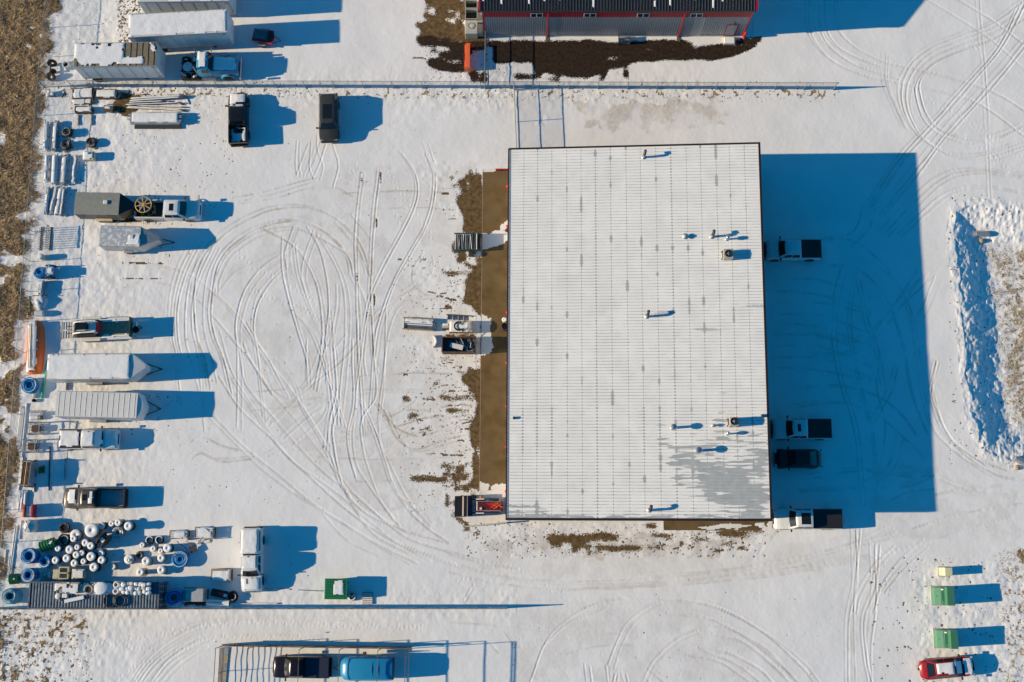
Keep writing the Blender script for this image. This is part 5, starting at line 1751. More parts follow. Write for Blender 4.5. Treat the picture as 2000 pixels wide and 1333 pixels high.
def bundle(name, label, cat, a, b, z, cols, rows, r, m_=PIPE_W, snow=True, seed=1, group=None, board=None, blocks=True, jit=.05, piece='pipe'):
    loc, rz, L = place(a, b, z)
    t = thing(name, label, cat, loc, rz, group)
    rg = random.Random(seed)
    z0 = .10 if blocks else .0
    if blocks:
        for x in (-.36, 0, .36):
            MB().box((x * L, 0, z0 / 2), (.10, cols * (board[0] if board else 2 * r) + .08, z0)).build('bearer', WOOD_DK, t)
    w, h = (board[0], board[1]) if board else (2 * r, 2 * r)
    top = z0
    for j in range(rows):
        n = cols - (j % 2 if not board else (1 if j == rows - 1 and cols > 3 else 0))
        for i in range(max(n, 1)):
            me = unit('board' if board else 'pipe', m_, L, *(board if board else (r,)))
            o = link(piece if not board else 'board', me, t, (rg.uniform(-jit, jit) * L, (i - (n - 1) / 2) * w * 1.03 + rg.uniform(-.01, .01), z0 + h * (j + .5) * (1 if board else .9)))
            if board:
                o.rotation_euler = (0, 0, rg.uniform(-.02, .02))
        top = z0 + h * (j + 1) * (1 if board else .92)
    if snow:
        ridge(t, L * .97, max(.12, cols * w * .92), top + .0, seed)
    return t


def coil(label, p, R, h, turns, m_=BLUE_PIPE, tube=.055, z=None, snowy=.5, name='pipe_coil', seed=1, group=None, pallet=False, lean=0.0):
    """hose or pipe wound in stacked loops, seen from above at its top"""
    t = thing(name, label, 'coil', gpt(p, z if z is not None else h), seed * .7, group)
    rg = random.Random(seed)
    zb = .0
    if pallet:
        pallet_parts(t, 1.05, 1.05)
        zb = .14
    q = MB()
    lay = max(1, int(h / (2 * tube)))
    ring_ = max(2, turns)
    for j in range(lay):
        for k in range(ring_):
            rr_2 = R - tube - k * 2.05 * tube + rg.uniform(-.02, .02)
            if rr_2 < .12:
                continue
            ox2, oy2 = rg.uniform(-.03, .03), rg.uniform(-.03, .03)
            tl = rg.uniform(-.05, .05)
            q.path([(ox2 + rr_2 * math.cos(a), oy2 + rr_2 * math.sin(a), zb + tube * (2 * j + 1) + tl * math.cos(a) + lean * math.sin(a + 1)) for a in np.linspace(0, 6.283, 25)[:-1]], tube * .96, 5, True)
    q.build('loops', m_, t, 'all')
    if snowy:
        zt = zb + lay * 2 * tube
        for k in range(2):
            r_s = R - tube - (k * .7 + rg.random()) * 2 * tube
            if r_s < .15:
                continue
            a0, a1 = rg.random() * 6.28, 1.6 + rg.random() * 3.2
            sn_ = MB()
            sn_.path([(r_s * math.cos(a), r_s * math.sin(a), zt - tube * .1) for a in np.linspace(a0, a0 + a1 * (.6 + snowy), 16)], [.015] + [tube * .45] * 14 + [.015], 5)
            sn_.build('snow_arc', SNOW, t, 'all')
    MB().bb(-.02, .02, R - .30, R + .01, zb, zb + lay * 2 * tube + .03).build('strap', BLACK, t)
    return t


def pallet_parts(t, lx, ly, m_=WOOD, nb=7):
    for i in range(nb):
        MB().box((0, (i - (nb - 1) / 2) * (ly - .1) / (nb - 1), .125), (lx, .095, .025)).build('slat', m_, t)
    for x in (-.42, 0, .42):
        MB().box((x * lx, 0, .055), (.09, ly, .11)).build('bearer', m_, t)


def reel(label, p, R, h, z=None, m_=WOOD, snow=True, group='cable reels crowded on the snow', seed=1, wind=None, off=None):
    t = thing('cable_reel', label, 'cable reel', gpt(p, h if z is None else z), seed * 1.3, group)
    z0 = 0 if off is None else off
    fl = MB().lathe([(R, z0), (R, z0 + .05), (.05, z0 + .05)], 22).build('flange', m_, t, True)
    MB().lathe([(R * .55, z0 + .05), (R * .55, z0 + h - .05)], 18).build('drum', m_, t, True)
    if wind is not None:
        q = MB()
        n = max(2, int((h - .14) / .07))
        for k in range(n):
            q.path([(R * .8 * math.cos(a), R * .8 * math.sin(a), z0 + .09 + k * (h - .16) / n) for a in np.linspace(0, 6.283, 17)[:-1]], .04, 5, True)
        q.build('cable', wind, t, 'all')
    MB().lathe([(.06, z0 + h - .05), (R, z0 + h - .05), (R, z0 + h)], 22).build('flange', m_, t, True)
    MB().lathe([(.055, z0 + h), (.055, z0 + h + .03)], 8).build('arbor_hole', BLACK, t)
    if snow:
        rg = random.Random(seed)
        MB().lathe([(R * .95, z0 + h + .002), (R * .99, z0 + h + .015), (R * .93, z0 + h + .05), (R * .6, z0 + h + .062 + rg.random() * .012), (.045, z0 + h + .064), (.04, z0 + h + .02)], 20, caps=False).build('snow_cap', SNOW, t, 'all')
    return t


# --- north-west corner
t = thing('axle_scrap', 'heap of scrap wheels and a black axle behind the brown roof trailer', 'scrap', gpt(one(K1, 520, 690)))
for u, v, r_, rot in ((515, 625, .5, .3), (505, 755, .5, -.2), (520, 700, .35, .5)):
    p = gpt(one(K1, u, v)) - t.location
    o = MB().lathe([(r_ * .5, -.12), (r_ * .95, -.12), (r_, -.06), (r_, .06), (r_ * .95, .12), (r_ * .5, .12), (r_ * .5, -.12)], 16, caps=False).build('tyre', RUBBER, t, True)
    o.location = (p.x, p.y, r_ * .55 + .1)
    o.rotation_euler = (.9 + rot, rot, 0)
MB().tube((-.25, .8, .4), (-.2, -.9, .4), .08).build('axle', STEEL_DK, t)
t = thing('steel_drum', 'white drum with an open top beside the scrap wheels', 'drum', gpt(one(K1, 630, 622), .7))
MB().lathe([(.33, 0), (.36, .03), (.36, .35), (.37, .37), (.36, .39), (.36, .72), (.28, .72), (.27, .45), (.02, .44)], 18).build('shell', WHITE_MATTE, t, True)
MB().lathe([(.27, .46), (.02, .47)], 14).build('contents', BLACK, t)
t = thing('bucket_pile', 'snow capped buckets at the corner of the fences', 'buckets', gpt(one(K1, 470, 885), .4))
for x, y in ((0, 0), (.35, -.25), (-.1, -.35)):
    MB().lathe([(.13, 0), (.17, .38), (.15, .38)], 12, (x, y, 0)).build('bucket', GALV, t, True)
    MB().lathe([(.17, .38), (.16, .44), (.05, .48)], 12, (x, y, 0)).build('snow_cap', SNOW, t, True)
bundle('timber_stack', 'wide stack of snowy dark timbers below the fence corner', 'timber', one(K1, 700, 905), one(K1, 900, 890), .4, 8, 2, 0, WOOD_DK, seed=3, board=(.16, .14), group='timber stacks by the north fence')
bundle('timber_stack', 'timber stack on a dark pallet beside the loose poles', 'timber', one(K1, 920, 905), one(K1, 1125, 905), .4, 5, 3, 0, WOOD_DK, seed=4, board=(.2, .13))
bundle('timber_stack', 'lower pair of thick snowy beams lying across two skids', 'timber', one(K1, 722, 1058), one(K1, 890, 1058), .4, 3, 2, 0, WOOD_DK, seed=5, board=(.24, .2))
bundle('timber_stack', 'narrow stack of ragged boards above the two skids', 'timber', one(K1, 690, 970), one(K1, 885, 975), .3, 5, 1, 0, WOOD_DK, seed=9, board=(.15, .1), jit=.12)
for u, nm in ((755, 'first'), (882, 'second')):
    bundle('timber_skid', ('timber skid under the left end of the thick beams' if nm == 'first' else 'timber skid under the right end of the thick beams, beside the block'), 'timber', one(K1, u, 1105), one(K1, u - 4, 1205), .1, 1, 1, 0, WOOD, snow=False, seed=6, board=(.12, .12), blocks=False, group='skids under the beams')
t = thing('wooden_block', 'dark wooden block with a snow top beside the loose poles', 'block', gpt(one(K1, 1045, 1048), .4), -.15)
MB().bevbox((0, 0, .22), (1.05, .62, .44), .04).build('block', WOOD_DK, t)
snow_sheet(t, -.5, .25, -.2, .3, lambda x, y: .44, 7, .07, 1, .1)
MB().tube((-.3, .45, .3), (.7, .62, .1), .04).build('stick', WOOD_DK, t)
t = thing('pole_pile', 'loose pile of long snowy poles north of the pipe rack', 'poles', gpt(one(K1, 1520, 1000)), .04)
rg = random.Random(8)
for k, (u0, v0, u1, v1, r_) in enumerate(((1255, 965, 1790, 935, .14), (1250, 985, 1780, 950, .13), (1245, 1000, 1600, 985, .10), (1215, 1020, 1760, 1000, .09), (1215, 1045, 1790, 1065, .10), (1300, 1020, 1800, 1040, .09), (1230, 1030, 1500, 1050, .08), (1450, 1045, 1790, 1080, .08), (1300, 915, 1410, 915, .08), (1620, 915, 1750, 920, .08), (1560, 980, 1770, 1015, .07), (1790, 940, 1830, 1010, .04))):
    a, b_ = gpt(one(K1, u0, v0)), gpt(one(K1, u1, v1))
    d = b_ - a
    zz = r_ + (.15 if k < 4 else .0)
    Lp = d.length
    o = link('pole', MB().lathe([(r_, -Lp / 2), (r_ * .85, Lp / 2)], 8, axis='X').mesh('pole', WOOD_DK, True), t)
    M_ = Matrix.Rotation(-.04, 3, 'Z')
    o.location = M_ @ (((a + b_) / 2) - t.location) + Vector((0, 0, zz))
    o.rotation_euler = (0, 0, math.atan2(d.y, d.x) - .04)
    s_ = MB()
    s_.path([(x, .01 * math.sin(x * 5), r_ * .75) for x in np.linspace(-Lp / 2 + .05, Lp / 2 - .1, 12)], [.02] + [r_ * .62] * 10 + [.02], 6)
    so = s_.build('snow_strip', SNOW, o, 'all')
bundle('pipe_bundle', 'strapped bundle of grey pipes in timber dunnage under smooth snow', 'pipes', one(K1, 1255, 1135), one(K1, 1730, 1135), .6, 8, 4, .08, GALV, seed=11)
bundle('steel_beam', 'dark beam half under snow beside the strapped pipe bundle', 'beam', one(K1, 1298, 1222), one(K1, 1745, 1225), .15, 1, 1, 0, STEEL_DK, seed=12, board=(.42, .18), blocks=False, snow=False)

# --- pipe bundles standing against the west fence, north group
PB = ((545, 232, 528, 565, 3, 3, .065, 'pipe bundle on dunnage against the fence, outermost of the top row'), (597, 275, 572, 568, 2, 1, .06, 'short loose pair of pipes between two taller bundles'), (662, 225, 636, 565, 4, 3, .065, 'broad pipe bundle with a blue end beside the wire coils'),
      (553, 620, 535, 940, 3, 3, .06, 'pipe bundle in the middle row tight against the fence'), (648, 620, 632, 960, 4, 3, .065, 'rounded snowy pipe bundle in the middle row beside three slats'), (768, 632, 738, 965, 5, 3, .06, 'flat topped pipe bundle in the middle row right of the slats'),
      (885, 620, 857, 945, 3, 2, .06, 'low pipe bundle in the middle row below the white box'), (915, 655, 872, 962, 1, 1, .07, 'single leaning pipe beside the low bundle in the middle row'),
      (570, 990, 535, 1315, 3, 3, .06, 'pipe bundle against the fence below the middle row'), (655, 990, 590, 1310, 3, 2, .065, 'slanting pipe bundle between its neighbours beside the dark trailer'), (718, 1010, 660, 1325, 4, 2, .065, 'pipe bundle of mixed tubes near the dark trailer'), (757, 1010, 715, 1330, 2, 3, .06, 'slim pipe bundle nearest the dark trailer'))
for k, (u0, v0, u1, v1, c_, r_, rad, lab) in enumerate(PB):
    bundle('pipe_bundle', lab, 'pipes', one(K3, u1, v1), one(K3, u0, v0), .45, c_, r_, rad, GALV if k % 3 == 2 else PIPE_W, seed=20 + k, group='pipe bundles along the west fence')
t = thing('pallet_slats', 'three loose white slats between the pipe bundles', 'slats', gpt(one(K3, 700, 805), .15), 1.5)
for k in range(3):
    MB().bevbox((0, (k - 1) * .16, .10), (1.0, .10, .08), .02).build('slat', SNOW, t)
MB().box((0, 0, .03), (.12, .5, .06)).build('bearer', WOOD_DK, t)
coil('dark wire coil on a pallet beside the broad pipe bundle, the upper one', one(K3, 787, 352), .48, .5, 5, STEEL_DK, .035, seed=2, pallet=True, snowy=.8, name='wire_coil', group='wire coils on pallets')
coil('dark wire coil on a pallet beside the broad pipe bundle, the lower one', one(K3, 775, 505), .50, .5, 5, STEEL_DK, .035, seed=3, pallet=True, snowy=.8, name='wire_coil', group='wire coils on pallets')
coil('untidy dark wire coil on a wooden pallet above the white box', one(K3, 1080, 475), .50, .38, 6, STEEL_DK, .035, seed=4, pallet=True, snowy=.7, name='wire_coil', group='wire coils on pallets')
t = thing('covered_crate', 'pale crate with a small box frozen on its snowy lid', 'crate', gpt(one(K3, 1045, 628), .7), .03)
MB().bevbox((0, 0, .34), (1.15, .92, .68), .04).build('crate', CREAM, t)
snow_sheet(t, -.55, .55, -.44, .44, lambda x, y: .68, 9, .08, 1, .05)
MB().bevbox((-.05, .2, .83), (.2, .25, .12), .03).build('lid_box', WHITE_MATTE, t)
for k, lab in enumerate(('upper', 'lower')):
    pass

# --- post rack, barrel, hose reel
t = thing('pipe_rack', 'bare steel rack of upright posts against the dead grass', 'rack', gpt(one(K4, 352, 518), .5), 0)
for k in range(10):
    y = (k - 4.5) * .24
    MB().bb(-.62, .62, y - .03, y + .03, .10, .17).build('rung', GALV, t)
    MB().bb(.52, .58, y - .03, y + .03, .17, 1.05).build('upright', GALV, t)
for x in (-.45, .55):
    MB().bb(x - .04, x + .04, -1.25, 1.25, 0, .10).build('side_rail', RUST, t)
MB().bb(.51, .59, -1.2, 1.2, 1.05, 1.12).build('top_rail', GALV, t)
t = thing('barrel', 'small pale barrel with a snow cap between the rack and the hose reel', 'barrel', gpt(one(K4, 328, 668), .75))
MB().lathe([(.24, 0), (.30, .2), (.31, .5), (.27, .78), (.05, .79)], 16).build('shell', CREAM, t, True)
MB().lathe([(.27, .78), (.24, .84), (.1, .88)], 16).build('snow_cap', SNOW, t, True)
coil('blue hose coil leaning against the hose reel by the fence', one(K4, 318, 798), .62, .66, 4, BLUE_PIPE, .05, seed=6, snowy=.6, lean=.10)
t = thing('hose_reel', 'blue hose wound on a steel reel stand under a snowy cover', 'reel', gpt(one(K4, 408, 792), .8), 0)
MB().lathe([(.36, -.55), (.36, .55)], 18, (0, 0, .62), 'Y').build('hose', BLUE_PIPE, t, True)
for s in (-1, 1):
    MB().lathe([(.55, -.03), (.55, .03)], 20, (0, s * .58, .62), 'Y').build('flange', STEEL_DK, t, True)
    MB().path([(-.5, s * .66, 0), (0, s * .66, .66), (.5, s * .66, 0)], .04).build('stand', STEEL_DK, t)
MB().bevbox((.05, .0, 1.03), (.75, .8, .14), .05).build('cover', mat('blue_cover', (.35, .48, .58), .6), t)
snow_sheet(t, -.3, .4, -.38, .38, lambda x, y: 1.1, 10, .05, .95, .1)
# --- snowy goods south of the hose reel
t = thing('lumber_bin', 'narrow snow filled bin below the hose reel', 'bin', gpt(one(K5, 365, 100), .5), 1.5)
MB().bevbox((0, 0, .3), (1.5, .5, .6), .04).build('bin', GALV, t)
snow_sheet(t, -.74, .74, -.24, .24, lambda x, y: .6, 12, .08, 1, .05)
t = thing('tarpaulin_pile', 'lumpy pile under a frozen tarpaulin by the fence', 'tarp', gpt(one(K5, 357, 222), .4), 0)
q = MB()
q.lathe([(.72, 0), (.66, .25), (.5, .5), (.25, .62), (.05, .66)], 12)
q.v = [(x * (1 + .2 * math.sin(7 * y)), y * 1.15 * (1 + .15 * math.cos(5 * x)), z * (.8 + .3 * math.sin(4 * x + 3 * y) ** 2)) for x, y, z in q.v]
q.build('tarpaulin', mat('grey_white_tarp', (.55, .60, .66), .6, var=.15), t, 'all')
MB().tube((-.8, .55, .45), (.7, .6, .5), .04).build('pole', BLACK, t)
t = thing('snowy_drum', 'drum lying beneath snow beside the orange bundle', 'drum', gpt(one(K5, 345, 328), .45), 0)
MB().lathe([(.3, -.42), (.33, -.40), (.33, .40), (.3, .42)], 16, (0, 0, .33), 'X').build('shell', WHITE_MATTE, t, True)
MB().box((-.5, .05, .3), (.2, .45, .5)).build('rusty_end', RUST, t)
for k, (u, v0, v1, m_) in enumerate(((262, 170, 300, GREEN_PL), (245, 320, 365, GALV))):
    bundle('fence_stake', ('green stake beside the frozen tarpaulin', 'grey pipe stub beside the orange bundle')[k], 'stake', one(K5, u, v1), one(K5, u, v0), .1, 1, 1, .05, m_, snow=False, seed=31, blocks=False)
t = thing('orange_bundle', 'long orange mesh bundle heaped with snow against the fence', 'bundle', gpt(one(K5, 303, 625), .5), math.pi / 2 + .03)
Lb = (at(*one(K5, 300, 390), .5) - at(*one(K5, 300, 865), .5)).length
secs = []
for f_, w, hh in ((-.5, .62, .45), (-.46, .80, .62), (-.2, .92, .75), (.1, .9, .78), (.35, .78, .68), (.46, .5, .5), (.5, .25, .3)):
    secs.append([(f_ * Lb, w * math.cos(a), max(0, hh * math.sin(a)) if a <= math.pi else 0) for a in np.linspace(-.0, math.pi, 11)] + [(f_ * Lb, -w * .9, 0.0), (f_ * Lb, w * .9, 0.0)])
MB().loft(secs).build('mesh_roll', ORANGE, t, True)
snow_sheet(t, -Lb * .47, Lb * .40, -.42, .68, lambda x, y: .76 * math.sqrt(max(.02, 1 - (y / .9) ** 2)), 33, .07, 1.0, .22)
for k in range(3):
    MB().tube((-Lb * .4, .05 + k * .16, .85), (Lb * .42, .22 + k * .10, .82), .035).build('pole', WOOD_NEW if k != 1 else GALV, t)
MB().bevbox((Lb * .42, .15, .72), (.55, .6, .22), .06).build('snow_block', SNOW, t)
coil('blue pipe coil standing alone between the orange bundle and the fence', one(K5, 258, 965), .80, .66, 4, BLUE_PIPE, .055, seed=8, snowy=.6)
t = thing('plastic_pipe', 'long bright green plastic pipe beside the white pointed trailer', 'pipe', gpt(one(K5, 396, 915), .2), math.pi / 2 - .09)
MB().lathe([(.13, -1.9), (.13, 1.9), (.10, 1.9)], 12, (0, 0, .14), 'X').build('pipe', mat('mint_green_plastic', (.02, .42, .25), .4), t, True)
ridge(t, 3.6, .10, .25, 35, th=.02)
t = thing('concrete_kerb', 'short grey kerb block on the snow between the two long trailers', 'kerb', gpt(one(K5, 594, 962), .1), math.pi / 2)
MB().bevbox((0, 0, .09), (1.1, .22, .2), .04).build('block', CONCRETE, t)

# --- K6 goods
bundle('conduit_run', 'four long white pipes laid on the snow tight along the fence', 'pipes', one(K6, 165, 640), one(K6, 208, 262), .12, 4, 1, .055, PIPE_W, snow=False, seed=41, blocks=False)
bundle('conduit_run', 'one thick white pipe running along the fence below the caged racks', 'pipes', one(K6, 168, 1060), one(K6, 245, 240), .12, 1, 1, .07, PIPE_W, snow=False, seed=42, blocks=False)
bundle('conduit_run', 'pair of grey pipes beside the tall pipe rack', 'pipes', one(K6, 180, 990), one(K6, 205, 720), .15, 2, 1, .07, GALV, seed=43, blocks=False)
t = thing('loaded_pallet', 'rounded snowy load on a pallet above the caged racks', 'pallet', gpt(one(K6, 330, 335), .5), .05)
pallet_parts(t, 1.3, .95)
MB().bevbox((0, .12, .36), (1.25, .4, .42), .1).build('load', WHITE_MATTE, t)
MB().bevbox((-.15, -.28, .34), (1.0, .38, .38), .12).build('load', SNOW, t)
t = thing('coffee_cans', 'small dark bucket and grey tub beside the green pipe', 'buckets', gpt(one(K6, 318, 180), .2), 0)
MB().lathe([(.16, 0), (.18, .3), (.15, .3), (.14, .08)], 12, (.0, -.25, 0)).build('bucket', BLACK, t, True)
MB().bevbox((0, .25, .12), (.28, .5, .24), .05).build('tub', GALV, t)


def cage(label, p, sx, sy, h, seed, group='steel cage racks'):
    t = thing('cage_rack', label, 'rack', gpt(p, h), .02, group)
    for x in (-1, 1):
        for y in (-1, 1):
            MB().bb(x * sx / 2 - .04, x * sx / 2 + .04, y * sy / 2 - .04, y * sy / 2 + .04, 0, h).build('post', GALV, t)
    for z in (.2, h * .55, h - .04):
        for s in (-1, 1):
            MB().bb(-sx / 2, sx / 2, s * sy / 2 - .03, s * sy / 2 + .03, z - .035, z + .035).build('rail', GALV, t)
            MB().bb(s * sx / 2 - .03, s * sx / 2 + .03, -sy / 2, sy / 2, z - .03, z + .03).build('rail', GALV, t)
    for k in range(4):
        y = -sy * .36 + k * sy * .24
        MB().bb(-sx / 2, sx / 2, y - .05, y + .05, .20, .24).build('slat', GALV, t)
    MB().bevbox((.05, 0, .42), (sx * .6, sy * .55, .36), .05).build('load', RUST, t)
    MB().tube((-sx / 2, sy / 2, h), (sx / 2, sy / 2 - .25, h + .06), .04).build('loose_tube', CHROME, t)
    return t


cage('steel cage rack just below the loaded pallet', one(K6, 298, 455), 1.35, 1.15, 1.25, 1)
cage('steel cage rack just above the tall pipe rack', one(K6, 262, 622), 1.3, 1.2, 1.25, 2)
t = thing('pipe_rack', 'tall steel rack stacked with brown pipes casting a wide square shadow', 'rack', gpt(one(K6, 235, 880), 1.5), math.pi / 2 - .05)
for x in (-1.15, 1.15):
    for y in (-.42, .42):
        MB().bb(x - .05, x + .05, y - .05, y + .05, 0, 1.75).build('post', GALV, t)
    MB().bb(x - .04, x + .04, -.42, .42, .12, .22).build('cross_bar', GALV, t)
    MB().bb(x - .04, x + .04, -.42, .42, 1.6, 1.7).build('cross_bar', GALV, t)
for j in range(8):
    for i in range(5):
        link('pipe', unit('pipe', RUST if (i + j) % 3 else WOOD_NEW, 2.6, .07), t, (0, (i - 2) * .16, .30 + j * .155))
MB().bb(-1.1, 1.1, -.48, -.44, .25, 1.55).build('side_sheet', GALV, t)
for k, (u, v) in enumerate(((385, 828), (380, 862))):
    t = thing('green_pipe_cap', ('upper of two short green pipe pieces in the rack shadow', 'lower of two short green pipe pieces in the rack shadow')[k], 'pipe piece', gpt((u / 4.76, 740 + v / 4.76), .3), .2)
    MB().lathe([(.17, -.25), (.17, .22), (.20, .22), (.20, .26), (.15, .26), (.15, .0)], 14, (0, 0, .2), 'X').build('pipe', GREEN_PL, t, True)
bundle('steel_beam', 'long grey beam lying in the shadow of the tall pipe rack', 'beam', one(K6, 605, 930), one(K6, 607, 735), .12, 1, 1, 0, GALV, snow=False, seed=51, board=(.16, .16), blocks=False)
bundle('steel_beam', 'thin dark rail along the yard behind the grey pickup', 'beam', one(K6, 450, 1060), one(K6, 465, 650), .1, 1, 1, 0, STEEL_DK, snow=False, seed=52, board=(.10, .12), blocks=False)
bundle('plank', 'short snowy plank beside the tall pipe rack', 'plank', one(K6, 310, 1058), one(K6, 322, 760), .2, 2, 1, 0, WOOD_DK, seed=53, board=(.14, .12), blocks=False)
for k, u in enumerate((175, 200, 228)):
    bundle('metal_sheets', ('frosted sheet stack against the fence', 'middle frosted sheet stack between two others', 'frosted sheet stack nearest the orange bin')[k], 'sheets', one(K6, u - 8, 1235), one(K6, u + 12, 1045), .25, 2, 3, 0, mat('frosty_blue', (.50, .62, .72)), seed=55 + k, board=(.16, .05), blocks=True, group='frosted sheets by the fence')
t = thing('orange_bin', 'orange framed bin packed with snow by the fence', 'bin', gpt(one(K6, 272, 1230), .6), 0)
for s, m_ in ((-1, ORANGE), (1, RED)):
    MB().bb(s * .42 - .06, s * .42 + .06, -.62, .62, 0, .95).build('end_panel', m_, t)
for s in (-1, 1):
    MB().bb(-.36, .36, s * .58 - .03, s * .58 + .03, 0, .75).build('side_panel', GALV, t)
snow_sheet(t, -.36, .36, -.55, .55, lambda x, y: .66, 57, .10, 1, .03)
MB().bb(-.36, .36, -.55, .55, .3, .66).build('load', GALV, t)
t = thing('water_tank', 'white dome topped plastic tank with star shaped ribs', 'tank', gpt(one(S1, 345, 238), 1.3))
MB().lathe([(.60, 0), (.62, .05), (.62, 1.0), (.55, 1.2), (.25, 1.36), (.03, 1.40)], 24).build('shell', WHITE_MATTE, t, True)
for k in range(6):
    a = k * math.pi / 3
    q = MB()
    q.path([(r_ * math.cos(a), r_ * math.sin(a), z) for r_, z in ((.12, 1.40), (.3, 1.35), (.54, 1.22), (.62, 1.02))], .025, 5)
    q.build('rib', GALV, t)
MB().lathe([(.12, 1.38), (.12, 1.46), (.02, 1.47)], 12).build('lid', WHITE_MATTE, t, True)

# --- reels, coils and drums in the south-west corner
RE = ((1137, 293, 88, .95, 'largest pale cable reel with a round snow disc, top of the crowd'), (1260, 235, 45, .7, None), (1385, 210, 38, .7, None), (1466, 197, 45, .8, None), (1593, 240, 55, 1.0, 'cable reel half in shade at the far edge of the crowd'),
      (940, 352, 72, .5, 'broad low cable reel under a smaller one'), (1060, 447, 47, .75, None), (1128, 485, 47, .8, None), (720, 517, 40, .7, None), (865, 532, 52, .7, None), (960, 503, 37, .8, None),
      (1018, 573, 36, .7, None), (948, 597, 45, .75, None), (1130, 618, 57, .85, 'wide cable reel in the middle of the crowd'), (1257, 578, 40, .6, None), (1262, 662, 50, .75, None), (690, 665, 46, .8, None), (827, 640, 50, .7, None), (923, 700, 46, .75, None),
      (1038, 678, 37, .8, None), (1165, 750, 55, .9, 'cable reel with a blue shaded edge by the white cube'), (1405, 745, 38, .4, None))
NEXT = iter(('cable reel touching the largest pale reel', 'narrow cable reel in the row of three beyond the largest reel', 'cable reel against the half shaded one at the end of its row', 'cable reel between the broad low reel and the one on its edge',
             'cable reel beside the dark reel that stands on its edge', 'cable reel tucked under the green drum end', 'wide flat cable reel below the stacked pair', 'narrow cable reel below the stacked pair and above a trio',
             'narrow cable reel touching the wide one in the middle', 'cable reel left of the narrow one in the middle of the crowd', 'cable reel cut by a shadow line right of the wide middle one', 'lower cable reel right of the wide middle one',
             'cable reel nearest the middle blue coil', 'cable reel above the gap by the cream chamber', 'cable reel directly above the cream chamber roof', 'narrow cable reel below the wide middle one', 'lone cable reel wholly in shade by the container'))
for k, (u, v, r_, h_, lab) in enumerate(RE):
    reel(lab or next(NEXT), one(S1, u, v), r_ / 6.348 / 20.6 * 1.02, h_, seed=k + 1, wind=(None, STEEL_DK, BLACK)[k % 3])
reel('small cable reel stacked on top of the broad low one', one(S1, 912, 396), .33, .45, z=.98, seed=50, off=.5, wind=BLACK)
# wire heaps, grey reel with a snow ring, reel on its edge
coil('grey reel ringed with snow and wound with grey pipe', one(S1, 1452, 320), .58, .75, 4, GALV, .05, seed=11, snowy=.9, name='pipe_coil')
coil('rusty tangle of wire above the snowy open reel', one(S1, 790, 262), .5, .5, 5, RUST, .02, seed=12, snowy=.3, name='wire_coil')
coil('open reel of dark wire rimmed with snow', one(S1, 786, 412), .55, .62, 3, STEEL_DK, .04, seed=13, snowy=1.0, name='wire_coil')
t = thing('cable_reel', 'dark cable reel standing on its edge among the flat ones', 'cable reel', gpt(one(S1, 1292, 415), .6), .9, 'cable reels crowded on the snow')
for s in (-1, 1):
    MB().lathe([(.72, -.03), (.72, .03)], 22, (0, s * .32, .72), 'Y').build('flange', WOOD_DK, t, True)
MB().lathe([(.38, -.29), (.38, .29)], 18, (0, 0, .72), 'Y').build('cable', STEEL_DK, t, True)
MB().bevbox((0, 0, 1.12), (.36, .5, .1), .04).build('snow_cap', SNOW, t)
coil('tall blue pipe coil nearest the green drum', one(S1, 345, 610), .74, 1.3, 3, BLUE_PIPE, .06, z=1.3, seed=14, snowy=.9, group='blue pipe coils in the corner')
coil('blue pipe coil between two taller ones and the cable reels', one(S1, 545, 682), .62, .95, 3, BLUE_PIPE, .055, z=.95, seed=15, snowy=.9, group='blue pipe coils in the corner')
coil('blue pipe coil standing beside the small green drum', one(S1, 345, 850), .68, 1.2, 3, BLUE_PIPE, .06, z=1.2, seed=16, snowy=.9, group='blue pipe coils in the corner')
coil('pale blue pipe coil at the end of the shipping container', one(S1, 108, 1112), .74, 1.5, 3, LBLUE_PIPE, .065, z=1.5, seed=17, snowy=.8)
for lab, u0, v0, u1, v1, r_ in (('long green plastic drum lying between blue coils and reels', 510, 500, 690, 440, .55), ('short green plastic drum beside the pale blue coil', 130, 900, 240, 890, .52)):
    a, b_ = at(*one(S1, u0, v0), r_), at(*one(S1, u1, v1), r_)
    t = thing('plastic_drum', lab, 'drum', Vector(((a.x + b_.x) / 2, (a.y + b_.y) / 2, 0)), math.atan2(b_.y - a.y, b_.x - a.x))
    Ld = (b_ - a).length
    prof_ = [(.05, -Ld / 2 + .25), (r_ * .84, -Ld / 2 + .24), (r_ * .85, -Ld / 2), (r_, -Ld / 2)]
    for k in range(5):
        x = -Ld / 2 + .04 + k * (Ld - .1) / 5
        prof_ += [(r_, x), (r_ * .92, x + .04), (r_ * .92, x + (Ld - .1) / 5 - .05), (r_, x + (Ld - .1) / 5 - .01)]
    prof_ += [(r_ * .8, Ld / 2), (.05, Ld / 2)]
    MB().lathe(prof_, 20, (0, 0, r_), 'X').build('shell', GREEN_PL, t, True)
    snow_sheet(t, -.1, Ld / 2 - .1, -.18, .18, lambda x, y: 2 * r_ - .04, 59, .06, .9, .1)
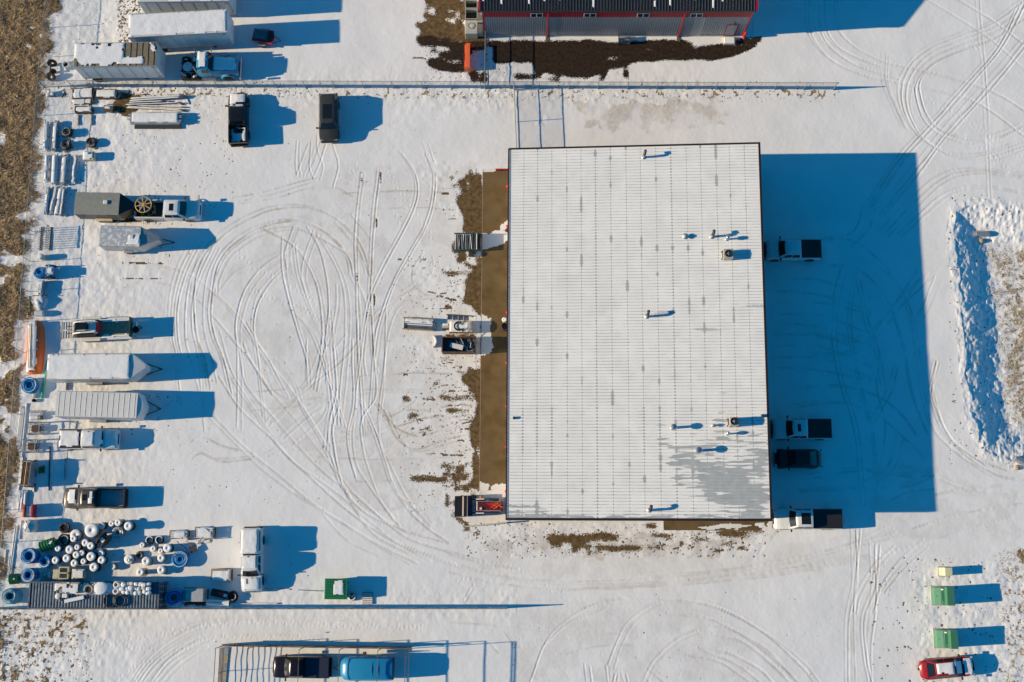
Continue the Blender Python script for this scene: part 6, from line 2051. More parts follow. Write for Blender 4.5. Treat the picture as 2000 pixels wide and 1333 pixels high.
# concrete forms and cubes
t = thing('concrete_form', 'cream concrete chamber with two openings beside the white cube', 'concrete form', gpt(one(S1, 762, 822), .5), 0)
for (x0, x1, y0, y1) in ((-.05, .82, .48, .60), (-.05, .82, -.06, .06), (-.05, .82, -.60, -.48), (-.17, -.05, -.60, .60), (.70, .82, -.48, .48)):
    MB().bb(x0, x1, y0, y1, 0, .85).build('wall', CREAM, t)
for y in (-.3, .3):
    MB().bb(-.05, .70, y - .2, y + .2, 0, .25).build('floor_slab', CREAM, t)
MB().bevbox((-.55, -.1, .32), (.62, .95, .64), .1).build('end_block', CREAM, t)
for k, (u, v, s_, lab) in enumerate(((968, 835, (1.22, .95, .9), 'white snow topped cube beside the cream concrete chamber'), (612, 842, (.42, .78, .6), 'narrow white block left of the cream chamber'), (556, 842, (.42, .62, .45), 'small white block nearest the blue coils'))):
    t = thing('concrete_block', lab, 'block', gpt(one(S1, u, v), s_[2]), 0)
    MB().bevbox((0, 0, s_[2] / 2), s_, .05).build('block', CREAM, t)
    snow_sheet(t, -s_[0] / 2 + .02, s_[0] / 2 - .02, -s_[1] / 2 + .02, s_[1] / 2 - .02, lambda x, y: s_[2], 61 + k, .07, 1, .03)
for k, (u0, v0, u1, v1) in enumerate(((110, 850, 190, 240), (135, 840, 215, 230), (235, 400, 262, 170), (60, 680, 72, 530), (100, 850, 120, 600))):
    bundle('conduit_run', ('long white pipe beside the fence, outer of a parallel pair', 'long white pipe beside the fence, inner of a parallel pair', 'white pipe by the domed water tank along the fence', 'short white pipe tight against the fence foot', 'short white pipe ending near the small green drum')[k], 'pipes', one(S1, u0, v0), one(S1, u1, v1), .1, 1, 1, .06, PIPE_W, snow=False, seed=63 + k, blocks=False, group='loose white pipes beside the blue coils')
# second cluster
for k, (u, v, r_, h_, lab) in enumerate(((670, 505, 55, .8, 'cable reel with a clean snow disc above the big blue coil'), (590, 540, 35, .6, 'little cable reel touching the clean disc one'), (595, 627, 50, .55, 'cable reel wound with pale rope beside the big blue coil'), (365, 467, 35, .4, 'little cable reel left of the tyre heap'),
                                          (500, 512, 38, .45, 'cable reel tucked below the tyre heap'), (410, 665, 56, .7, 'cable reel half shaded below the wire ring'), (200, 642, 62, .5, 'low cable reel carrying a smaller one between the two clusters'), (340, 800, 52, .9, 'tall stacked cable reel by the container'), (596, 772, 54, .55, 'cable reel mostly in the shade of the container goods'))):
    reel(lab, one(S2, u, v), r_ / 6.25 / 20.6, h_, seed=70 + k, wind=(BLACK, None, CREAM)[k % 3], group='cable reels in the smaller cluster')
reel('smallest cable reel sitting on the low one between the clusters', one(S2, 188, 652), .24, .35, z=.86, seed=81, off=.5, group='cable reels in the smaller cluster')
for u, v, r_, lab in ((450, 410, .42, 'snowy worn tyre at the left of the tyre heap'), (568, 405, .42, 'upright rimmed tyre at the right of the tyre heap')):
    t = thing('tyre', lab, 'tyre', gpt(one(S2, u, v), .3), 0)
    MB().lathe([(r_ * .55, .06), (r_ * .8, 0), (r_, .06), (r_, .22), (r_ * .8, .28), (r_ * .55, .22), (r_ * .55, .06)], 18, caps=False).build('carcass', RUBBER, t, True)
    q = MB()
    q.path([(r_ * .8 * math.cos(a), r_ * .8 * math.sin(a), .28) for a in np.linspace(.4, 4.6, 14)], [.02] + [.06] * 12 + [.02], 5)
    q.build('snow_arc', SNOW, t, 'all')
coil('small ring of wire between reels of the smaller cluster', one(S2, 322, 590), .36, .35, 3, RUST, .03, seed=18, snowy=.7, name='wire_coil')
coil('big blue pipe coil beside the smaller reel cluster', one(S2, 815, 640), .80, .72, 5, BLUE_PIPE, .055, seed=19, snowy=.5)
t = thing('hand_cart', 'dark steel cart frame with a bent handle beside the big blue coil', 'cart', gpt(one(S2, 945, 470), .4), .5)
MB().path([(-.5, -.8, .1), (-.45, 0, .5), (-.75, .5, .8), (-.85, .9, .85)], .035).build('handle', STEEL_DK, t)
MB().path([(.1, -.8, .1), (.1, .1, .5), (-.1, .55, .75)], .03).build('handle', ORANGE, t)
MB().bb(-.25, .45, -.75, -.15, .3, .38).build('deck', STEEL_DK, t)
wheels(t, (.1,), .6, .18, .08)
for lab, u0, u1, v0, v1, sd in (('left steel stillage of short snowy pipes', 690, 925, 292, 392, 1), ('right steel stillage heaped with short snowy pipes', 1000, 1245, 250, 390, 2)):
    loc, rz, L = place(one(S2, u0, (v0 + v1) / 2), one(S2, u1, (v0 + v1) / 2), .6)
    t = thing('pipe_stillage', lab, 'rack', loc, rz, 'stillages of short pipes')
    wy_ = (v1 - v0) / 6.25 / 20.5 / 2
    for x in (-L / 2 + .06, L / 2 - .06):
        for y in (-wy_, wy_):
            MB().bb(x - .04, x + .04, y - .04, y + .04, 0, .62).build('post', RUST if x > 0 else WOOD, t)
        MB().bb(x - .035, x + .035, -wy_, wy_, .06, .14).build('cross_bar', RUST, t)
        MB().bb(x - .035, x + .035, -wy_, wy_, .5, .58).build('cross_bar', RUST, t)
    nn = int(2 * wy_ / .17)
    for j in range(3):
        for i in range(nn):
            link('pipe', unit('pipe', PIPE_W, L - .35, .075), t, (random.Random(i * 7 + j + sd).uniform(-.06, .06), (i - (nn - 1) / 2) * .165, .23 + j * .15))
    snow_sheet(t, -L / 2 + .2, L / 2 - .25, -wy_ + .06, wy_ - .06, lambda x, y: .60 + .02 * math.sin(y * 38), 83 + sd, .05, .93, .15)
bundle('plank', 'snowy planks lying below the right stillage', 'plank', one(S2, 1035, 435), one(S2, 1205, 410), .1, 3, 1, 0, WOOD, seed=85, board=(.14, .06), blocks=False)
t = thing('wooden_box', 'low wooden box with a snow lid beside the canopy pickup', 'box', gpt(one(S2, 1328, 832), .5), 0)
for (x0, x1, y0, y1) in ((-1.0, 1.0, .50, .56), (-1.0, 1.0, -.56, -.50), (-1.0, -.94, -.5, .5), (.94, 1.0, -.5, .5)):
    MB().bb(x0, x1, y0, y1, 0, .55).build('side_board', WOOD_DK, t)
MB().bb(-.97, .97, -.53, .53, .40, .56).build('lid', WOOD, t)
snow_sheet(t, -.95, .9, -.55, .5, lambda x, y: .56, 87, .09, 1, .05)
# ------------------------------------------------------------------ shipping container and what is piled on it
CONT = mat('container_steel', (.13, .16, .19), .45, .4, scale=2.0, col2=(.19, .22, .25), thr=.55)
CONTB = mat('container_blue', (.03, .06, .10), .5, .3)
ca, cb = at(57, 1163, 2.59), at(309, 1164, 2.59)
CL = (cb - ca).length
cont = thing('shipping_container', 'corrugated shipping container loaded with snowy goods on its roof', 'container', ((ca.x + cb.x) / 2, (ca.y + cb.y) / 2, 0), math.atan2(cb.y - ca.y, cb.x - ca.x))
hc, wc = CL / 2, 1.22


def corr(n, length, depth, horizontal, flip=1):
    """trapezoid corrugation profile along a length"""
    pts = []
    p = length / n
    for k in range(n):
        x = -length / 2 + k * p
        pts += [(x, 0), (x + p * .30, 0), (x + p * .45, depth), (x + p * .80, depth), (x + p * .95, 0)]
    pts.append((length / 2, 0))
    return pts


q = MB()
pr_ = corr(42, CL - .3, .045, True)
pts = [(x, -wc + .08, 2.52 + d) for x, d in pr_] + [(x, wc - .08, 2.52 + d) for x, d in pr_]
n_ = len(pr_)
q.add(pts, [(i, i + 1, n_ + i + 1, n_ + i) for i in range(n_ - 1)])
q.build('roof', CONT, cont)
for s in (-1, 1):
    q = MB()
    pr_ = corr(40, CL - .3, .04, True)
    pts = [(x, s * (wc - .05 + d), .2) for x, d in pr_] + [(x, s * (wc - .05 + d), 2.5) for x, d in pr_]
    n_ = len(pr_)
    q.add(pts, [(i, i + 1, n_ + i + 1, n_ + i) for i in range(n_ - 1)])
    q.build('side_wall', CONT, cont)
    MB().bb(-hc, hc, s * wc - .05, s * wc + .05, 2.47, 2.59).build('top_rail', CONT, cont)
    MB().bb(-hc, hc, s * wc - .05, s * wc + .05, .02, .2).build('bottom_rail', CONT, cont)
    for x in (-hc, hc):
        MB().bb(x - .08, x + .08, s * wc - .08, s * wc + .08, 0, 2.6).build('corner_post', RUST if x > 0 and s < 0 else CONT, cont)
    d_ = MB().bb(hc - .02, hc + .03, min(s * .02, s * 1.16), max(s * .02, s * 1.16), .15, 2.45).build('door', CONTB, cont)
    for y in (.35, .85):
        MB().tube((hc + .07, s * y, .2), (hc + .07, s * y, 2.42), .03, n=6).build('lock_bar', GALV, d_)
    for z in (.6, 1.2, 1.8):
        MB().bb(hc + .03, hc + .05, min(s * .1, s * 1.1), max(s * .1, s * 1.1), z - .03, z + .03).build('door_rib', GALV, d_)
MB().bb(-hc - .02, -hc + .04, -wc + .05, wc - .05, .1, 2.5).build('end_wall', CONT, cont)
for x in (-hc, hc):
    MB().bb(x - .07, x + .07, -wc, wc, 2.48, 2.585).build('header', CONT, cont)
snow_sheet(cont, -hc * .62, -hc * .32, -.2, wc - .1, lambda x, y: 2.545, 90, .04, .7, .4, step=.1)
snow_sheet(cont, -hc * .4, hc * .75, .1, wc - .05, lambda x, y: 2.545, 91, .05, .9, .25, step=.1)
RT = 2.60


def onroof(p, z=2.9):
    q_ = at(p[0], p[1], z)
    return Vector((q_.x, q_.y, RT))


t = thing('lumber_load', 'snowy stack of boards on the container roof beside the bare ribs', 'boards', onroof(one(S1, 875, 1005)), 0)
for j in range(3):
    for i in range(5):
        link('board', unit('board', WOOD, 1.75, .19, .10), t, ((i * 37 % 7 - 3) * .03, (i - 2) * .21, .06 + j * .11))
snow_sheet(t, -.85, .85, -.52, .5, lambda x, y: .34 + .02 * math.sin(y * 30), 92, .07, .95, .15)
MB().bevbox((-.55, -.75, .12), (.55, .4, .2), .06).build('box', SNOW, t)
t = thing('scrap_heap', 'small heap of sticks and snowy rags on the container roof', 'scrap', onroof(one(S1, 720, 1130)), 0)
rg = random.Random(3)
for k in range(7):
    a = rg.random() * 3.1
    MB().tube((-.5 * math.cos(a), -.35 * math.sin(a), .05 + k * .02), (.5 * math.cos(a), .35 * math.sin(a), .05 + k * .02), .03).build('stick', WOOD, t)
MB().lathe([(.3, 0), (.25, .16), (.05, .22)], 9, (-.1, .15, .1)).build('snow_lump', SNOW, t, True)
t = thing('plank', 'slanting white plank on the container roof', 'plank', onroof(one(S1, 912, 1150)), .22)
MB().bevbox((0, 0, .10), (1.85, .34, .12), .03).build('board', SNOW, t)
MB().box((0, 0, .02), (1.7, .25, .05)).build('board', WOOD, t)
coil('wire coil on the container roof between boards and the white round tank', one(S1, 1090, 1025), .46, .25, 4, RUST, .04, z=2.85, seed=21, snowy=1.0, name='wire_coil')
bpy.data.objects[[o.name for o in bpy.data.objects if o.get('label', '').startswith('wire coil on the container')][0]].location.z = RT
t = thing('round_tank', 'round white tank lid on the container roof', 'tank', onroof(one(S1, 1245, 1012)), 0)
MB().lathe([(.58, 0), (.60, .05), (.60, .36), (.56, .44), (.3, .50), (.02, .51)], 24).build('shell', SNOW, t, True)
t = thing('hose_rings', 'twin white rings of hose on the container roof', 'hoses', onroof(one(S1, 1435, 1010)), 0)
for y in (.3, -.3):
    for z in (.07, .19):
        q = MB()
        q.path([(.23 * math.cos(a), y + .23 * math.sin(a), z) for a in np.linspace(0, 6.283, 17)[:-1]], .1, 6, True)
        q.build('ring', WHITE_MATTE, t, 'all')
MB().bb(-.35, .45, -.65, .65, -.02, .0).build('base', CREAM, t)
for lab, u0, u1, v0, v1, sd in (('lumpy pallet of snow covered bags in the middle of the container roof', 105, 245, 920, 1070, 1), ('flat topped pallet of snow covered bags near the container doors', 250, 452, 932, 1072, 2)):
    p0, p1 = at(*one(S2, u0, v0), 3.0), at(*one(S2, u1, v1), 3.0)
    t = thing('bag_pallet', lab, 'bags', ((p0.x + p1.x) / 2, (p0.y + p1.y) / 2, RT), 0, 'bag pallets on the container')
    sx, sy = p1.x - p0.x, p0.y - p1.y
    pallet_parts(t, sx, sy)
    rg = random.Random(sd)
    nx2, ny2 = (3, 3) if sd == 1 else (4, 3)
    for i in range(nx2):
        for j in range(ny2):
            hh = .30 + rg.random() * (.18 if sd == 1 else .06)
            MB().bevbox(((i - (nx2 - 1) / 2) * sx / nx2 + rg.uniform(-.09, .09), (j - (ny2 - 1) / 2) * sy / ny2 + rg.uniform(-.08, .08), .14 + hh / 2), (sx / nx2 * rg.uniform(.85, 1.25), sy / ny2 * rg.uniform(.8, 1.15), hh), .10, rg.uniform(-.4, .4)).build('bag', SNOW if rg.random() < .8 else CREAM, t)
t = thing('tarpaulin', 'small dark blue tarpaulin sheet at the door end of the container roof', 'tarp', onroof(one(S2, 505, 990)), 0)
snow_sheet(t, -.36, .36, -.62, .62, lambda x, y: .0, 93, .05, 1, .05, 'sheet', mat('navy_tarp', (.03, .07, .13), .7), .1)
for u, rr2, lab in ((1355, .58, 'large black hoop standing on the container roof'), (1480, .50, 'smaller dark hoop beside the large black one on the container')):
    t = thing('rubber_hoop', lab, 'hoop', onroof(one(S1, u, 1168)), 0)
    q = MB()
    for z in (.06, .17):
        q.path([(rr2 * math.cos(a), rr2 * math.sin(a), z) for a in np.linspace(0, 6.283, 25)[:-1]], .06, 6, True)
    q.build('ring', BLACK if u < 1400 else CONTB, t, 'all')
# --- east of the container
coil('slumped stack of blue pipe coils shaded by the container', one(S2, 740, 1110), .82, 1.1, 4, BLUE_PIPE, .06, seed=22, snowy=.25, lean=.12)
t = thing('generator_box', 'grey louvred generator box beside the shaded blue coils', 'generator', gpt(one(S2, 985, 1080), 1.5), .0)
MB().bevbox((0, 0, .8), (1.95, 1.22, 1.5), .04).build('casing', mat('pale_grey_box', (.40, .42, .43), .5), t)
for k in range(6):
    MB().box((-.92 + k * .0 + .05, -.45 + k * .17, 1.56), (.28, .08, .03)).build('louvre', STEEL_DK, t)
MB().box((.99, 0, .8), (.03, 1.0, 1.2)).build('door', GALV, t)
MB().box((0, .66, 1.3), (1.9, .1, .3)).build('hood_rail', WOOD_DK, t)
MB().box((0, -.2, .03), (2.1, 1.5, .08)).build('skid', RUST, t)
for u, m_ in ((900, RUST), (1040, BLACK), (1115, RUST)):
    t = thing('scrap_block', {900: 'rusty scrap chunk below the generator box, nearest the coils', 1040: 'square black housing below the generator box', 1115: 'rusty scrap chunk beside the perforated pipe'}[u], 'scrap', gpt(one(S2, u, 1190), .2), .3)
    q = MB()
    q.bevbox((0, 0, .14), (.45, .3, .28), .06)
    q.bevbox((.1, .1, .3), (.2, .2, .12), .03)
    q.build('chunk', m_, t)
t = thing('culvert_pipe', 'white perforated culvert pipe with a black open end beside the fence', 'pipe', gpt(one(S2, 1285, 1172), .35), -.04)
MB().lathe([(.26, -1.1), (.26, 1.0), (.29, 1.0), (.29, 1.1), (.22, 1.1), (.21, .6), (.02, .59)], 18, (0, 0, .29), 'X').build('pipe', SNOW, t, True)
for k in range(5):
    MB().lathe([(.045, .55), (.045, .565)], 8, (-.75 + k * .26, .02, 0)).build('hole', BLACK, t)
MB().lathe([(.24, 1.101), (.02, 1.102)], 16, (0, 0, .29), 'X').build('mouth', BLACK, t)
t = thing('red_sign', 'folded red and white sheet on dark boards by the culvert pipe', 'sheet', gpt(one(S2, 1335, 1070), .3), -.2)
MB().box((-.1, 0, .32), (.55, .3, .05), 0, .1).build('red_half', RED, t)
MB().box((.35, -.05, .30), (.45, .3, .05), 0, -.1).build('white_half', WHITE_PAINT, t)
MB().bevbox((-.3, 0, .14), (1.6, .7, .26), .04).build('boards', BLACK, t)
coil('dark brown coil behind the mouth of the culvert pipe', one(S2, 1458, 1095), .5, .5, 5, mat('brown_hose', (.03, .018, .016), .6), .05, seed=23, snowy=.15)
# --- green skip, tyre, pallet, poles
SK = crop(400, 1010, 4.1275)
GSK = mat('skip_green', (.01, .17, .07), .45)
p0, p1 = at(*one(SK, 968, 500), 1.3), at(*one(SK, 1143, 662), 1.3)
t = thing('waste_skip', 'dark green slatted skip with snow on half its lid', 'skip', ((p0.x + p1.x) / 2, (p0.y + p1.y) / 2, 0), 0)
sx, sy = p1.x - p0.x, p0.y - p1.y
q = MB()
q.loft([[(-sx / 2 + .15, -sy / 2 + .1, .1), (sx / 2 - .15, -sy / 2 + .1, .1), (sx / 2 - .15, sy / 2 - .1, .1), (-sx / 2 + .15, sy / 2 - .1, .1)], [(-sx / 2, -sy / 2, 1.2), (sx / 2, -sy / 2, 1.2), (sx / 2, sy / 2, 1.2), (-sx / 2, sy / 2, 1.2)]])
q.build('body', GSK, t)
for k in range(7):
    y = -sy / 2 + (k + .5) * sy / 7
    MB().bevbox((-.06, y, 1.245), (sx - .25, sy / 7 - .09, .08), .02).build('lid_slat', GSK, t)
MB().bb(sx / 2 - .14, sx / 2 + .03, -sy / 2, sy / 2, 1.1, 1.36).build('end_rail', GSK, t)
for s in (-1, 1):
    MB().bb(-sx / 2, sx / 2, s * sy / 2 - .04, s * sy / 2 + .04, 1.08, 1.2).build('rim', GSK, t)
    MB().bb(-sx / 2 + .1, sx / 2 - .1, s * sy * .3 - .08, s * sy * .3 + .08, 0, .12).build('skid', STEEL_DK, t)
snow_sheet(t, -.3, sx / 2 - .28, -.55, sy / 2 - .1, lambda x, y: 1.265, 95, .06, 1, .42, step=.08)
MB().box((sx / 2 + .035, .2, 1.2), (.02, .5, .14)).build('sign_plate', GALV, t)
t = thing('tyre', 'snow rimmed tyre lying beside the green skip', 'tyre', gpt(one(SK, 1187, 645), .2), 0)
MB().lathe([(.22, .05), (.3, 0), (.38, .05), (.38, .19), (.3, .24), (.22, .19), (.22, .05)], 18, caps=False).build('carcass', RUBBER, t, True)
q = MB()
q.path([(.3 * math.cos(a), .3 * math.sin(a), .25) for a in np.linspace(2.2, 7.6, 16)], [.02] + [.065] * 14 + [.02], 5)
q.build('snow_arc', SNOW, t, 'all')
t = thing('wooden_pallet', 'snowy slatted pallet lying by the tyre and green skip', 'pallet', gpt(one(SK, 1312, 655), .15), 0)
pallet_parts(t, 1.02, 1.15, WOOD, 7)
for k in range(6):
    MB().box((0, -.46 + k * .17, .15), (.92, .085, .03)).build('snow_strip', SNOW, t)
bundle('fence_stake', 'thin grey post with a green tip lying before the skip', 'stake', one(SK, 760, 590), one(SK, 945, 598), .06, 1, 1, .045, GALV, snow=False, seed=97, blocks=False)
bundle('fence_stake', 'snow buried post in front of the canopy pickup', 'stake', one(SK, 490, 583), one(SK, 690, 585), .06, 1, 1, .05, WOOD, snow=True, seed=98, blocks=False)
bundle('steel_beam', 'long pale pole lying along the south fence', 'beam', one(SK, 90, 700), one(SK, 600, 698), .1, 1, 1, .07, GALV, snow=True, seed=99, blocks=False)

# ------------------------------------------------------------------ bare frame shelter at the south edge
CPp = crop(400, 1220, 3.226)
HF = 3.65
na, nb = at(*one(CPp, 130, 132)), at(*one(CPp, 1310, 150))
depth_s = 7.0
t = thing('frame_shelter', 'bare steel carport frame with a slatted side wall over the blue trailer', 'carport', (na.x, na.y, 0), math.atan2((nb - na).y, (nb - na).x))
Ls = (nb - na).length
FR = mat('frame_steel', (.20, .17, .15), .5, .3, scale=4, col2=(.13, .07, .05), thr=.42)
xsP = [0.0] + [(at(*one(CPp, u, 125)) - na).length for u in (325, 640, 885, 1120)] + [Ls]
for i, x in enumerate(xsP):
    MB().bb(x - .03, x + .03, -.03, .03, 0, HF).build('post', FR, t)
    MB().bb(x - .025, x + .025, -depth_s, .03, HF - .035, HF + .035).build('roof_beam', FR, t)
    MB().bb(x - .03, x + .03, -depth_s - .03, -depth_s + .03, 0, HF - .06).build('post', FR, t)
MB().bb(xsP[-1] - .35, xsP[-1] - .30, -depth_s, 0, HF - .03, HF + .03).build('roof_beam', FR, t)
for k in range(4):
    MB().bb(xsP[-1] - .27, xsP[-1] - .05, -.6 - k * 1.6, -.54 - k * 1.6, HF - .03, HF + .03).build('truss_tie', FR, t)
for z in (1.1, 2.0):
    MB().bb(0, Ls, .05, .11, z - .04, z + .04).build('girt', FR, t)
WP = mat('weathered_panel', (.22, .25, .24), .6, scale=1.2, col2=(.12, .13, .13), thr=.45)
npn = 16
for k in range(npn):
    w_ = Ls / npn
    MB().bb(k * w_ + .01, (k + 1) * w_ - .01, .115, .16, .02, 1.35 + .12 * (k % 3 == 0)).build('wall_panel', WP, t)
MB().bb(0, Ls, .11, .22, 1.32, 1.40).build('cap_rail', FR, t)
for k in range(9):                                    # pipe rails closing the west end and its gate
    z = .42 + k * .20
    q = MB()
    q.path([(-.02, -.1 - s * (depth_s - .2) / 10, z + .02 * math.sin(s * 1.7 + k)) for s in range(11)], .022, 6)
    q.build('end_rail', FR, t)
for y in (-2.4, -4.7):
    MB().bb(-.05, .03, y - .03, y + .03, 0, 2.1).build('end_post', FR, t)
MB().box((.0, .6, HF), (.1, .1, .1)).build('beam_cap', FR, t)
p = at(*one(CPp, 122, 240))
t = thing('striped_plank', 'long plank with faded yellow and grey bands on the snow in the shelter', 'plank', (p.x, p.y - 1.9, 0), math.pi / 2 - .04)
for k in range(9):
    MB().bb(-3.4 + k * .75, -3.4 + (k + 1) * .75 - .01, -.26, .26, .04, .09).build('board', mat('faded_yellow', (.40, .33, .20), .8) if k % 2 else GALV, t)

# ------------------------------------------------------------------ on and beside the apron
for k, py in enumerate((363, 442, 610, 708, 793, 873, 960)):
    lab = ('red bollard nearest the red barrier bar', 'red bollard beside the thawed door edge above the steel rack', 'red bollard just above the upright white reel', 'red bollard beside the rusty bin shadow', 'red bollard next after the rusty bin along the apron', 'red bollard between plain stretches of wet concrete', 'red bollard beside the loader tyres')[k]
    p = at(991.5 - k * .5, py, .9)
    t = thing('bollard', lab, 'bollard', (p.x - .02, p.y, .0), 0, 'red bollards along the apron')
    MB().lathe([(.11, 0), (.11, 1.0), (.08, 1.07), (.02, 1.09)], 14).build('post', mat('bollard_red', (.65, .02, .03), .4), t, True)
    MB().lathe([(.112, .78), (.112, .88)], 14).build('band', WHITE_PAINT, t, True)
t = thing('barrier_bar', 'low red barrier bar at the head of the apron', 'barrier', gpt((981, 331), .5), 0)
MB().bb(-.7, .75, -.05, .05, .42, .58).build('bar', RED, t)
for x in (-.6, .6):
    MB().bb(x - .04, x + .04, -.04, .04, 0, .42).build('leg', RED, t)
RK = crop(860, 300, 6.06)
p0, p1 = at(*one(RK, 170, 945), .9), at(*one(RK, 472, 1135), .9)
t = thing('pipe_rack', 'blue grey steel rack of short pipes beside the wet apron', 'rack', ((p0.x + p1.x) / 2, (p0.y + p1.y) / 2, 0), 0)
sx, sy = p1.x - p0.x, p0.y - p1.y
for x in np.linspace(-sx / 2, sx / 2, 7):
    MB().bb(x - .03, x + .03, sy / 2 - .06, sy / 2, 0, 1.25).build('prong', GALV, t)
for z in (.15, .9):
    MB().bb(-sx / 2, sx / 2, sy / 2 - .08, sy / 2 + .03, z - .05, z + .05).build('rail', mat('rack_blue', (.05, .10, .14), .5), t)
    MB().bb(-sx / 2, sx / 2, -sy / 2 - .03, -sy / 2 + .05, z * .6 - .05, z * .6 + .05).build('rail', mat('rack_blue', (.05, .10, .14)), t)
rg = random.Random(4)
for k in range(17):
    x = -sx / 2 + .1 + k * (sx - .5) / 16
    o = link('pipe', unit('pipe', (GALV, STEEL_DK, CONT)[k % 3], sy - .1, .055), t, (x, 0, .75 + rg.uniform(-.1, .12)))
    o.rotation_euler = (0, rg.uniform(-.05, .05), math.pi / 2 + rg.uniform(-.12, .12))
o = link('pipe', unit('pipe', CREAM, sy, .06), t, (sx / 2 - .35, -.02, .95))
o.rotation_euler = (0, 0, math.pi / 2)
MB().bb(-sx / 2, sx / 2, -sy / 2, sy / 2, .08, .14).build('deck', STEEL_DK, t)
MB().bb(sx / 2 - .2, sx / 2 - .04, -sy / 2, sy / 2, .14, .85).build('end_plate', STEEL_DK, t)
MB().bevbox((.35, -sy / 2 - .35, .3), (.55, .5, .5), .08).build('winch', STEEL_DK, t)

p0, p1 = at(*one(PP, 195, 455), .5), at(*one(PP, 650, 620), .5)
t = thing('timber_tray', 'wooden tray of snowy pipes left of the white table', 'tray', ((p0.x + p1.x) / 2, (p0.y + p1.y) / 2, 0), -.06)
sx, sy = p1.x - p0.x, p0.y - p1.y
for y in (-sy / 2, sy / 2):
    MB().bb(-sx / 2, sx / 2, y - .03, y + .03, .05, .45).build('side_board', WOOD, t)
for x in (-sx / 2 + .2, sx / 2 - .1):
    MB().bb(x - .04, x + .04, -sy / 2 + .03, sy / 2 - .03, .05, .50).build('end_board', mat('rack_blue', (.05, .10, .14)), t)
for k in range(6):
    link('pipe', unit('pipe', PIPE_W if k > 1 else CONT, sx - .35, .075), t, (.05 * (k % 2), -sy / 2 + .14 + k * (sy - .28) / 5, .35 + .10 * (k > 2)))
snow_sheet(t, -sx / 2 + .25, sx / 2 - .15, .05, sy / 2 - .08, lambda x, y: .50, 101, .06, .9, .12)
t = thing('ladder_frame', 'long rail with four short stubs lying above the white table', 'frame', gpt(one(PP, 1010, 430), .2), -.06)
MB().bb(-1.3, 1.3, .08, .16, .02, .14).build('rail', WOOD_DK, t)
for x in (-1.1, -.55, 0.0, .55):
    MB().bb(x - .05, x + .05, -.38, .08, .02, .14).build('stub', STEEL_DK, t)
p0, p1 = at(*one(PP, 868, 492), .9), at(*one(PP, 1203, 660), .9)
t = thing('work_table', 'snow topped wooden table with black hose loops and curved white hoses', 'table', ((p0.x + p1.x) / 2, (p0.y + p1.y) / 2, 0), 0)
sx, sy = p1.x - p0.x, p0.y - p1.y
MB().bevbox((0, 0, .78), (sx, sy, .12), .02).build('top', WOOD_NEW, t)
for x in (-1, 1):
    for y in (-1, 1):
        MB().bb(x * (sx / 2 - .08) - .05, x * (sx / 2 - .08) + .05, y * (sy / 2 - .08) - .05, y * (sy / 2 - .08) + .05, 0, .72).build('leg', WOOD, t)
MB().bb(-sx / 2, sx / 2, -sy / 2 + .02, -sy / 2 + .08, .1, .72).build('apron_board', RUST, t)
snow_sheet(t, -sx / 2 + .05, sx / 2 - .05, -sy / 2 + .04, sy / 2 - .04, lambda x, y: .84, 103, .08, 1, .05)
for k in range(5):
    q = MB()
    r2 = .28 + k * .05
    q.path([(-.25 + r2 * 1.1 * math.cos(a) + .03 * k, r2 * math.sin(a), 1.0 + .02 * k) for a in np.linspace(.3 + k * .3, 5.2 + k * .2, 20)], .025, 5)
    q.build('hose_loop', BLACK, t)
for k in range(4):
    q = MB()
    q.path([(.50 + k * .10 + .16 * math.cos(a), .42 * math.sin(a), .97) for a in np.linspace(-1.1, 1.1, 10)], .03, 5)
    q.build('white_hose', GALV if k % 2 else PIPE_W, t)
MB().tube((.15, -.3, 1.0), (.65, -1.0, .5), .035).build('wand', GALV, t)
t = thing('small_tank', 'stubby snowy tank with fittings left of the white table', 'tank', gpt(one(PP, 818, 570), .4), 0)
MB().lathe([(.2, -.32), (.24, -.3), (.24, .3), (.2, .32)], 14, (0, 0, .3), 'X').build('shell', CREAM, t, True)
MB().bevbox((0, .12, .52), (.55, .22, .08), .03).build('snow_cap', SNOW, t)
MB().bb(-.3, .35, -.35, -.22, .05, .3).build('bracket', STEEL_DK, t)
p0, p1 = at(*one(PP, 768, 730), 1.4), at(*one(PP, 1250, 950), 1.4)
t = thing('scrap_bin', 'rusty open steel bin of dark scrap and a long white box', 'bin', ((p0.x + p1.x) / 2, (p0.y + p1.y) / 2, 0), 0)
sx, sy = p1.x - p0.x, p0.y - p1.y
for (x0, x1, y0, y1) in ((-sx / 2, sx / 2, sy / 2 - .05, sy / 2), (-sx / 2, sx / 2, -sy / 2, -sy / 2 + .05), (-sx / 2, -sx / 2 + .05, -sy / 2 + .05, sy / 2 - .05), (sx / 2 - .05, sx / 2, -sy / 2 + .05, sy / 2 - .05)):
    MB().bb(x0, x1, y0, y1, .05, 1.4).build('wall', RUST, t)
for s in (-1, 1):
    MB().bb(-sx / 2 - .03, sx / 2 + .03, s * sy / 2 - .05, s * sy / 2 + .05, 1.34, 1.44).build('rim', RUST, t)
    MB().bb(s * sx / 2 - .05, s * sx / 2 + .05, -sy / 2, sy / 2, 1.345, 1.435).build('rim', RUST, t)
MB().bb(-sx / 2 + .05, sx / 2 - .05, -sy / 2 + .05, sy / 2 - .05, .05, .55).build('scrap_fill', mat('dark_scrap', (.03, .05, .075), .6, scale=5, col2=(.10, .13, .16), thr=.6), t)
MB().bevbox((-.25, -.1, .95), (1.35, .5, .28), .03, -.22).build('white_box', WHITE_PAINT, t)
rg = random.Random(6)
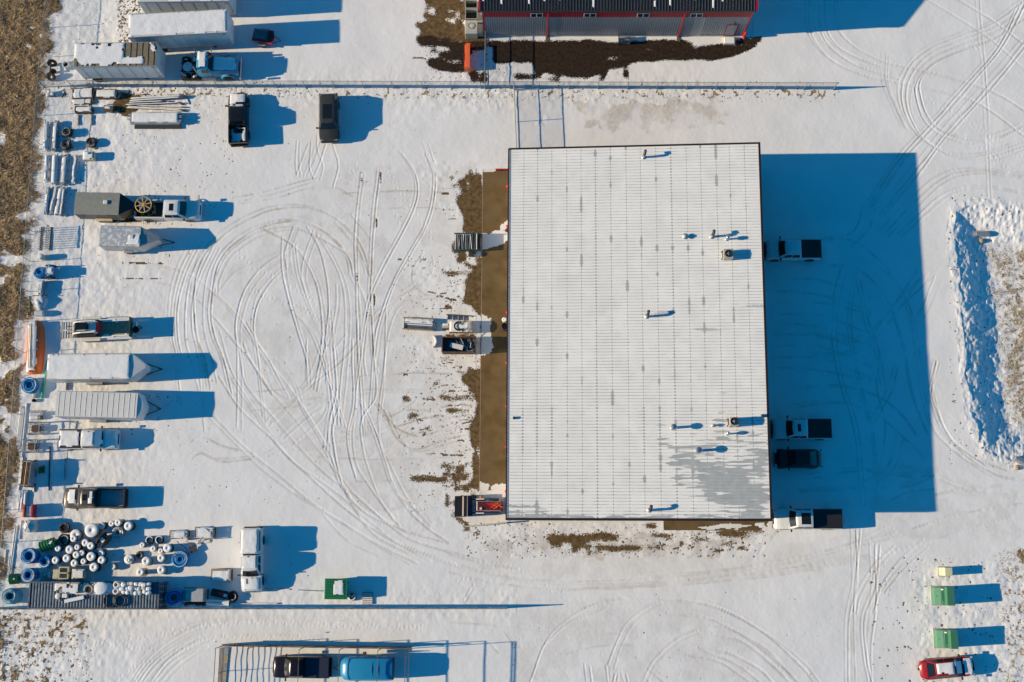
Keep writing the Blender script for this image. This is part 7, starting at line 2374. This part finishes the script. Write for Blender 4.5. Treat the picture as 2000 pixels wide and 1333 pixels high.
for k in range(26):
    a = rg.random() * 3.1
    c0 = Vector((rg.uniform(-.3, sx / 2 - .35), rg.uniform(-sy / 2 + .25, sy / 2 - .25), .6 + rg.random() * .35))
    d0 = Vector((math.cos(a), math.sin(a), rg.uniform(-.2, .2))) * rg.uniform(.12, .4)
    MB().tube(c0 - d0, c0 + d0, .02 + rg.random() * .03).build('scrap_piece', (GALV, BLUE_PIPE, SNOW, STEEL_DK, RUST)[k % 5], t)
t = thing('curved_panel', 'white curved panel on edge beside the rusty bin', 'panel', gpt(one(PP, 660, 795), .15), 0)
q = MB()
arc = [(-.55 + .75 * math.cos(a), .75 * math.sin(a)) for a in np.linspace(-1.0, 1.0, 13)]
arc2 = [(-.55 + .66 * math.cos(a), .66 * math.sin(a)) for a in np.linspace(1.0, -1.0, 13)]
q.v = [(x, y, z) for z in (0, .3) for x, y in arc + arc2]
nn = 26
q.f = [(i, (i + 1) % nn, nn + (i + 1) % nn, nn + i) for i in range(nn)] + [(nn + i, nn + i + 1, nn + 24 - i, nn + 25 - i) for i in range(12)] + [(25 - i, 24 - i, i + 1, i) for i in range(12)]
q.build('shell', WHITE_MATTE, t)
reel('white cable reel standing at the wall beside the black tub', one(PP, 1664, 480), .24, .55, seed=110, group=None)
t = thing('round_tub', 'black open tub against the workshop wall below the white reel', 'tub', gpt(one(PP, 1672, 578), .7), 0)
MB().lathe([(.30, 0), (.36, .1), (.38, .8), (.32, .82), (.28, .5), (.02, .45)], 20).build('shell', STEEL_DK, t, True)
MB().lathe([(.27, .52), (.02, .53)], 16).build('inside', BLACK, t)

# ------------------------------------------------------------------ loader with the black bucket at the workshop corner
FK = crop(860, 930, 10.0)
p0 = at(*one(FK, 480, 590), .9)
t = thing('skid_loader', 'red skid loader with a wide black bucket at the workshop corner', 'loader', (p0.x + 2.3, p0.y, 0), math.pi)
LB = mat('loader_black', (.015, .015, .02), .45)
LR = mat('loader_red', (.45, .03, .02), .4)
# bucket opens forward (+x)
q = MB()
bx = 2.95
arcp = [(bx + .05 - .95 + .0, 1.15), (bx - .62, .25), (bx - .35, .06), (bx + .35, .05)]
for i in range(3):
    (xa, za), (xb, zb_) = arcp[i], arcp[i + 1]
    q.add([(xa, -.98, za), (xa, .98, za), (xb, .98, zb_), (xb, -.98, zb_), (xa - .03, -.98, za - .03), (xa - .03, .98, za - .03), (xb, .98, zb_ - .04), (xb, -.98, zb_ - .04)], [(0, 1, 2, 3), (7, 6, 5, 4), (0, 4, 5, 1), (2, 6, 7, 3)])
q.build('bucket', LB, t)
for s in (-1, 1):
    MB().side([(bx - .90, 1.15), (bx - .62, .25), (bx - .35, .05), (bx + .35, .05), (bx + .2, .35), (bx - .5, 1.15)], s * .99 - .02, s * .99 + .02).build('bucket_side', LB, t)
MB().box((bx - .9, 0, 1.2), (.07, 2.0, .04)).build('bucket_lip', WOOD, t)
MB().side([(bx - .86, 1.16), (bx - .60, .30), (bx - .95, .20), (bx - 1.38, .55), (bx - 1.36, 1.06)], -.96, .96).build('bucket_back', mat('loader_navy_back', (.02, .02, .04), .5), t)
MB().box((bx - .72, 0, 1.15), (.34, 1.98, .03)).build('bucket_top', LB, t)
MB().box((bx + .36, 0, .06), (.06, 2.0, .03)).build('cutting_edge', STEEL_DK, t)
for s in (-1, 1):
    MB().path([(bx - .85, s * .62, .55), (bx - 1.5, s * .66, .7), (.4, s * .68, 1.35), (-1.0, s * .68, 1.5)], .09, 6).build('lift_arm', mat('loader_navy', (.02, .05, .09), .4), t)
    MB().tube((bx - .8, s * .3, .8), (bx - 1.4, s * .3, 1.0), .05).build('tilt_ram', CHROME, t)
MB().bevbox((-.1, 0, .75), (2.5, 1.0, .75), .06).build('chassis', LR, t)
MB().bevbox((-.05, 0, 1.62), (2.35, .95, .10), .03).build('cab_roof_frame', GALV, t)
MB().bevbox((-.05, 0, 1.675), (2.2, .82, .04), .015).build('cab_roof', mat('loader_maroon', (.10, .012, .014), .5), t)
for x in (-1.05, .9):
    for s in (-1, 1):
        MB().bb(x - .05, x + .05, s * .44 - .04, s * .44 + .04, 1.1, 1.58).build('cab_post', LB, t)
rg = random.Random(9)
for k in range(16):
    MB().box((-.55 + rg.uniform(-.45, .6), rg.uniform(-.28, .3), 1.71 + .006 * k), (rg.uniform(.35, .9), .09, .03), rg.uniform(-.5, .5)).build('red_strip', RED if k % 2 else ORANGE, t)
MB().lathe([(.05, 1.69), (.12, 1.69), (.12, 1.80), (.05, 1.80)], 14, (.72, .26, 0)).build('beacon_ring', WHITE_PAINT, t)
wheels(t, (.75, -.55), .62, .4, .3)
MB().lathe([(.11, 1.3), (.12, 1.42), (.05, 1.5)], 12, (.75, -.85, 0)).build('orange_lamp', ORANGE, t, True)
a, b_ = at(908, 1029), at(990, 1021)
t = thing('wing_wall', 'thin low concrete wing wall at the loader corner', 'wall', (a.x, a.y, 0), math.atan2((b_ - a).y, (b_ - a).x))
Lw = (b_ - a).length
MB().side([(0, -.05), (Lw, -.05), (Lw, .75), (0, .18)], -.06, .06).build('wall', CONCRETE, t)

# ------------------------------------------------------------------ skid loader on the flat trailer
a, b_ = at(*one(K5, 545, 478), .8), at(*one(K5, 1165, 455), .8)
loc = Vector(((a.x + b_.x) / 2, (a.y + b_.y) / 2, 0))
L = (b_ - a).length
rz = math.atan2(b_.y - a.y, b_.x - a.x)
ft = thing('flatbed_trailer', 'low flatbed trailer with white rails carrying a compact loader', 'trailer', loc, rz)
MB().bb(-L / 2 + .9, L / 2, -.82, .82, .55, .66).build('deck', mat('grey_deck', (.30, .29, .27), .8, var=.2), ft)  # even mid-grey deck with random tone
for k in range(8):
    MB().bb(-L / 2 + .92, L / 2 - .02, -.80 + k * .202, -.80 + k * .202 + .19, .66, .685).build('deck_plank', WOOD, ft)
for s in (-1, 1):
    MB().bb(-L / 2 + .9, L / 2 + .05, s * .98 - .14, s * .98 + .14, .60, .70).build('side_rail', WHITE_PAINT, ft)
    MB().bevbox((-.5, s * 1.12, .88), (2.0, .30, .10), .04).build('mudguard', WHITE_PAINT, ft)
    MB().path([(L / 2 - .1, s * .6, .5), (L / 2 + 1.0, 0, .5)], .05).build('tongue', STEEL_DK, ft)
    MB().bb(-L / 2, -L / 2 + .85, s * .45 - .4, s * .45 + .4, .58, .66).build('ramp', WHITE_PAINT, ft)
    for k in range(3):
        MB().bb(-L / 2 + .15 + k * .26, -L / 2 + .19 + k * .26, s * .45 - .38, s * .45 + .38, .66, .69).build('ramp_cleat', STEEL_DK, ft)
MB().bb(-L / 2 - .06, -L / 2, -.9, .9, .45, .68).build('tail_beam', WOOD, ft)
MB().bb(L / 2 - .02, L / 2 + .06, -1.0, 1.0, .6, 1.45).build('headboard', mat('dark_green_steel', (.02, .06, .045), .5), ft)
MB().lathe([(.3, .62), (.34, .66), (.34, .82), (.3, .86), (.1, .80)], 16, (L / 2 + .45, -.22, 0)).build('spare_wheel', RUBBER, ft, True)
MB().bevbox((L / 2 + .38, .35, .75), (.45, .45, .3), .06).build('tool_box', WHITE_PAINT, ft)
wheels(ft, (-.95, -.1), 1.12, .35, .22)
snow_sheet(ft, .55, L / 2 - .06, .55, .95, lambda x, y: .70, 111, .06, 1, .06)
snow_sheet(ft, .55, L / 2 - .06, -.95, -.55, lambda x, y: .70, 112, .06, 1, .06)
dirx = Vector((math.cos(rz), math.sin(rz), 0))
pm = loc + dirx * (-.75)
t = thing('compact_loader', 'white compact track loader with a dark cab and a red rear panel on the flatbed', 'loader', (pm.x, pm.y, .69), rz)
for s in (-1, 1):
    MB().side([(-1.1, .1), (-1.25, .35), (-1.0, .6), (.9, .6), (1.15, .35), (1.0, .0), (-.95, .0)], s * .68 - .16, s * .68 + .16).build('track', RUBBER, t)
    MB().path([(-1.45, s * .5, .35), (-1.2, s * .55, .85), (-.4, s * .56, 1.3), (1.0, s * .56, 1.42)], .085, 6).build('lift_arm', WHITE_PAINT, t)
    MB().bb(.75, 1.1, s * .5 - .1, s * .5 + .1, .6, 1.5).build('arm_tower', WHITE_PAINT, t)
MB().bevbox((.05, 0, .62), (2.0, .98, .6), .06).build('chassis', WHITE_PAINT, t)
MB().bevbox((-.35, 0, 1.12), (1.15, .86, .86), .06).build('cab', STEEL_DK, t)
MB().bevbox((-.35, 0, 1.57), (1.0, .74, .05), .02).build('cab_roof', GLASS, t)
MB().bevbox((.72, 0, .98), (.75, .84, .36), .05).build('engine_cover', WHITE_PAINT, t)
MB().box((1.14, 0, .78), (.16, .96, .72), 0, -.25).build('rear_panel', RED, t)
MB().box((-1.5, 0, .22), (.1, 1.5, .4)).build('fork_carriage', WHITE_PAINT, t)
for y in (-.35, 0.0, .35):
    MB().box((-1.85, y, .06), (.75, .07, .05)).build('fork', STEEL_DK, t)
MB().path([(.9, -.4, 1.5), (.2, -.42, 1.72), (-.6, -.42, 1.70)], .045).build('guard_bar', WHITE_PAINT, t)
MB().path([(.9, .4, 1.5), (.2, .42, 1.72), (-.6, .42, 1.70)], .045).build('guard_bar', WHITE_PAINT, t)

# cable reel on the bed of the white pickup
p = at(280, 400, 2.0)
t = thing('cable_reel', 'yellow spoked cable reel with blue winding on the white pickup bed', 'cable reel', (p.x, p.y, .735), .25)
YEL = mat('yellow_steel', (.60, .40, .10), .5)
for z in (.03, 1.25):
    q = MB()
    q.path([(.82 * math.cos(a), .82 * math.sin(a), z) for a in np.linspace(0, 6.283, 29)[:-1]], .05, 6, True)
    q.build('rim', YEL, t, 'all')
    for k in range(4):
        a = k * math.pi / 4
        MB().box((0, 0, z), (1.62, .09, .06 + .004 * k), a).build('spoke', YEL, t)
    MB().lathe([(.13, z - .05), (.13, z + .06)], 12).build('hub', YEL, t)
MB().lathe([(.50, .08), (.58, .12), (.58, 1.12), (.50, 1.18)], 22).build('cable', mat('deep_blue_cable', (.01, .06, .22), .45), t, True)
for s in (-1, 1):
    MB().box((s * .7, -.2, .02), (.1, 1.2, .05)).build('cradle', YEL, t)

# ------------------------------------------------------------------ transformers and kiosk on the verge
TC = crop(1720, 1040, 4.55)
TG = mat('transformer_green', (.055, .20, .115), .5, var=.08)
TG2 = mat('transformer_green_lit', (.085, .26, .165), .5, var=.08)  # paler copy of the green: low sun on the west face put into colour


def transformer(label, u0, v0, u1, v1):
    p0 = at(*one(TC, u0, (v0 + v1) / 2), .35)
    p1 = at(*one(TC, u1, (v0 + v1) / 2), 1.95)
    t = thing('transformer_cabinet', label, 'transformer', (p0.x, p0.y, ground_z(p0.x, p0.y) - .02), 0, 'green transformer cabinets')
    D_ = p1.x - p0.x
    hw_ = .80
    MB().bb(-.1, D_ + .1, -hw_ - .12, hw_ + .12, -.1, .12).build('pad', CONCRETE, t)
    MB().side([(.0, .12), (.0, .80), (.62, 1.12), (D_ - .62, 1.12), (D_ - .62, .12)], -hw_, hw_).build('terminal_box', TG2, t)
    MB().side([(D_ - .615, .12), (D_ - .66, 1.95), (D_, 1.95), (D_, .12)], -hw_ - .04, hw_ + .04).build('tank', TG, t)
    MB().box(((D_ + .0) / 2, 0, 1.13), (.30, hw_ * 1.1, .02)).build('hatch', TG, t)
    for s in (-1, 1):
        MB().box((.3, s * hw_ * .5, .985), (.5, hw_ * .92, .02), 0, -.477).build('door', TG2, t)
    MB().tube((.14, -.1, .90), (.14, .1, .90), .02).build('handle', STEEL_DK, t)
    snow_sheet(t, D_ - .95, D_ - .62, hw_ - .35, hw_ - .02, lambda x, y: 1.13, 115, .1, 1, .05)
    return t


transformer('green transformer cabinet next to the cream kiosk', 465, 485, 655, 645)
transformer('green transformer cabinet between its twin and the red car', 488, 860, 688, 1030)
p0, p1 = at(*one(TC, 532, 350), .5), at(*one(TC, 635, 350), 1.2)
t = thing('utility_kiosk', 'small cream utility kiosk on the snowy verge', 'kiosk', ((p0.x + p1.x) / 2, (p0.y + p1.y) / 2, ground_z(p0.x, p0.y)), 0)
w_ = p1.x - p0.x
MB().side([(-w_ / 2, 0), (-w_ / 2, 1.0), (-w_ / 2 + .2, 1.2), (w_ / 2, 1.25), (w_ / 2, 0)], -.38, .38).build('cabinet', mat('kiosk_cream', (.55, .55, .36), .5), t)
MB().box((0, 0, -.03), (w_ + .15, .95, .14)).build('pad', CONCRETE, t)
MB().box((-w_ / 2 - .012, 0, .55), (.02, .6, .8)).build('door', mat('kiosk_cream', (.55, .55, .36)), t)

# ------------------------------------------------------------------ by the red building
t = thing('snow_pusher', 'bright orange snow pusher blade standing on the thawed gravel', 'plow blade', gpt(one(Z1, 640, 625), .45), 0)
OR2 = mat('pusher_orange', (.80, .16, .05), .45)
q = MB()
pts = [(-.30 + .0, .0), (-.40, .25), (-.40, .6), (-.25, .92), (-.05, 1.0)]
v_ = []
for y in (-1.3, 1.3):
    v_ += [(x, y, z) for x, z in pts]
q.add(v_, [(i, i + 1, 5 + i + 1, 5 + i) for i in range(4)] + [(5 + i, 5 + i + 1, i + 1, i) for i in range(4)])
q.build('moldboard', OR2, t)
MB().bb(-.12, .16, -1.3, 1.3, .96, 1.02).build('top_flange', OR2, t)
for s in (-1, 1):
    MB().side([(-.4, 0), (.55, 0), (.55, .45), (.2, 1.0), (-.3, 1.0)], s * 1.32 - .025, s * 1.32 + .025).build('side_plate', OR2, t)
for k in range(8):
    MB().bb(-.46, -.40, -1.2 + k * .34, -1.14 + k * .34, .1, .9).build('rib', OR2, t)
MB().bb(-.62, -.46, -.4, .4, .2, .7).build('coupler', BLACK, t)
for k, (v0, v1, fan) in enumerate(((0, 92, 0), (98, 208, 0), (222, 368, 1))):
    p0, p1 = at(*one(Z1, 602, v0), 1.3), at(*one(Z1, 735, v1), 1.3)
    lab = ('open topped dark bin furthest along the red building end wall', 'open topped dark bin between another bin and the fan unit', 'grey fan unit with a round grille beside the red building')[k]
    t = thing('equipment_bin' if not fan else 'fan_unit', lab, 'bin' if not fan else 'air unit', ((p0.x + p1.x) / 2, (p0.y + p1.y) / 2, 0), 0)
    sx, sy = p1.x - p0.x, p0.y - p1.y
    GB = mat('beige_casing', (.45, .43, .37))
    if fan:
        MB().bevbox((0, 0, .7), (sx, sy, 1.3), .04).build('casing', GB, t)
        MB().lathe([(.34, 1.35), (.36, 1.40), (.28, 1.40), (.26, 1.36)], 18, (0, .1, 0)).build('fan_ring', GALV, t, True)
        MB().lathe([(.25, 1.36), (.1, 1.38), (.02, 1.38)], 14, (0, .1, 0)).build('grille', CREAM, t)
    else:
        for (x0, x1, y0, y1) in ((-sx / 2, sx / 2, sy / 2 - .06, sy / 2), (-sx / 2, sx / 2, -sy / 2, -sy / 2 + .06), (-sx / 2, -sx / 2 + .06, -sy / 2 + .06, sy / 2 - .06), (sx / 2 - .06, sx / 2, -sy / 2 + .06, sy / 2 - .06)):
            MB().bb(x0, x1, y0, y1, 0, 1.3).build('wall', GB, t)
        MB().bb(-sx / 2 + .06, sx / 2 - .06, -sy / 2 + .06, sy / 2 - .06, .1, .5).build('contents', STEEL_DK, t)
        MB().bevbox((.1, -.1, .65), (.5, .35, .3), .05).build('scrap', BLACK, t)
for k, (v0, v1) in enumerate(((0, 100), (135, 250), (262, 365))):
    p0, p1 = at(*one(Z1, 738, v0), .8), at(*one(Z1, 797, v1), .8)
    t = thing('concrete_block', ('far grey block between the bins and the red wall', 'middle grey block between the bins and the red wall', 'grey block beside the fan unit at the red wall')[k], 'block', ((p0.x + p1.x) / 2, (p0.y + p1.y) / 2, 0), 0)
    MB().bevbox((0, 0, .4), (p1.x - p0.x, p0.y - p1.y, .8), .05).build('block', CREAM, t)
    snow_sheet(t, -.2, .2, .1, (p0.y - p1.y) / 2, lambda x, y: .8, 117 + k, .06, .9, .1)
t = thing('steel_steps', 'small steel step frame against the grey cladding', 'steps', gpt(one(Z2, 440, 435), .3), 0)
for k in range(3):
    MB().bb(-.55, .55, -.35 + k * .28, -.25 + k * .28, .15 + k * .2, .19 + k * .2).build('tread', GALV, t)
for s in (-1, 1):
    MB().bb(s * .58 - .03, s * .58 + .03, -.4, .4, 0, .62).build('stringer', STEEL_DK, t)
p = at(*one(Z2, 1735, 410))
t = thing('bollard', 'red bollard at the corner of the red building', 'bollard', (p.x, p.y, -.02), 0)
MB().lathe([(.12, 0), (.12, 1.25), (.08, 1.32), (.02, 1.34)], 14).build('post', mat('bollard_red', (.65, .02, .03)), t, True)
MB().lathe([(.16, 0), (.15, .06)], 14).build('collar', CONCRETE, t, True)
# culverts in the ditch
for px, py, lab, a in ((1921, 462, 'culvert mouth with a rounded stone at the top of the ditch', 0.0), (1986, 909, 'dark culvert mouth at the lower end of the ditch', -.5)):
    p = at(px, py, -.5)
    zz = ground_z(p.x, p.y)
    t = thing('culvert', lab, 'culvert', (p.x, p.y, zz), a)
    MB().lathe([(.30, -.7), (.30, .6), (.25, .6), (.25, -.2)], 16, (0, .35, .28), 'X').build('pipe', GALV, t, True)
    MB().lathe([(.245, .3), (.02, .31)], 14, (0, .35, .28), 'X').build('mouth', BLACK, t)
    MB().lathe([(.20, -.1), (.27, .08), (.2, .22), (.06, .28)], 9, (-.05, -.35, 0)).build('stone', WOOD, t, True)
